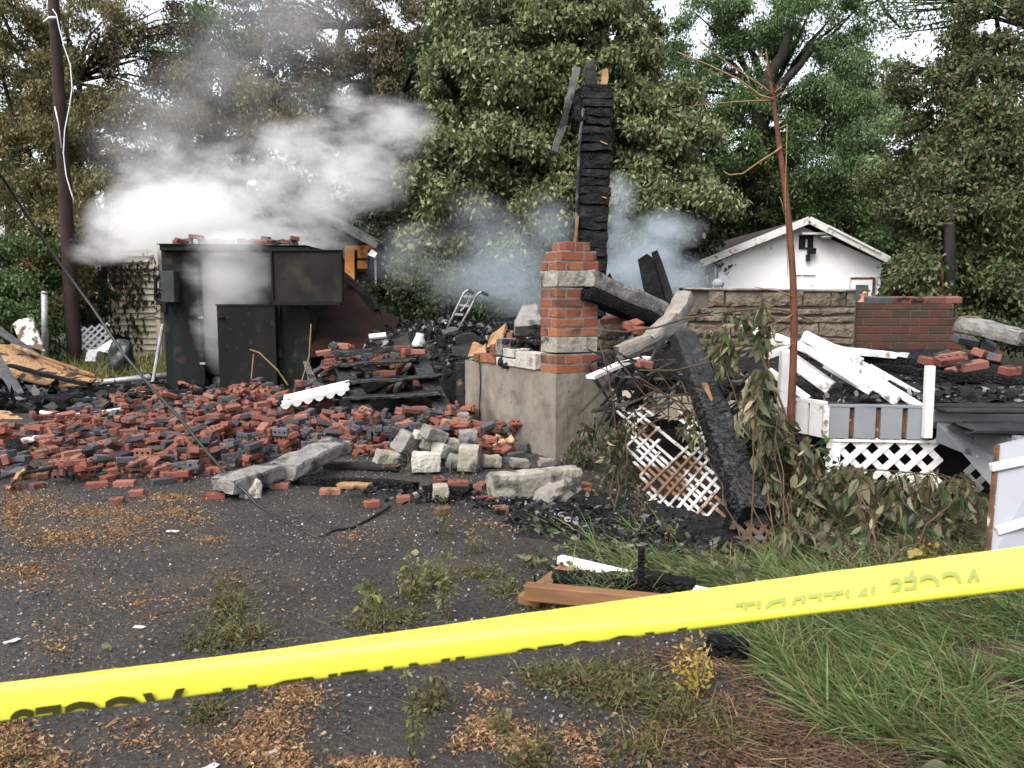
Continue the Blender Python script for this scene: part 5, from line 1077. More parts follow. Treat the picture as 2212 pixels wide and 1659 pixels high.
# strays on the driveway, read from the photograph
stray = [(262, 1082, .3, 'broken'), (463, 1072, .2, 'solid'), (603, 1050, .05, 'whole'), (690, 1042, .15, 'whole'), (714, 1062, .1, 'whole'), (757, 1050, 1.2, 'broken'), (812, 1088, .5, 'broken'), (880, 1078, .2, 'broken'), (965, 1102, .6, 'broken'), (1052, 1080, .3, 'solid'), (1112, 1070, .3, 'broken'),
         (1090, 1100, .3, 'broken'), (990, 1045, .2, 'solid'), (950, 1038, 1.9, 'whole'), (1040, 1050, 1.2, 'whole'), (1030, 1178, .25, 'whole'), (65, 1130, .6, 'broken'), (270, 1045, .1, 'solid'), (350, 1040, .7, 'whole'), (385, 1035, .3, 'whole'), (165, 1040, .3, 'whole'), (1255, 1050, .2, 'solid'), (1270, 1062, .1, 'broken'), (1225, 1078, .6, 'broken'), (36, 1055, .2, 'broken'), (305, 1065, .3, 'broken'), (210, 1048, .4, 'solid'), (90, 1048, 1, 'broken')]
for (a, b, yw, kd) in stray:
    g = G(a, b, .03); drop(g.x, g.y, 'stray', kd, random.random() < .12, yw, .15, True, False)
# choose the ones that show largest as objects
def dist(q): return (q[2].translation - V(0, 0, H)).length
placed.sort(key=lambda q: (q[3] != 'stray', dist(q)))
NI = 232
ZT = {'left': 'at the left end of the brick heap', 'middle': 'in the brick heap below the steel container', 'right': 'in the brick heap between container and foundation', 'stairs': 'piled around the burnt stairs', 'stray': 'lying loose on the driveway before the heap'}
KT = {'whole': 'whole cored', 'solid': 'whole', 'broken': 'broken'}
for kind, so, mx, zn in placed[:NI]:
    o = bpy.data.objects.new('brick', BME[kind, 'brick_soot' if so else 'brick']); C.objects.link(o); o.matrix_world = mx
    tag(o, f"{KT[kind]} {'soot-black' if so else 'red'} brick {ZT[zn]}", 'brick', f"{'sooty' if so else 'red'} {KT[kind]} bricks {ZT[zn]}")
mb = MB()
for kind, so, mx, zn in placed[NI:]:
    v, f = GEO[kind]; mb.add([mx @ Vector(p) for p in v], f, 1 if so else 0)
M['brick_si'] = brickm('brick_si', 'island', scol, (.22, .06, .035), (.60, .70))
tag(mb.build('fallen_bricks', [brickm('brick_ri', 'island', bcols, (.02, .019, .021), (.58, .67)), M['brick_si']]), 'mass of small far bricks filling the back of the heap', 'bricks', kind='stuff')
# broken bits between the bricks
def rb():
    x = random.uniform(-7, .5); y = random.uniform(6.8, 12); h = rub_h(x, y); px, py = proj((x, y, h))
    return (x, y, h + random.uniform(.0, .05)) if inpoly(px, py, core) else None
scatter_flakes('brick_crumbs', 9000, rb, .055, pm('crumb', None, None, rnd='island', cols=[(.26, .07, .035), (.03, .03, .032), (.35, .12, .06), (.05, .05, .055), (.15, .05, .03), (.3, .28, .26)], rough=.85, bump=.2), 'crumbs of brick and ash between the fallen bricks', 'crumbs', .5)
def brick_at(p, yaw, rx=0, ry=0, kind='solid', so=False, label='', group=None, s=1):
    s *= 1.2
    o = bpy.data.objects.new('brick', BME[kind, 'brick_soot' if so else 'brick']); C.objects.link(o)
    o.matrix_world = Matrix.Translation(p) @ Matrix.Rotation(yaw, 4, 'Z') @ Matrix.Rotation(rx, 4, 'X') @ Matrix.Rotation(ry, 4, 'Y') @ Matrix.Scale(s, 4)
    return tag(o, label, 'brick', group)
# bricks on the container roof
za_, zb_ = U(344, 528, BY - .12).z + .012, U(669, 534, BY - .12).z + .03
for px, up_ in [(378, 0), (392, 0), (408, 0), (420, .07), (432, 0), (447, 0), (462, .0), (474, .02), (486, 0), (523, 0), (545, 0), (556, 0), (568, .0), (576, .05), (590, 0), (602, .01), (618, 0), (636, .0), (641, .05)]:
    x = X(px, BY, 525); z = za_ + (zb_ - za_) * (px - 344) / 325 + .04 + up_; so = random.random() < .25; ro = px < 505
    brick_at(V(x, BY + random.uniform(0, .2), z + .01), random.uniform(-.5, .9), random.choice([0, 0, .3, 1.57]), random.uniform(-.15, .15), random.choice(['whole', 'solid', 'broken']), so,
             f"{'dark' if so else 'red'} brick on the {'left' if ro else 'right'} half of the steel container roof", f"{'dark' if so else 'red'} bricks on the {'left' if ro else 'right'} half of the container roof")
# bricks on the top stair and the landing
for px, py, yw, kd, lb in [(860, 766, .1, 'broken', 'sooty half brick on the burnt stair top'), (868, 752, .2, 'whole', 'red brick behind the half brick on the stair top'), (903, 760, -.15, 'whole', 'bright red cored brick lying along the stair top'), (803, 768, .2, 'broken', 'dark brick end standing on the burnt top tread'), (883, 757, .8, 'broken', 'small broken red brick between two on the stair top'), (838, 806, .1, 'solid', 'red brick lying on the middle stair tread')]:
    brick_at(U(px, py, 10.2 if py < 780 else 9.95), yw, 0, 0, kd, 'dark' in lb or 'sooty' in lb, lb)
# loose cap bricks on the brick wall
for k, (px, so) in enumerate([(1892, True), (1915, True), (1945, False), (1985, False), (2022, False), (2052, False)]):
    brick_at(U(px, 648, QY + .05), random.uniform(-.06, .06), .12, random.uniform(-.04, .04), 'solid', so, ['leftmost grey brick balanced on the brick wall top', 'grey brick second from the left on the brick wall top', 'red loose brick third from the left on the brick wall top', 'raised red loose brick in the middle of the brick wall top', 'tilted orange brick near the right end of the brick wall top', 'last red brick at the right end of the brick wall top'][k], 'loose bricks on the brick wall top', 1.15)
# bricks on the right end of the porch
for px, py, Y, yw, rx, kd, so, lb in [(2042, 770, 8.2, .6, .2, 'solid', True, 'sooty brick slanting on the porch heap, leftmost of it'), (2058, 772, 8.0, .2, .1, 'solid', False, 'red brick half hidden in the porch heap'), (2085, 735, 8.6, .1, .4, 'whole', True, 'dark brick topmost of the porch heap'), (2050, 778, 7.7, .1, .3, 'whole', False, 'pink-red cored brick at the front of the porch heap'),
        (2100, 790, 7.4, .1, .1, 'solid', False, 'long red brick lying low at the right of the porch heap'), (2135, 748, 8.2, 1.1, .5, 'solid', True, 'dark brick leaning steeply under the stone lintel'), (2125, 765, 8.0, .5, .3, 'solid', False, 'brown brick wedged under the stone lintel'), (2150, 775, 7.8, .9, .2, 'solid', True, 'dark mortar-crusted brick at the right end of the heap'), (2075, 800, 7.5, .2, 0, 'solid', False, 'red brick bedded in ash at the front right of the deck'),
        (2016, 782, 7.8, -.1, .1, 'whole', False, 'orange brick edge at the left of the porch heap'), (2190, 800, 7.4, .3, .1, 'broken', False, 'broken red brick near the right edge of the deck')]:
    brick_at(U(px, py, Y), yw, rx, random.uniform(-.2, .2), kd, so, lb, 'bricks in the heap at the right end of the porch', 1.25)
# bricks behind the pillar and left of it
for px, py, Y, yw, rx, kd, so, lb in [(1368, 702, 7.9, .9, .4, 'solid', False, 'brown brick tilted against the curved concrete strip'), (1390, 715, 7.8, .4, .2, 'solid', False, 'second brown brick beside the curved concrete strip'), (1322, 690, 8.4, -.5, .3, 'solid', False, 'dark red brick just right of the pillar'), (1400, 788, 7.2, .3, .1, 'broken', False, 'half brick with black edge above the cream skirt'),
        (1108, 728, 9.0, 1.2, 1.57, 'whole', False, 'upper red brick of the little stack left of the pillar'), (1120, 736, 9.0, .3, .2, 'whole', False, 'middle red brick of the little stack left of the pillar'), (1112, 752, 8.95, .8, 1.57, 'broken', False, 'lowest broken brick of the stack left of the pillar'), (700, 762, 11.4, .4, .1, 'whole', False, 'red cored brick highest on the heap below the rust-brown sheet'), (1140, 700, 9.2, .3, .3, 'broken', True, 'dark brick bit lying on the burnt floor by the pillar')]:
    brick_at(U(px, py, Y), yw, rx, random.uniform(-.2, .2), kd, so, lb, None, 1.1)

# pale stone blocks at the foot of the foundation
blocks = [(833, 990, .24, .17, .17, .5, .3, 'limestone', 'pale block with rounded grey end, leftmost of the stone blocks'), (880, 958, .2, .2, .24, .9, .5, 'greystone', 'grey block tilted on its corner behind the front blocks'), (921, 998, .29, .2, .20, .06, 0, 'whitestone', 'large cream rough-faced block at the front of the stone heap'),
          (1015, 988, .20, .24, .27, -.15, .05, 'limestone', 'tall cream block standing right of the rough-faced block'), (1011, 944, .2, .18, .15, .1, 0, 'greystone', 'grey topped block sitting high on the stone heap'), (910, 940, .16, .14, .1, .6, .3, 'whitestone', 'small white block on top of the tilted grey one'), (938, 938, .24, .18, .13, .7, .4, 'greystone', 'flat grey slab slanting at the back of the stone heap'),
          (928, 962, .2, .16, .12, .3, .3, 'limestone', 'cream block half buried at the middle of the heap'), (955, 975, .2, .16, .16, .9, .3, 'whitestone', 'white block leaning behind the large cream block'), (978, 962, .18, .14, .15, .4, .2, 'limestone', 'pale block pressed against the tall cream block'), (990, 1000, .22, .16, .13, .3, .25, 'greystone', 'sooty grey block low in front of the stone heap'),
          (1063, 998, .2, .14, .12, .3, .1, 'limestone', 'cream block lying in front of the insulation scraps'), (952, 1064, .13, .13, .15, .1, 0, 'limestone', 'small lone pale block on the driveway'), (990, 905, .26, .2, .19, .2, .1, 'greystone', 'block with charred black face at the top of the heap'), (968, 918, .16, .1, .14, .6, .2, 'osb', 'tan chunk leaning on the charred block'), (1120, 1000, .18, .14, .1, .3, .1, 'mortar', 'dull grey block against the foundation base'), (1178, 998, .16, .12, .09, .3, .1, 'mortar', 'low grey block near the foundation corner')]
for (px, py, a, b, c, yw, tl, mt, lb) in blocks:
    a, b, c = a * .84, b * .84, c * .84
    g = G(px, py + c * 1737 / 8 * .45, .0); zz = max(rub_h(g.x, g.y), 0) + c * .5 + (.10 if py < 950 else .02)
    g = G(px, py, zz); mb = MB(); mb.rough(V(-a / 2, 0, 0), V(a / 2, 0, 0), b, c, seg=7, sub=5, amp=.011, sc=12, ragged=.012)
    Rm = Matrix.Translation(g) @ Matrix.Rotation(yw, 4, 'Z') @ Matrix.Rotation(tl, 4, 'Y') @ Matrix.Rotation(tl * .5, 4, 'X')
    mb.v = [Rm @ v for v in mb.v]; single(mb, 'stone_block', mt, lb, 'stone block', 'stone blocks heaped at the foundation', bevel=.006)
mb = MB(); mb.rough(G(1062, 1050, .12), G(1245, 1035, .12), .2, .2, seg=20, sub=5, amp=.012, ragged=.03); single(mb, 'stone_lintel', 'limestone', 'long pale stone lintel lying in front of the foundation corner', 'stone beam')
for (a, b, w, h, lb) in [((610, 1018, .13), (735, 962, .22), .26, .13, 'longer piece of the grey broken lintel on the bricks'), ((485, 1050, .12), (625, 1008, .13), .24, .12, 'shorter cracked piece of the grey broken lintel')]:
    mb = MB(); mb.rough(G(*a), G(*b), w, h, seg=16, sub=5, amp=.022, sc=6, ragged=.08); single(mb, 'broken_lintel', 'greystone', lb, 'stone beam', 'two pieces of a broken grey lintel')
for (px, py, r, mt, lb) in [(490, 1055, .11, 'char', 'black lump under the end of the broken lintel'), (545, 1062, .09, 'whitestone', 'white rubble lump at the end of the broken lintel'), (620, 1030, .10, 'whitestone', 'white mortar lump below the broken lintel'), (655, 1020, .08, 'limestone', 'small cream lump right of the broken lintel'), (575, 1045, .08, 'greystone', 'grey mortar lump between the lintel pieces'), (1195, 1068, .13, 'mortar', 'rough mortar lump before the long pale lintel')]:
    g = G(px, py, r * .6); mb = MB(); mb.chunk(g, (r, r * .8, r * .7), amp=.5, sub=3); single(mb, 'mortar_lump', mt, lb, 'rubble lump')
for (px, py, Y, n, lb) in [(1080, 975, 8.2, 16, 'tan insulation scraps against the foundation wall'), (1130, 770, 8.6, 12, 'grey ash lumps left of the pillar')]:
    mb = MB()
    for i in range(n): mb.chunk(U(px + random.uniform(-45, 45), py + random.uniform(-28, 28), Y + random.uniform(-.15, .15)), (.05, .05, .04), amp=.6, sub=2)
    tag(mb.build('insulation_scraps' if 'tan' in lb else 'ash_lumps', M['insul'] if 'tan' in lb else M['char_fine']), lb, 'scraps', kind='stuff')
mb = MB()
for i in range(60): mb.chunk(U(1130 + random.uniform(-40, 38), 768 + random.uniform(-32, 26), 8.55 + random.uniform(-.15, .15)), (.04, .04, .035), amp=.6, sub=1)
tag(mb.build('cinders', M['char_fine']), 'black cinders heaped left of the brick pillar', 'cinders', kind='stuff')
# white cornice on the heap
cn = thing('cornice', 'white moulded eave cornice with scalloped edge lying on the bricks', 'cornice', G(680, 880, .1))
a, b = U(610, 872, 9.55), U(752, 838, 9.85); mb = MB(); mb.beam(a, b, .16, .05); mb.beam(a + V(0, .06, .045), b + V(0, .06, .045), .1, .04); mb.beam(a + V(0, .08, .075), b + V(0, .08, .075), .07, .03); mb.build('moulding', M['white'], cn, bevel=.008)
mb = MB()
for i in range(6):
    t0, t1 = i / 6, (i + 1) / 6; p, q = a.lerp(b, t0) + V(0, -.085, -.01), a.lerp(b, t1) + V(0, -.085, -.01)
    mb.slab([p, p.lerp(q, .2) + V(0, 0, -.045), p.lerp(q, .5) + V(0, 0, -.065), p.lerp(q, .8) + V(0, 0, -.045), q], (0, .012, .006))
mb.build('scallop', M['white'], cn)
for (a, b, w, h, mt, lb) in [((640, 1036, .05), (900, 1050, .05), .12, .07, 'char', 'black charred plank lying along the front of the heap'), ((740, 1048, .11), (800, 1050, .11), .1, .04, 'fresh_wood', 'ochre bare patch of wood on the charred plank'), ((700, 1002, .05), (860, 1010, .05), .1, .05, 'char_wood', 'scorched lath with pinkish face under the stone blocks'), ((930, 1052, .06), (1010, 1065, .06), .12, .06, 'char', 'black board end under the red bricks at the front'),
        ((0, 1030, .1), (250, 990, .14), .05, .03, 'char_wood', 'thin brown lath across the bricks at far left'), ((18, 1055, .06), (58, 1005, .15), .03, .02, 'fresh_wood', 'bright yellow stick among the bricks at far left'), ((680, 830, .35), (660, 780, .6), .09, .04, 'grey_char', 'grey plank stub leaning at the container foot')]:
    mb = MB(); mb.rough(G(*a), G(*b), w, h, seg=14, sub=3, amp=.012); single(mb, 'charred_plank', mt, lb, 'plank')
# thin canes standing by the container
for pts, lb in [([(540, 755), (560, 762), (600, 800), (622, 832)], 'dry bent cane leaning before the lower container door'), ([(548, 765), (540, 850)], 'straight thin cane beside the bent one'), ([(672, 700), (668, 770), (650, 830)], 'thin tan cane before the right container panel')]:
    mb = MB(); mb.tube([U(x, y, 11.8) for x, y in pts], .011, 5); single(mb, 'dry_cane', 'tan_twig', lb, 'cane')

# ================================================================== LEFT SIDE DEBRIS
mb = MB(); nx, ny = 50, 40; vs = []; fs = []
for j in range(ny):
    for i in range(nx):
        x = -9.5 + 5.6 * i / (nx - 1); y = 10.6 + 3.2 * j / (ny - 1)
        e = ss(0, .15, i / nx) * (1 - ss(.75, 1, i / nx)) * ss(0, .2, j / ny) * (1 - ss(.8, 1, j / ny))
        vs.append((x, y, -.06 + e * (.10 + .09 * mnoise.noise(V(x * 1.5, y * 1.5, 2)) + .06 * mnoise.noise(V(x * 6, y * 6, 2)))))
for j in range(ny - 1):
    for i in range(nx - 1): fs.append((j * nx + i, j * nx + i + 1, (j + 1) * nx + i + 1, (j + 1) * nx + i))
mb.add(vs, fs); tag(mb.build('charred_heap', M['debris']), 'low black heap of burnt roofing between the boards and the container', 'charred debris', kind='stuff')
def lf_():
    x, y = random.uniform(-9, -4.4), random.uniform(10.7, 13.6); return (x, y, .05 + random.uniform(0, .14))
scatter_flakes('roof_scraps', 2600, lf_, .16, M['flake'], 'black scraps of burnt roofing around the low heap at left', 'scraps', .35)
for k in range(9):
    x, y = random.uniform(-7.6, -5.0), random.uniform(11.0, 12.9); a = random.uniform(-.5, .5); L = random.uniform(.5, 1.3); d = V(math.cos(a), math.sin(a), random.uniform(-.05, .15)) * L
    mb = MB(); mb.rough(V(x, y, .17), V(x, y, .17) + d, random.uniform(.06, .16), .05, seg=8, sub=2); tag(mb.build('charred_board', M['char_fine']), 'black burnt board scattered on the low heap at left', 'board', 'black boards on the low heap at left')
def slabpoly(name, pts, t, mat, label, cat, group=None):
    m = MB(); m.slab([U(*p) for p in pts], t); return single(m, name, mat, label, cat, group)
slabpoly('fibre_board', [(-60, 740, 13.6), (30, 745, 13.8), (85, 765, 13.6), (130, 790, 13.2), (210, 815, 12.6), (190, 832, 12.3), (140, 835, 12.2), (90, 828, 12.3), (30, 815, 12.6), (-60, 812, 12.8)], (0, .02, -.03), 'osb', 'large tawny shredded fibre board sloping down at far left', 'board')
slabpoly('fibre_board', [(-60, 880, 10.6), (20, 888, 10.5), (50, 905, 10.2), (62, 925, 9.9), (30, 942, 9.7), (-60, 950, 9.7)], (0, .02, -.03), 'osb', 'smaller tawny fibre board lying flat at the left edge', 'board')
for (a, b, w, h, mt, lb) in [((25, 745, 13.4), (220, 822, 12.5), .05, .04, 'fresh_wood', 'bright split lath along the upper edge of the fibre board'), ((60, 760, 13.2), (205, 812, 12.5), .04, .04, 'orange_wood', 'second orange lath beside the bright one on the fibre board'), ((-20, 700, 13.8), (75, 768, 13.3), .16, .05, 'slate', 'grey roofing strip bent over the fibre board top'), ((-10, 770, 12.6), (60, 885, 11.2), .16, .04, 'slate', 'dark grey roofing strip curling down at the left edge'), ((20, 790, 12.4), (195, 832, 12), .1, .05, 'char', 'charred batten at the lower edge of the fibre board'),
                            ((140, 875, 11.2), (330, 850, 11.4), .2, .1, 'char', 'thick black charred timber lying before the heap'), ((20, 870, 11), (120, 895, 10.6), .14, .05, 'char_wood', 'brown-black plank slanting beside the smaller fibre board'), ((60, 925, 9.9), (270, 900, 10.2), .1, .05, 'char', 'long flat charred batten at the back of the bricks')]:
    mb = MB(); mb.rough(U(*a), U(*b), w, h, seg=12, sub=3, amp=.012); single(mb, 'charred_batten' if mt.startswith('char') else 'roof_strip' if mt == 'slate' else 'wood_lath', mt, lb, 'batten')
mb = MB(); mb.tube([U(88, 890, 10.4), U(140, 900, 10.2), U(215, 893, 10.3), U(295, 880, 10.5)], [.025, .035, .035, .03], 6); single(mb, 'white_strip', 'white_burn', 'bent white strip of trim along the back edge of the bricks', 'trim strip')
mb = MB(); mb.tube([U(168, 832, 13.0), U(240, 824, 13.1), U(362, 811, 13.2)], .055, 10); single(mb, 'grey_pipe', 'galv', 'long grey pipe lying on the ground left of the container', 'pipe', smooth=True)
mb = MB(); mb.tube([U(328, 838, 12.6), U(352, 700, 12.9)], .028, 8); single(mb, 'leaning_pole', 'galv', 'slim grey pole leaning against the container side', 'pole')
mb = MB(); mb.tube([U(98, 820, 16.4), U(97, 700, 16.4), U(96, 634, 16.4)], .062, 10); mb.tube([U(96, 634, 16.4), U(96, 629, 16.4)], [.072, .05], 10); single(mb, 'fence_post', 'galv', 'round grey metal fence post at left', 'post', smooth=True)
slabpoly('propped_sheet', [(27, 700, 16), (40, 690, 16), (68, 685, 16), (96, 758, 15.8), (45, 745, 15.8)], (0, .05, 0), 'dirty_white', 'dirty white sheet propped up behind the fibre board', 'panel')
lp = lat_panel(panel(U(174, 708, 18.4), U(240, 696, 18.4), U(240, 752, 18.4), U(174, 757, 18.4)), 4, .045, .012, None, .9); single(lp, 'lattice_panel', 'light_grey_paint', 'small grey lattice panel leaning behind the utility pole base', 'lattice')
mb = MB(); c = U(262, 770, 16.5); mb.chunk(c, (.26, .25, .38), rot=0, amp=.4, sub=3); single(mb, 'rubbish_bag', 'bag', 'dark green rubbish bag slumped before the cream siding', 'bag', smooth=True)
mb = MB(); c = U(195, 770, 16.6); mb.slab([c + V(-.12, 0, -.1), c + V(.1, 0, -.1), c + V(.14, .02, .1), c + V(-.06, .02, .14)], (0, .2, 0)); single(mb, 'white_carton', 'paper', 'crumpled white carton in the grass left of the bag', 'carton')
mb = MB(); mb.slab([U(215, 750, 17), U(240, 735, 17), U(252, 745, 17), U(235, 762, 16.9), U(205, 758, 16.9)], (0, .1, .04)); single(mb, 'crumpled_sheet', 'paper', 'crumpled pale sheet behind the rubbish bag', 'sheet')
mb = MB(); mb.chunk(U(312, 866, 11.4), (.09, .08, .12), amp=.8, sub=2); single(mb, 'foil_scrap', 'paper', 'crumpled foil scrap at the back of the bricks', 'scrap')
mb = MB(); mb.chunk(U(240, 888, 11), (.07, .06, .05), amp=.7, sub=2); single(mb, 'teal_scrap', 'teal', 'small teal cloth scrap on the black heap', 'scrap')
mb = MB(); mb.slab([U(238, 720, 20.8), U(275, 730, 20.8), U(275, 740, 20.8), U(240, 732, 20.8)], (0, .05, 0)); single(mb, 'rusty_plank', 'brown_sheet', 'rust-brown plank leaning against the cream siding', 'plank')
for k, (px, py, sz) in enumerate([(58, 950, .1), (85, 947, .1), (30, 968, .12)]):
    mb = MB(); g = G(px, py, .12); mb.chunk(g, (sz, sz * .8, sz * .3), amp=.7, sub=2); single(mb, 'paper_scrap', ['paper', 'paper', 'char'][k], ['white scrap at the left edge of the bricks', 'second white scrap right beside the first', 'black scrap beside the white ones at the left'][k], 'scrap')

# ================================================================== CABLE AND WIRES
mb = MB(); cpts = [U(-30, 350, 7), U(5, 383, 7.2), U(60, 468, 7.4), U(130, 570, 7.5), U(200, 665, 7.4), U(265, 762, 7.2), U(330, 840, 6.9), U(390, 905, 6.6), U(450, 980, 6.3), U(500, 1035, 6.1), U(530, 1062, 5.9), G(555, 1090, .02), G(600, 1120, .015), G(640, 1138, .015), G(680, 1160, .015), G(700, 1158, .015), G(720, 1145, .02), G(760, 1140, .02), G(800, 1120, .02), G(843, 1094, .03)]
mb.tube(cpts, [.013] * 9 + [.012] * 3 + [.010] * 8, 8); single(mb, 'power_cable', 'rubber', 'black torn power cable hanging down and trailing over the driveway', 'cable', smooth=True)
mb = MB(); mb.tube([U(641, 1088, 6.0), U(650, 1100, 5.9), U(655, 1118, 5.75), G(653, 1136, .02), G(630, 1134, .015)], .008, 6); single(mb, 'white_wire', 'white', 'short white wire sticking up beside the black cable', 'wire', smooth=True)

# ================================================================== TIMBER IN FRONT
mb = MB(); mb.beam(G(1134, 1276, .10), G(1500, 1310, .08), .08, .075, jit=.003); single(mb, 'orange_timber', 'orange_wood', 'long orange-brown wet timber lying behind the tape', 'timber', bevel=.006)
mb = MB(); mb.beam(G(1140, 1300, .03), G(1228, 1232, .04), .12, .05, jit=.004); single(mb, 'orange_timber', 'orange_wood', 'short orange-brown timber crossing under the long one', 'timber', bevel=.006)
mb = MB(); mb.beam(G(1208, 1208, .06), G(1560, 1290, .07), .055, .045, jit=.003); single(mb, 'white_batten', 'white', 'white painted batten lying on the ash behind the orange timber', 'batten', bevel=.006)
mb = MB(); mb.rough(G(1200, 1258, .05), G(1500, 1275, .06), .14, .1, seg=20, sub=4, amp=.02); single(mb, 'charred_log', 'char', 'black charred timber between the white batten and orange timber', 'timber')
mb = MB(); mb.rough(G(1382, 1318), U(1387, 1180, G(1382, 1318).y), .03, .03, seg=8, sub=2, amp=.004); single(mb, 'charred_peg', 'char', 'thin black charred stake upright among the front timbers', 'stake')
mb = MB(); mb.chunk(G(1570, 1400, .05), (.1, .08, .06), amp=.4, sub=3); mb.slab([G(1545, 1420, .01), G(1600, 1425, .01), G(1605, 1440, .01), G(1550, 1440, .01)], (0, 0, .015)); single(mb, 'charred_chunk', 'char', 'black charred lump at the edge of the grass below the tape', 'charred wood')
mb = MB(); mb.slab([U(762, 1300, 4.25), U(770, 1280, 4.25), U(785, 1276, 4.25), U(788, 1294, 4.25), U(782, 1318, 4.2), U(768, 1318, 4.2)], (.02, .03, 0)); single(mb, 'brick_chip', 'brick_i', 'small reddish brick chip standing in the weeds at centre', 'brick chip')

# ================================================================== PEOPLE BEHIND THE WALL
def skin_obj(name, joints, edges, mat, parent, sub=2):
    me = bpy.data.meshes.new(name); og = ORG[parent.name]
    me.from_pydata([Vector(p) - og for p, r in joints], edges, []); me.materials.append(mat)
    o = bpy.data.objects.new(name, me); C.objects.link(o); o.parent = parent; ORG[o.name] = og
    md = o.modifiers.new('skin', 'SKIN'); md.use_smooth_shade = True
    for i, (p, r) in enumerate(joints):
        sv = me.skin_vertices[0].data[i]; sv.radius = (r, r) if not isinstance(r, tuple) else r; sv.use_root = i == 0
    o.modifiers.new('subdivision', 'SUBSURF').levels = sub; o.modifiers['subdivision'].render_levels = sub
    return o
def person(x, y, hgt, label, yaw, hat):
    k = hgt / 1.75; root = thing('person', label, 'person', (x, y, 0)); ca, sa = math.cos(yaw), math.sin(yaw)
    def P(a, b, c): return V(x + (a * ca - b * sa) * k, y + (a * sa + b * ca) * k, c * k)      # local -y is the way they face
    J = [(P(0, 0, .95), .13), (P(0, .01, 1.2), .13), (P(0, .02, 1.42), .11), (P(0, .01, 1.52), .055), (P(0, -.01, 1.60), (.068, .078)), (P(0, -.005, 1.68), (.076, .09)), (P(0, 0, 1.72), .05),
         (P(.17, .02, 1.42), .06), (P(.24, .03, 1.15), .045), (P(.23, -.05, .9), .032), (P(.23, -.07, .82), .04), (P(-.17, .02, 1.42), .06), (P(-.24, .03, 1.15), .045), (P(-.23, -.05, .9), .032), (P(-.23, -.07, .82), .04),
         (P(.09, 0, .9), .09), (P(.1, -.01, .5), .062), (P(.1, .02, .08), .045), (P(.1, -.13, .04), .035), (P(-.09, 0, .9), .09), (P(-.1, -.01, .5), .062), (P(-.1, .02, .08), .045), (P(-.1, -.13, .04), .035)]
    fing = []
    for s, wi in ((1, 10), (-1, 14)):
        for q in range(4): fing.append((wi, P(s * .235 + (q - 1.5) * .004, -.10 + q * .018, .735), .009))
        fing.append((wi, P(s * .21, -.11, .78), .01))
    E = [(0, 1), (1, 2), (2, 3), (3, 4), (4, 5), (5, 6), (2, 7), (7, 8), (8, 9), (9, 10), (2, 11), (11, 12), (12, 13), (13, 14), (0, 15), (15, 16), (16, 17), (17, 18), (0, 19), (19, 20), (20, 21), (21, 22)]
    for wi, p, r in fing: J.append((p, r)); E.append((wi, len(J) - 1))
    b = skin_obj('body', J, E, M['skin'], root)
    mb = MB(); mb.blob(P(0, -.095, 1.625), (.014, .022, .022), 8, 6); mb.build('nose', M['skin'], b, smooth=True)
    for s in (-1, 1):
        mb = MB(); mb.blob(P(s * .078, 0, 1.63), (.012, .02, .032), 8, 6); mb.build('ear', M['skin'], b, smooth=True)
    for s in (-1, 1):
        mb = MB(); mb.blob(P(s * .032, -.08, 1.652), (.012, .01, .008), 8, 6); mb.build('eye', M['black'], b, smooth=True)
    skin_obj('jacket', [(P(0, 0, .86), .155), (P(0, .01, 1.1), .155), (P(0, .02, 1.36), .145), (P(0, .02, 1.47), .075), (P(.18, .02, 1.42), .075), (P(.245, .03, 1.15), .06), (P(.235, -.045, .92), .048), (P(-.18, .02, 1.42), .075), (P(-.245, .03, 1.15), .06), (P(-.235, -.045, .92), .048)],
             [(0, 1), (1, 2), (2, 3), (2, 4), (4, 5), (5, 6), (2, 7), (7, 8), (8, 9)], M['jacket'], root)
    skin_obj('trousers', [(P(0, 0, .92), .14), (P(.09, 0, .86), .1), (P(.1, -.01, .5), .075), (P(.1, .02, .1), .06), (P(-.09, 0, .86), .1), (P(-.1, -.01, .5), .075), (P(-.1, .02, .1), .06)], [(0, 1), (1, 2), (2, 3), (0, 4), (4, 5), (5, 6)], M['trousers'], root)
    if hat:
        mb = MB(); vs = []
        mb.blob(P(0, 0, 1.70), (.098 * k, .112 * k, .085 * k), 18, 12); mb.slab([P(.07, .08, 1.70), P(.05, .17, 1.685), P(-.05, .17, 1.685), P(-.07, .08, 1.70)], (0, 0, .012)); mb.build('cap', M['cap'], root, smooth=True)
    else:
        mb = MB(); mb.blob(P(0, .025, 1.675), (.084 * k, .09 * k, .075 * k), 16, 10); mb.build('hair', M['hair'], root, smooth=True)
        mb = MB(); mb.beam(P(-.07, -.09, 1.652), P(.07, -.09, 1.652), .006, .012); mb.build('glasses', M['black'], root)
person(U(1866, 640, 18).x, 18, 1.75, 'person in a dark jacket with short dark hair, face just above the brick wall', .1, False)
person(U(1551, 620, 14).x, 14, 1.86, 'person in a grey cap seen from behind at the garage corner', .2, True)

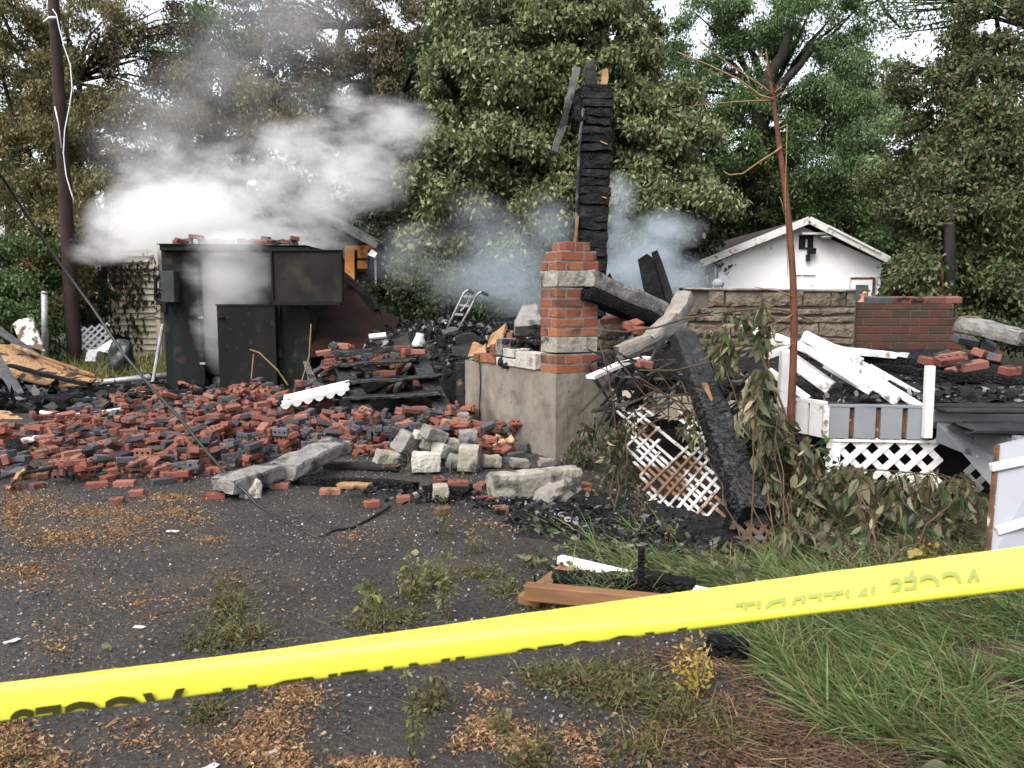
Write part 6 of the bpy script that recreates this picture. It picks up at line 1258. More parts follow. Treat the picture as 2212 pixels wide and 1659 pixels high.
# ================================================================== FOREGROUND TAPE
TX = [-3000, -200, 0, 553, 1106, 1659, 2212, 2450, 6000]; TT = [1850, 1502, 1475, 1408, 1329, 1253, 1180, 1150, 690]; TB = [1934, 1586, 1559, 1486, 1411, 1339, 1273, 1246, 780]; TF = [1856, 1508, 1482, 1424, 1363, 1322, 1252, 1224, 765]
TY = lambda x: 1.0 - .07 * x / 2212
def ti(A, x): return float(np.interp(x, TX, A))
def wob(x): return 1.2 * mnoise.noise(V(x * .006, 0, 0)) + .5 * mnoise.noise(V(x * .03, 4, 0))
tp = thing('barrier_tape', 'bright yellow plastic barrier tape stretched across the whole foreground', 'barrier tape', U(1106, 1400, .97))
n = 420; vs = []
for i in range(n + 1):
    x = -2900 + 8800 * i / n; Y = TY(x); w = wob(x)
    t, f, b = ti(TT, x) + w * .6, ti(TF, x) + w, ti(TB, x) + wob(x + 300) * .7; sl = .008 + .09 * (f - t) / 70
    c1, c2 = [.0022 * mnoise.noise(V(x * .012, k, 1)) + .0012 * mnoise.noise(V(x * .05, k, 5)) for k in (0, 9)]
    vs += [U(x, t + 400 * c1, Y + sl), U(x, (t + f) / 2, Y + sl * .5 + c1), U(x, f - 2, Y + .0014), U(x, f + 2, Y - .0004), U(x, (f + b) / 2, Y - .0015 + c2 * .6), U(x, b - 3, Y - .0005), U(x, b, Y + .0015), U(x, b - 14, Y + .008)]
fs = [(i * 8 + k, i * 8 + k + 1, (i + 1) * 8 + k + 1, (i + 1) * 8 + k) for i in range(n) for k in range(7)]
mb = MB(); mb.add(vs, fs); mb.build('band', M['tape'], tp, smooth=True)
def text_mesh(word):
    cu = bpy.data.curves.new('lettering', 'FONT'); cu.body = word; cu.size = 1; cu.resolution_u = 3; cu.offset = .028
    o = bpy.data.objects.new('lettering_src', cu); C.objects.link(o); dg = bpy.context.evaluated_depsgraph_get(); me = bpy.data.meshes.new_from_object(o.evaluated_get(dg))
    bpy.data.objects.remove(o); bm = bmesh.new(); bm.from_mesh(me); bpy.data.meshes.remove(me)
    return bm
def lay_text(word, name, mat, vcut, keep_low, fn, sx):
    bm = text_mesh(word)
    bmesh.ops.bisect_plane(bm, geom=bm.verts[:] + bm.edges[:] + bm.faces[:], plane_co=(0, vcut, 0), plane_no=(0, 1 if keep_low else -1, 0), clear_outer=True)
    bmesh.ops.triangulate(bm, faces=bm.faces[:])
    bm.verts.index_update(); par = list(range(len(bm.verts)))
    def fd(a):
        while par[a] != a: a = par[a]
        return a
    for e in bm.edges: par[fd(e.verts[0].index)] = fd(e.verts[1].index)
    isl = {}
    for v in bm.verts: isl.setdefault(fd(v.index), []).append(v)
    gr = []
    for vs_ in sorted(isl.values(), key=lambda q: min(v.co.x for v in q)):       # the pieces of one letter overlap in x
        x0, x1 = min(v.co.x for v in vs_), max(v.co.x for v in vs_)
        if gr and x0 < gr[-1][1] - .02: gr[-1] = (gr[-1][0], max(gr[-1][1], x1), gr[-1][2] + vs_)
        else: gr.append((x0, x1, vs_))
    for x0, x1, vs_ in gr:
        ix = {v.index: k for k, v in enumerate(vs_)}
        m = MB(); m.add([fn(v.co.x * sx, v.co.y) for v in vs_], [tuple(ix[v.index] for v in f.verts) for f in bm.faces if f.verts[0].index in ix])
        if m.f: m.build('letter', mat, tp)
    bm.free()
cap = .729
def low(x, h): return U(x, ti(TB, x) + wob(x + 300) * .7 - h, TY(x) - .0052)
for word, xr, wpx, h0 in [('ACCÈS', 395, 375, 17), ('INTERDIT', -10, 560, 18), ('INTERDIT', 1010, 560, 5), ('ACCÈS', 1480, 375, 3.5)]:
    bm = text_mesh(word); wu = max(v.co.x for v in bm.verts); bm.free(); sc = 80.0 / cap       # cap height of 80 px on the full tape width
    lay_text(word, 'lettering', M['ink'], h0 / sc, True, lambda u, v, xr=xr, h0=h0, sc=sc: low(xr - u, h0 - v * sc - 0 if False else max(.4, h0 - v * sc)), wpx / wu)
def upf(x, r): 
    Y = TY(x); t, f = ti(TT, x) + wob(x) * .6, ti(TF, x) + wob(x); sl = .008 + .09 * (f - t) / 70
    return U(x, f + (t - f) * r, Y + sl * r * .9 - .0045)
for word, xr, wpx, v0, k in [('INTERDIT', 1895, 308, .44, .95), ('ACCÈS', 2125, 205, .30, .95)]:
    bm = text_mesh(word); wu = max(v.co.x for v in bm.verts); bm.free()
    lay_text(word, 'lettering', M['ink_faint'], v0, False, lambda u, v, xr=xr, v0=v0, k=k: upf(xr - u, .12 + (v - v0) * k * 1.1), wpx / wu)

# ================================================================== PLANTS
def arch(a, b, lift, n=7, wob_=.04):
    pts = []
    for i in range(n + 1):
        t = i / n; p = a.lerp(b, t) + V(0, 0, lift * math.sin(math.pi * t) ** .8) + V(random.uniform(-1, 1), random.uniform(-1, 1), random.uniform(-.5, .5)) * wob_ * math.sin(math.pi * t); pts.append(p)
    return pts
def inter(pts, t):
    k = t * (len(pts) - 1); i = min(int(k), len(pts) - 2); return pts[i].lerp(pts[i + 1], k - i)
def shrub(name, label, cat, root, targets, L, mats, per=9, lift=.12, rs=.008, stem='stem', droop=1.0, span=(.25, 1), wl=.38, jit=.05, extra=None):
    t0 = thing(name, label, cat, root); sm = MB(); by = {}; root = Vector(root); tg = [Vector(t) for t in targets]
    main = [max(tg, key=lambda t: (t - root).length)]
    while len(main) < max(2, min(7, len(tg) // 14)): main.append(max(tg, key=lambda t: min((t - m).length for m in main)))
    nodes = []
    for m in main:
        pts = arch(root + V(random.uniform(-.15, .15), random.uniform(-.08, .08), 0), m, lift * random.uniform(.5, 1.4), 9)
        sm.tube(pts, [rs * (1 - .75 * i / (len(pts) - 1)) for i in range(len(pts))], 5); nodes += pts[2:]
    for t in tg:
        st = min(nodes, key=lambda q: (q - t).length + .6 * max(0, q.z - t.z)); pts = arch(st, t, lift * random.uniform(.1, .5), 4, .02)
        sm.tube(pts, [rs * .38, rs * .33, rs * .27, rs * .2, rs * .15], 4)
        for k in range(per):
            q = inter(pts, random.uniform(*span)); e = q + V(random.uniform(-jit, jit), random.uniform(-jit, jit), random.uniform(-jit * 1.6, jit * .4))
            sm.tube([q, q.lerp(e, .5) + V(0, 0, .012), e], [rs * .2, rs * .16, rs * .12], 4)
            by.setdefault(random.choices(range(len(mats)), [m[1] for m in mats])[0], []).append(e)
    if extra: extra(sm)
    sm.build('stem', M[stem], t0)
    for mi, ps in by.items():
        p = np.array(ps); n = len(p); ax = rng.normal(size=(n, 3)) * .42 + [0, 0, -droop]; Ls = L * rng.uniform(.5, 1.3, n)
        leaf_mesh('leaves', p, ax, Ls, Ls * wl * rng.uniform(.7, 1.3, n), M[mats[mi][0]], t0, prof='leaf', curl=rng.uniform(-.5, .8, n), fold=rng.uniform(.2, .9, (n, 1)))
    return t0
def rpoly(poly, Yr, n):
    xs = [p[0] for p in poly]; ys = [p[1] for p in poly]; out = []
    while len(out) < n:
        x, y = random.uniform(min(xs), max(xs)), random.uniform(min(ys), max(ys))
        if inpoly(x, y, poly): out.append(U(x, y, random.uniform(*Yr)))
    return out
wil = [('lf_wilt', .95), ('lf_fresh', .05)]
shrub('wilted_shrub', 'airy wilted shrub with olive drooping leaves hanging over the top of the charred beam', 'shrub', G(1690, 1200), rpoly([(1495, 690), (1560, 650), (1650, 655), (1665, 730), (1610, 790), (1530, 790)], (5.9, 6.4), 38), .11, wil, per=6, lift=.12, rs=.006,
      extra=lambda sm: [sm.tube([U(*p) for p in q], r, 6) for q, r in [([(1285, 712, 6.7), (1350, 717, 6.6), (1420, 707, 6.5), (1480, 688, 6.4), (1560, 675, 6.3), (1650, 665, 6.2), (1700, 672, 6.1), (1760, 695, 6)], .008), ([(1380, 800, 6.6), (1460, 800, 6.5), (1550, 778, 6.3), (1640, 735, 6.2), (1700, 708, 6)], .007), ([(1640, 760, 6), (1680, 850, 5.9), (1705, 920, 5.8), (1730, 1000, 5.7)], .009)]])
shrub('wilted_shrub', 'leafy shrub leaning from the lattice foot up along the red sapling', 'shrub', G(1680, 1215), rpoly([(1580, 840), (1640, 800), (1695, 890), (1760, 960), (1775, 1020), (1800, 1130), (1720, 1190), (1660, 1150), (1610, 980)], (5.35, 5.95), 150), .11, wil, per=9, lift=.1, rs=.006)
shrub('wilted_shrub', 'few drooping leafy twigs dangling in front of the charred beam', 'shrub', G(1640, 1190), rpoly([(1470, 850), (1510, 850), (1530, 940), (1500, 960), (1460, 900)], (6.0, 6.3), 7), .10, wil, per=6, lift=.06, rs=.005)
shrub('wilted_shrub', 'broad low wilted shrub hiding the bottom of the white lattice', 'shrub', G(1920, 1240), rpoly([(1700, 1030), (1800, 1010), (1900, 1020), (2010, 1010), (2110, 1050), (2140, 1120), (2130, 1210), (1990, 1225), (1830, 1220), (1700, 1180)], (4.9, 5.7), 170), .11, [('lf_wilt', .93), ('lf_fresh', .07)], per=9, lift=.1,
      extra=lambda sm: [sm.tube([U(*p) for p in q], .005, 5) for q in [[(1800, 1020, 5.7), (1900, 1015, 5.7), (2010, 1025, 5.6), (2090, 1040, 5.5), (2115, 1080, 5.4)], [(1790, 1050, 5.6), (1950, 1040, 5.6), (2080, 1065, 5.5)]]])
shrub('wilted_shrub', 'lower front fringe of wilted leaves just behind the tape at right', 'shrub', G(1830, 1290), rpoly([(1680, 1130), (1850, 1120), (2010, 1140), (2120, 1190), (2000, 1250), (1760, 1260)], (4.5, 4.95), 95), .09, [('lf_wilt', .93), ('lf_fresh', .07)], per=10, lift=.08)
shrub('yellowing_vine', 'vine with yellow and fresh green leaves right above the tape', 'vine', G(2060, 1250), rpoly([(1990, 1170), (2120, 1160), (2130, 1215), (1990, 1215)], (4.3, 4.5), 12), .075, [('lf_yellow', .8), ('lf_fresh', .3)], per=4, wl=.85, droop=.5, lift=.05)
shrub('green_seedling', 'fresh green seedling in front of the porch corner post', 'seedling', G(1775, 1150), [U(x, y, 5.75) for x, y in [(1775, 955), (1755, 970), (1790, 975), (1770, 990), (1815, 1000), (1800, 1025), (1745, 1000)]], .085, [('lf_fresh', 1)], per=5, wl=.6, droop=.4, lift=.03, span=(.8, 1), stem='dark_stem')
shrub('green_seedling', 'bright green vine leaves showing under the tape at right', 'seedling', G(2060, 1400), [U(x, y, 3.9) for x, y in [(1990, 1310), (2020, 1320), (2060, 1305), (2080, 1300), (2010, 1340), (2050, 1350)]], .075, [('lf_fresh', .9), ('lf_yellow', .1)], per=6, wl=.8, droop=.4, lift=.04, span=(.7, 1))
shrub('dark_vine', 'dark small-leaved vine tangled over the old lattice by the foundation', 'vine', G(1360, 1120), rpoly([(1310, 880), (1370, 900), (1385, 960), (1380, 1060), (1370, 1110), (1320, 1080), (1290, 1000)], (6.3, 6.9), 65), .065, [('lf_dark', .5), ('lf_wilt', .5)], per=9, lift=.06, stem='dark_stem', jit=.07,
      extra=lambda sm: [sm.tube([U(*p) for p in q], .006, 5) for q in [[(1295, 740, 7), (1312, 800, 6.9), (1325, 880, 6.8), (1335, 980, 6.7)], [(1380, 815, 6.9), (1450, 860, 6.8), (1520, 930, 6.7)], [(1390, 830, 6.8), (1470, 870, 6.7), (1560, 880, 6.6)], [(1350, 890, 6.9), (1450, 880, 6.8), (1550, 910, 6.7)], [(1330, 770, 7), (1390, 850, 6.9), (1440, 900, 6.8)], [(1340, 940, 6.8), (1440, 900, 6.7), (1520, 905, 6.6)], [(1420, 800, 6.8), (1480, 880, 6.7), (1540, 930, 6.6)]]])
shrub('dark_vine', 'dark creeping vine climbing the lower right corner of the concrete foundation', 'vine', G(1230, 1010), rpoly([(1190, 990), (1230, 950), (1262, 890), (1290, 880), (1300, 990), (1250, 1005)], (7.0, 7.3), 26), .06, [('lf_dark', .7), ('lf_wilt', .3)], per=9, lift=.05, stem='dark_stem', jit=.06)
shrub('wilted_sprig', 'single wilted sprig with brown leaves on the stone block heap', 'sprig', G(925, 1030), [U(x, y, 7.0) for x, y in [(880, 985), (990, 1010), (1000, 1020), (985, 1000)]], .07, [('lf_wilt', 1)], per=4, lift=.03, span=(.8, 1))
# red sapling
sp = thing('red_sapling', 'bare red-brown sapling trunk standing before the porch', 'sapling', U(1708, 890, 6.0) - V(0, 0, .7))
SY = 6.0; mb = MB(); tr_ = [U(1706, 1090, SY), U(1709, 880, SY), U(1713, 800, SY), U(1716, 700, SY), U(1713, 600, SY), U(1706, 500, SY), U(1695, 400, SY), U(1683, 310, SY), U(1674, 240, SY), U(1668, 200, SY), U(1660, 150, SY), U(1655, 106, SY)]
mb.tube(tr_, [.031, .029, .027, .026, .025, .023, .021, .018, .016, .015, .008, .004], 10); mb.build('trunk', M['red_bark'], sp, smooth=True)
for br_, r in [([(1672, 215), (1642, 206), (1593, 170), (1530, 140), (1462, 112)], .009), ([(1670, 205), (1650, 188), (1593, 150), (1550, 120), (1511, 90)], .006), ([(1672, 216), (1620, 218), (1560, 222), (1496, 228)], .005), ([(1688, 318), (1672, 330), (1640, 350), (1605, 375), (1575, 378), (1563, 370)], .009), ([(1684, 278), (1694, 272), (1700, 268), (1699, 320), (1696, 420), (1702, 600)], .006), ([(1664, 170), (1652, 140), (1643, 115)], .006), ([(1674, 200), (1684, 190), (1692, 180)], .006), ([(1674, 210), (1690, 200), (1702, 196)], .004), ([(1708, 640), (1680, 628), (1630, 620)], .007), ([(1712, 680), (1690, 690), (1655, 705)], .006), ([(1716, 742), (1690, 748), (1655, 750)], .005), ([(1694, 465), (1690, 440), (1684, 425)], .004)]:
    mb = MB(); mb.tube([U(x, y, SY - .02) for x, y in br_], [r * (1 - .6 * i / (len(br_) - 1)) for i in range(len(br_))], 6); mb.build('branch', M['tan_twig'], sp, smooth=True)

# upright weeds
def weed(px, py, htop, label, n, L, mat, width=.06, stem='stem', lean=(0, 0), side=3):
    g = G(px, py); t0 = thing('weed', label, 'weed', g); mb = MB(); ps = []
    for s in range(side):
        tp_ = g + V(lean[0] + random.uniform(-.3, .3) * width * (s > 0) * 3, lean[1] + random.uniform(-.5, .5) * width, htop * (1 if s == 0 else random.uniform(.5, .9))); pts = arch(g, tp_, 0, 5, .02); mb.tube(pts, [.004 - .0028 * i / 5 for i in range(6)], 4)
        for k in range(n // side): ps.append(inter(pts, random.uniform(.25, 1) ** .8) + V(random.uniform(-1, 1) * width * .5, random.uniform(-1, 1) * width * .5, random.uniform(-1, 1) * width * .3))
    mb.build('stem', M[stem], t0); p = np.array(ps); m = len(p); Ls = L * rng.uniform(.5, 1.4, m)
    leaf_mesh('leaves', p, rng.normal(size=(m, 3)) + [0, 0, .3], Ls, Ls * .45, M[mat], t0, prof='far')
for a in [(965, 1345, .36, 'tall feathery weed just left of the orange timber', 130, .03, 'weed', .07), (900, 1290, .20, 'yellow-green branching weed on the asphalt above the tape', 150, .032, 'weed', .12), (938, 1275, .16, 'short weed clump right beside the yellow-green branching one', 70, .03, 'weed', .08), (955, 1165, .3, 'thin seeding weed in front of the stone blocks', 90, .025, 'weed', .06), (800, 1330, .17, 'dry grassy weed beside the little brick chip', 60, .05, 'weed', .1),
          (1490, 1520, .24, 'dried mustard-yellow weed left of the grass below the tape', 300, .022, 'lf_yellow', .1), (890, 1655, .36, 'thin upright weed with seed heads under the tape, cut by the lower edge', 130, .022, 'weed', .05), (1082, 1600, .12, 'short seeding weed under the tape at centre', 60, .022, 'weed', .05), (955, 1530, .14, 'low brown-green weed just under the tape', 70, .03, 'moss', .08), (1025, 1200, .2, 'small yellow weed behind the lone brick', 60, .03, 'weed', .08),
          (1440, 1190, .22, 'spindly seeding weed before the old lattice', 60, .022, 'weed', .07), (1375, 1130, .26, 'fine seeding weed beside the vine-covered lattice', 70, .02, 'weed', .08), (1100, 1270, .06, 'small green tuft left of the orange timber', 50, .03, 'grass', .08), (345, 1180, .05, 'faint green sprig on the chip-strewn asphalt', 16, .03, 'weed', .1), (1600, 1290, .2, 'leafy weed behind the tape beside the white batten', 60, .05, 'lf_wilt', .12)]:
    weed(*a)

# ================================================================== GROUND LITTER (nobody could count it)
def ell(px, py, rx, ry, n):
    a = rng.uniform(0, 2 * np.pi, n); r = np.abs(rng.normal(size=n)) * .62
    return np.stack([px + rx * r * np.cos(a), py + ry * r * np.sin(a)], 1)
def ground_pts(clumps, z=(.012, .03)):
    q = np.concatenate([ell(*c) for c in clumps]); q = q[q[:, 1] > 1000]
    return np.array([G(x, y, random.uniform(*z)) for x, y in q])
chips = [(60, 1080, 90, 28, 500), (200, 1105, 170, 24, 700), (370, 1075, 80, 14, 420), (380, 1105, 60, 12, 260), (130, 1160, 170, 40, 650), (20, 1110, 40, 40, 420), (60, 1230, 130, 50, 420), (250, 1150, 140, 26, 420), (300, 1125, 60, 10, 200), (450, 1165, 50, 14, 90), (430, 1120, 60, 14, 120), (30, 1620, 70, 55, 750), (20, 1560, 40, 30, 200), (110, 1650, 60, 30, 250),
         (640, 1500, 60, 26, 420), (590, 1560, 80, 50, 420), (540, 1610, 110, 45, 700), (620, 1640, 60, 22, 380), (780, 1650, 60, 14, 330), (850, 1650, 50, 12, 220), (1060, 1570, 60, 32, 420), (1000, 1600, 40, 22, 120), (1120, 1600, 50, 40, 260), (1240, 1590, 90, 40, 120), (1270, 1640, 60, 30, 90), (1060, 1500, 80, 30, 90), (560, 1460, 90, 30, 130), (300, 1300, 300, 90, 260), (120, 1400, 150, 90, 120), (300, 1600, 200, 60, 130), (500, 1250, 300, 100, 160), (1050, 1130, 250, 40, 120), (760, 1160, 200, 60, 90), (290, 1560, 20, 12, 30)]
p = ground_pts([(*c[:4], int(c[4] * 6)) for c in chips]); n = len(p)
ax = rng.normal(size=(n, 3)) * [1, 1, .55]; L = .004 + .022 * rng.random(n) ** 2
tag(leaf_mesh('wood_chips', p, ax, L, L * rng.uniform(.18, .5, n), M['chip'], prof='far', side=np.cross(ax, rng.normal(size=(n, 3)) * [.4, .4, 1]), curl=rng.uniform(-.3, .3, n)), 'tan wood chips and shreds strewn over the asphalt', 'wood chips', kind='stuff')
m = 26000; p = np.stack([rng.uniform(-4, 1.6, m), rng.uniform(2.4, 8.5, m), np.full(m, .018)], 1); p = p[[x < edge_x(y) for x, y, z in p]]; n = len(p); ax = rng.normal(size=(n, 3)) * [1, 1, .4]; L = rng.uniform(.005, .018, n)
tag(leaf_mesh('grit', p, ax, L, L * .8, M['stone_bit'], prof='far', side=np.cross(ax, rng.normal(size=(n, 3)) * [.6, .6, 1])), 'pale and dark grit on the asphalt surface', 'grit', kind='stuff')
mossc = [(500, 1310, 60, 60, 900), (520, 1370, 80, 26, 600), (450, 1390, 60, 20, 350), (470, 1480, 40, 14, 250), (455, 1540, 40, 30, 300), (820, 1345, 70, 16, 700), (880, 1330, 50, 12, 300), (1250, 1470, 110, 22, 900), (1370, 1500, 130, 35, 1500), (1330, 1450, 120, 26, 700), (1480, 1545, 90, 30, 800), (1180, 1460, 50, 18, 350), (940, 1250, 40, 20, 200), (1040, 1240, 60, 20, 220), (1090, 1275, 50, 14, 200), (1150, 1640, 60, 30, 300), (1400, 1620, 100, 40, 400), (1580, 1600, 90, 40, 400), (930, 1520, 30, 20, 200), (1300, 1310, 200, 12, 500), (1250, 1230, 120, 20, 300), (900, 1290, 40, 14, 180), (40, 1640, 40, 20, 100)]
p = ground_pts([(*c[:4], int(c[4] * 2.2)) for c in mossc], (.006, .035)); n = len(p); L = .005 + .028 * rng.random(n) ** 1.8
tag(leaf_mesh('ground_weeds', p, rng.normal(size=(n, 3)) * [1, 1, .5] + [0, 0, .35], L, L * rng.uniform(.25, .6, n), M['moss'], prof='far', curl=rng.uniform(-.3, .5, n)), 'mats of low mossy weeds on the asphalt', 'weeds', kind='stuff')
p2 = ground_pts([(c[0], c[1], c[2] * 1.1, c[3] * 1.1, c[4] // 2) for c in mossc], (.005, .01)); n = len(p2); L = rng.uniform(.05, .15, n)
tag(leaf_mesh('wiry_stems', p2, rng.normal(size=(n, 3)) * [1, 1, .3] + [0, 0, .25], L, .0035, M['weed'], prof='blade', curl=rng.uniform(-.4, .6, n)), 'wiry runners spreading from the low weeds', 'weeds', kind='stuff')
straw = [(1560, 1430, 110, 30, 700), (1480, 1420, 90, 26, 300), (1650, 1460, 90, 26, 350), (1640, 1560, 120, 50, 500), (1560, 1600, 120, 50, 500), (1750, 1600, 120, 60, 500), (1700, 1640, 140, 30, 600), (1560, 1520, 100, 40, 260), (1860, 1640, 120, 30, 350), (1420, 1600, 100, 50, 160), (1700, 1520, 90, 40, 350), (2150, 1460, 80, 40, 260), (1950, 1590, 120, 30, 300)]
p = ground_pts([(*c[:4], int(c[4] * .4)) for c in straw], (.008, .035)); n = len(p); L = rng.uniform(.05, .22, n); ax = rng.normal(size=(n, 3)) * [1.0, .7, .08] + [.7, -.3, 0.02]
tag(leaf_mesh('dead_straw', p, ax, L, .0045, M['straw'], prof='blade', curl=rng.uniform(-.2, .2, n)), 'flattened rust-brown dead straw beside the grass', 'straw', kind='stuff')
# soil-brown shreds under the straw and grass edge
p = ground_pts([(c[0], c[1], c[2] * 1.1, c[3] * 1.1, c[4] * 3) for c in straw], (.008, .02)); n = len(p); L = rng.uniform(.008, .03, n)
tag(leaf_mesh('leaf_mould', p, rng.normal(size=(n, 3)) * [1, 1, .3], L, L * .5, pm('mould', None, None, rnd='island', cols=[(.07, .035, .02), (.12, .06, .035), (.04, .022, .014), (.16, .085, .05)], rough=.9, bump=0), prof='far'), 'brown leaf mould at the edge of the asphalt', 'leaf mould', kind='stuff')
gp_ = [(1545, 1330), (1640, 1285), (1640, 1225), (1700, 1185), (1780, 1220), (2000, 1240), (2330, 1200), (2330, 1900), (2160, 1720), (2000, 1640), (1880, 1610), (1780, 1580), (1720, 1500), (1660, 1440), (1590, 1390)]
P = []
while len(P) < 15000:
    x, y = random.uniform(1500, 2330), random.uniform(1185, 1800)
    if inpoly(x, y, gp_):
        g = G(x, y); 
        if mnoise.noise(V(g.x * 2.2, g.y * 2.2, 5)) > -.32: P.append(g)
for c in [(1450, 1235, 120, 30, 1200), (1330, 1290, 120, 10, 350), (1560, 1260, 80, 26, 900), (1380, 1160, 60, 14, 120), (1220, 1150, 40, 14, 60), (1290, 1190, 40, 12, 90)]:
    P += [G(x, y) for x, y in ell(*c)]
P += [V(random.uniform(2.2, 6), random.uniform(1.5, 5.6), 0) for k in range(5000)]
p = np.array(P); n = len(p); fl = np.array([[mnoise.noise(V(a * 1.6, b * 1.6, 1)), mnoise.noise(V(a * 1.6, b * 1.6, 9))] for a, b, c_ in p])
ax = np.stack([-.75 + fl[:, 0] * 1.3 + rng.normal(size=n) * .4, -.3 + fl[:, 1] * 1.2 + rng.normal(size=n) * .4, .62 + rng.normal(size=n) * .25], 1)
L = rng.uniform(.10, .34, n); 
tag(leaf_mesh('grass', p, ax, L, rng.uniform(.004, .009, n), M['grass'], prof='blade', curl=rng.uniform(.1, .9, n)), 'long lying green grass at the lower right beside the asphalt', 'grass', kind='stuff')
# rough grass around the far trees and the pole
P = []
for i in range(9000):
    x, y = random.uniform(-14, -4.2), random.uniform(14.2, 20.5); P.append(V(x, y, 0))
p = np.array(P); n = len(p); L = rng.uniform(.15, .5, n)
tag(leaf_mesh('rough_grass', p, rng.normal(size=(n, 3)) * .45 + [0, 0, .8], L, rng.uniform(.01, .025, n), M['weed'], prof='blade', curl=rng.uniform(.1, .8, n)), 'unmown grass around the utility pole and the house', 'grass', kind='stuff')
# ash field in front of the lattice
ash = [(1100, 1085, 110, 18, 700), (1250, 1110, 120, 28, 1500), (1330, 1140, 110, 26, 1300), (1180, 1120, 70, 22, 700), (1420, 1140, 80, 24, 700), (1400, 1200, 130, 26, 700), (1520, 1180, 100, 26, 500), (1320, 1250, 140, 16, 500), (950, 1075, 120, 12, 300), (860, 1060, 100, 8, 200)]
p = ground_pts(ash, (.012, .055)); n = len(p); ax = rng.normal(size=(n, 3)) * [1, 1, .25]; L = .012 + .07 * rng.random(n) ** 2
tag(leaf_mesh('ash_flakes', p, ax, L, L * rng.uniform(.3, .8, n), M['flake'], prof='far', side=np.cross(ax, rng.normal(size=(n, 3)) * [.3, .3, 1]), curl=rng.uniform(-.4, .4, n)), 'wet black and grey ash flakes spread before the old lattice', 'ash', kind='stuff')
mb = MB(); nx, ny = 70, 50; vs = []; fs = []
for j in range(ny):
    for i in range(nx):
        x, y = -.5 + 2.7 * i / (nx - 1), 4.6 + 2.9 * j / (ny - 1); px, py = proj((x, y, 0)); e = math.exp(-(((px - 1310) / 200) ** 2 + ((py - 1125) / 60) ** 2) * .9) + .8 * math.exp(-(((px - 1480) / 150) ** 2 + ((py - 1190) / 50) ** 2))
        vs.append((x, y, -.02 + .075 * min(1, e * 1.3) * (.75 + .5 * mnoise.noise(V(x * 5, y * 5, 3)) + .3 * mnoise.noise(V(x * 14, y * 14, 3)))))
for j in range(ny - 1):
    for i in range(nx - 1): fs.append((j * nx + i, j * nx + i + 1, (j + 1) * nx + i + 1, (j + 1) * nx + i))
mb.add(vs, fs); tag(mb.build('ash_bed', M['debris']), 'low bed of wet black ash before the old lattice', 'ash', kind='stuff')
lit = [(1300, 1180, 160, 50, 110), (1450, 1230, 150, 40, 170), (1550, 1200, 90, 50, 120), (1150, 1210, 60, 10, 40), (1240, 1215, 60, 20, 30), (1280, 1060, 60, 30, 40), (1700, 1330, 120, 30, 50), (900, 1150, 300, 60, 8), (300, 1400, 300, 100, 4), (1100, 1560, 200, 60, 8), (1900, 1450, 150, 80, 24), (2050, 1640, 80, 30, 12)]
p = ground_pts(lit, (.03, .07)); n = len(p); ax = rng.normal(size=(n, 3)) * [1, 1, .35]; L = rng.uniform(.025, .075, n)
tag(leaf_mesh('fallen_leaves', p, ax, L, L * rng.uniform(.35, .6, n), M['lf_wilt'], prof='leaf', side=np.cross(ax, rng.normal(size=(n, 3)) * [.4, .4, 1]), curl=rng.uniform(-.5, .5, n), fold=.3), 'withered leaves fallen on the ash and grass', 'leaves', kind='stuff')
for a, b, lb, mt, s in [(300, 1355, 'white curled scrap on the asphalt at left', 'paper', .03), (372, 1148, 'white paper scrap on the wood chips', 'paper', .045), (26, 1385, 'small white tag on the asphalt at the left edge', 'paper', .035), (450, 1660, 'grey paper scrap at the lower edge left of centre', 'paper', .035), (590, 1625, 'pale paper flake near the bottom among the chips', 'paper', .03)]:
    g = G(a, b, .02); mb = MB(); w = random.uniform(0, 3); d = V(math.cos(w), math.sin(w), 0) * s; e = V(-math.sin(w), math.cos(w), 0) * s * .45
    mb.slab([g - d - e, g + d * .2 - e * 1.3, g + d - e * .6, g + d * .8 + e, g - d * .1 + e * .8, g - d * .9 + e * 1.1], (0, 0, .003)); single(mb, 'paper_scrap', mt, lb, 'scrap')
mb = MB(); mb.tube([G(312, 1337, .015), G(340, 1328, .02), G(365, 1322, .015), G(390, 1318, .012)], .007, 5); single(mb, 'twig', 'dark_stem', 'dark twig lying on the asphalt at left', 'twig')
mb = MB(); mb.tube([G(228, 1572, .015), G(256, 1552, .02)], [.004, .008], 5); single(mb, 'wood_splinter', 'tan_twig', 'pale wood splinter lying below the tape at left', 'splinter')

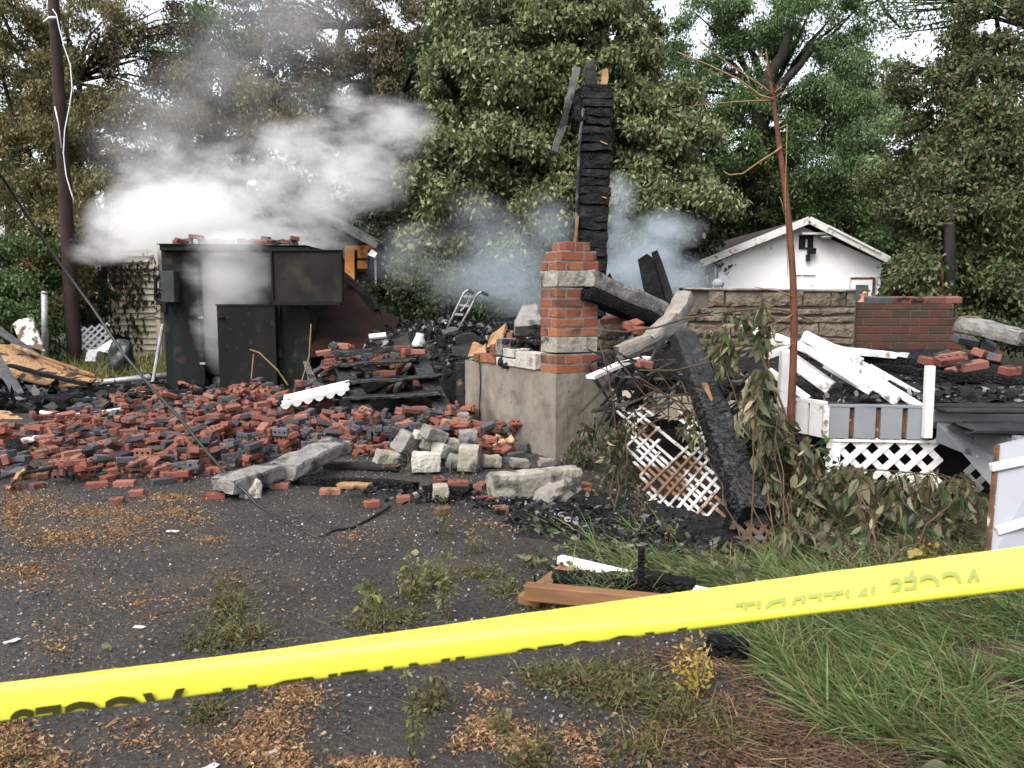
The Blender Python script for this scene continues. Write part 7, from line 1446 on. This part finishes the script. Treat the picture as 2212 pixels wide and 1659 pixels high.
# ================================================================== SMOKE
def smoke(name, label, blobs, dens, col, nsc, lo=.42, hi=.9, namt=1.1, warp=.5, aniso=.25, seed=0.0, margin=1.06):
    """one closed body of smoke whose density follows a few soft lobes, broken up by noise. blobs: x,y,Y,rx_px,ry_px,depth_m,weight"""
    bl = []
    src = bmesh.new()
    for (x, y, Y, rx, ry, rd, w) in blobs:
        c = U(x, y, Y); s = Y / F; r = V(rx * s, rd, ry * s); bl.append((c, r, w))
        bmesh.ops.create_icosphere(src, subdivisions=3, radius=margin, matrix=Matrix.Translation(c) @ Matrix.Diagonal((*r, 1)))
    og = bl[0][0]; me = bpy.data.meshes.new(name); src.to_mesh(me); src.free(); me.transform(Matrix.Translation(-og))
    o = bpy.data.objects.new(name, me); C.objects.link(o); o.location = og
    md = o.modifiers.new('remesh', 'REMESH'); md.mode = 'VOXEL'; md.voxel_size = .12
    dg = bpy.context.evaluated_depsgraph_get(); m2 = bpy.data.meshes.new_from_object(o.evaluated_get(dg)); o.modifiers.clear(); o.data = m2
    m = bpy.data.materials.new(name); m.use_nodes = True; nt = m.node_tree; N, L = nt.nodes, nt.links; N.remove(N['Principled BSDF']); out = N['Material Output']
    pv = N.new('ShaderNodeVolumePrincipled'); pv.inputs['Color'].default_value = (*col, 1); pv.inputs['Anisotropy'].default_value = aniso; L.new(pv.outputs[0], out.inputs['Volume'])
    co = N.new('ShaderNodeTexCoord').outputs['Object']
    def vm(op, a, b, sc=None):
        n = N.new('ShaderNodeVectorMath'); n.operation = op
        for i, k in enumerate((a, b)):
            if k is None: continue
            if isinstance(k, (tuple, Vector)): n.inputs[i].default_value = tuple(k)
            else: L.new(k, n.inputs[i])
        if sc is not None: n.inputs['Scale'].default_value = sc
        return n
    def fm(op, a, b):
        n = N.new('ShaderNodeMath'); n.operation = op
        for i, k in enumerate((a, b)):
            if isinstance(k, (int, float)): n.inputs[i].default_value = k
            else: L.new(k, n.inputs[i])
        return n.outputs[0]
    mpg = N.new('ShaderNodeMapping'); mpg.inputs['Rotation'].default_value = (0, R(-38), 0); mpg.inputs['Scale'].default_value = (.62, 1, 1.15); L.new(co, mpg.inputs['Vector'])
    sh = vm('ADD', mpg.outputs[0], (seed, seed, seed)).outputs[0]
    wn_ = N.new('ShaderNodeTexNoise'); wn_.inputs['Scale'].default_value = nsc * .5; wn_.inputs['Detail'].default_value = 2; L.new(sh, wn_.inputs['Vector'])
    wv = vm('SCALE', vm('SUBTRACT', wn_.outputs['Color'], (.5, .5, .5)).outputs[0], None, warp).outputs[0]; cw = vm('ADD', co, wv).outputs[0]
    tot = None
    for c, r, w in bl:
        d = vm('LENGTH', vm('DIVIDE', vm('SUBTRACT', cw, c - og).outputs[0], r).outputs[0], None).outputs['Value']
        mr = N.new('ShaderNodeMapRange'); mr.interpolation_type = 'SMOOTHSTEP'; mr.inputs[1].default_value = 1; mr.inputs[2].default_value = .0; mr.inputs[3].default_value = 0; mr.inputs[4].default_value = w; L.new(d, mr.inputs[0])
        tot = mr.outputs[0] if tot is None else fm('MAXIMUM', tot, mr.outputs[0])
    def tn(scale, det, rough, dist):
        nn = N.new('ShaderNodeTexNoise'); nn.inputs['Scale'].default_value = scale; nn.inputs['Detail'].default_value = det; nn.inputs['Roughness'].default_value = rough; nn.inputs['Distortion'].default_value = dist; L.new(sh, nn.inputs['Vector'])
        return fm('SUBTRACT', nn.outputs['Fac'], .5)
    v = fm('ADD', tot, fm('MULTIPLY', tn(nsc, 6, .62, .5), namt)); v = fm('ADD', v, fm('MULTIPLY', tn(nsc * 2.7, 5, .62, 1.2), namt * .8)); v = fm('MULTIPLY', v, fm('MINIMUM', fm('MULTIPLY', tot, 5), 1))
    mr = N.new('ShaderNodeMapRange'); mr.interpolation_type = 'SMOOTHSTEP'; mr.inputs[1].default_value = lo; mr.inputs[2].default_value = hi; mr.inputs[3].default_value = 0; mr.inputs[4].default_value = dens; L.new(v, mr.inputs[0])
    L.new(mr.outputs[0], pv.inputs['Density']); o.data.materials.clear(); o.data.materials.append(m)
    return tag(o, label, 'smoke', kind='stuff')
smoke('white_smoke', 'dense white smoke billowing over the steel container', [(420, 475, 14.8, 250, 150, 1.3, 1.0), (330, 480, 15, 190, 120, 1.1, .8), (540, 510, 15.2, 210, 100, 1.1, .8), (620, 545, 15.6, 170, 90, 1.1, .66), (710, 450, 16, 190, 160, 1.2, .48), (770, 370, 16, 190, 170, 1.1, .64), (845, 285, 16, 150, 120, 1.1, .62), (650, 340, 16, 190, 140, 1.1, .55), (730, 520, 16, 90, 70, 1, .42), (245, 515, 15.4, 130, 80, .8, .5), (350, 380, 15, 180, 140, 1.1, .5), (560, 400, 15.5, 170, 130, 1.1, .55), (740, 235, 16, 80, 100, .6, .5), (480, 380, 15.4, 170, 100, 1, .55)], 3.8, (.99, .99, .995), 1.0, lo=.12, hi=1.15, namt=1.25, warp=.9)
smoke('thin_smoke', 'thin grey smoke veiling the trees above the house', [(610, 50, 19, 300, 200, 1.6, .7), (470, 130, 19, 260, 210, 1.6, .6), (380, 250, 19, 240, 200, 1.5, .6), (300, 330, 18, 190, 150, 1.4, .6), (520, 290, 19, 250, 170, 1.4, .5), (700, 200, 19, 200, 150, 1.4, .5)], .42, (.93, .94, .97), .5, lo=.05, hi=1.1, namt=1.0, warp=1.0, seed=7)
smoke('container_smoke', 'white smoke filling the open bay of the container', [(500, 590, 12.45, 150, 130, .7, 1), (465, 690, 12.45, 70, 190, .55, .9), (540, 560, 12.4, 100, 70, .55, .8), (490, 530, 12.2, 130, 60, .55, .8)], 4.5, (.985, .985, .99), 1.5, lo=.12, hi=1.0, namt=.9, warp=.3, seed=3)
smoke('blue_smoke', 'bluish smoke rising from the floor left of the charred post', [(1090, 570, 13.5, 180, 170, 1.1, .8), (1040, 490, 13.8, 140, 120, 1, .6), (1150, 630, 13, 160, 120, 1, .8), (1000, 600, 14, 200, 140, 1.1, .5), (900, 560, 14.5, 190, 140, 1.1, .42), (1190, 490, 13.5, 100, 120, .9, .6)], .95, (.80, .88, .97), 1.2, lo=.08, hi=1.1, namt=1.1, warp=.6, seed=11)
smoke('blue_smoke', 'bluish smoke curling up right of the charred post before the garage', [(1335, 480, 11, 70, 150, .6, .75), (1400, 560, 11.5, 140, 110, .9, .85), (1445, 500, 11.5, 130, 80, .8, .76), (1480, 600, 12, 130, 75, .9, .74), (1330, 600, 11, 120, 110, .8, .75), (1370, 660, 11, 150, 80, .8, .75), (1535, 610, 12, 50, 40, .5, .5)], 2.0, (.82, .9, .98), 1.8, lo=.12, hi=1.1, namt=1.2, warp=.4, seed=19)
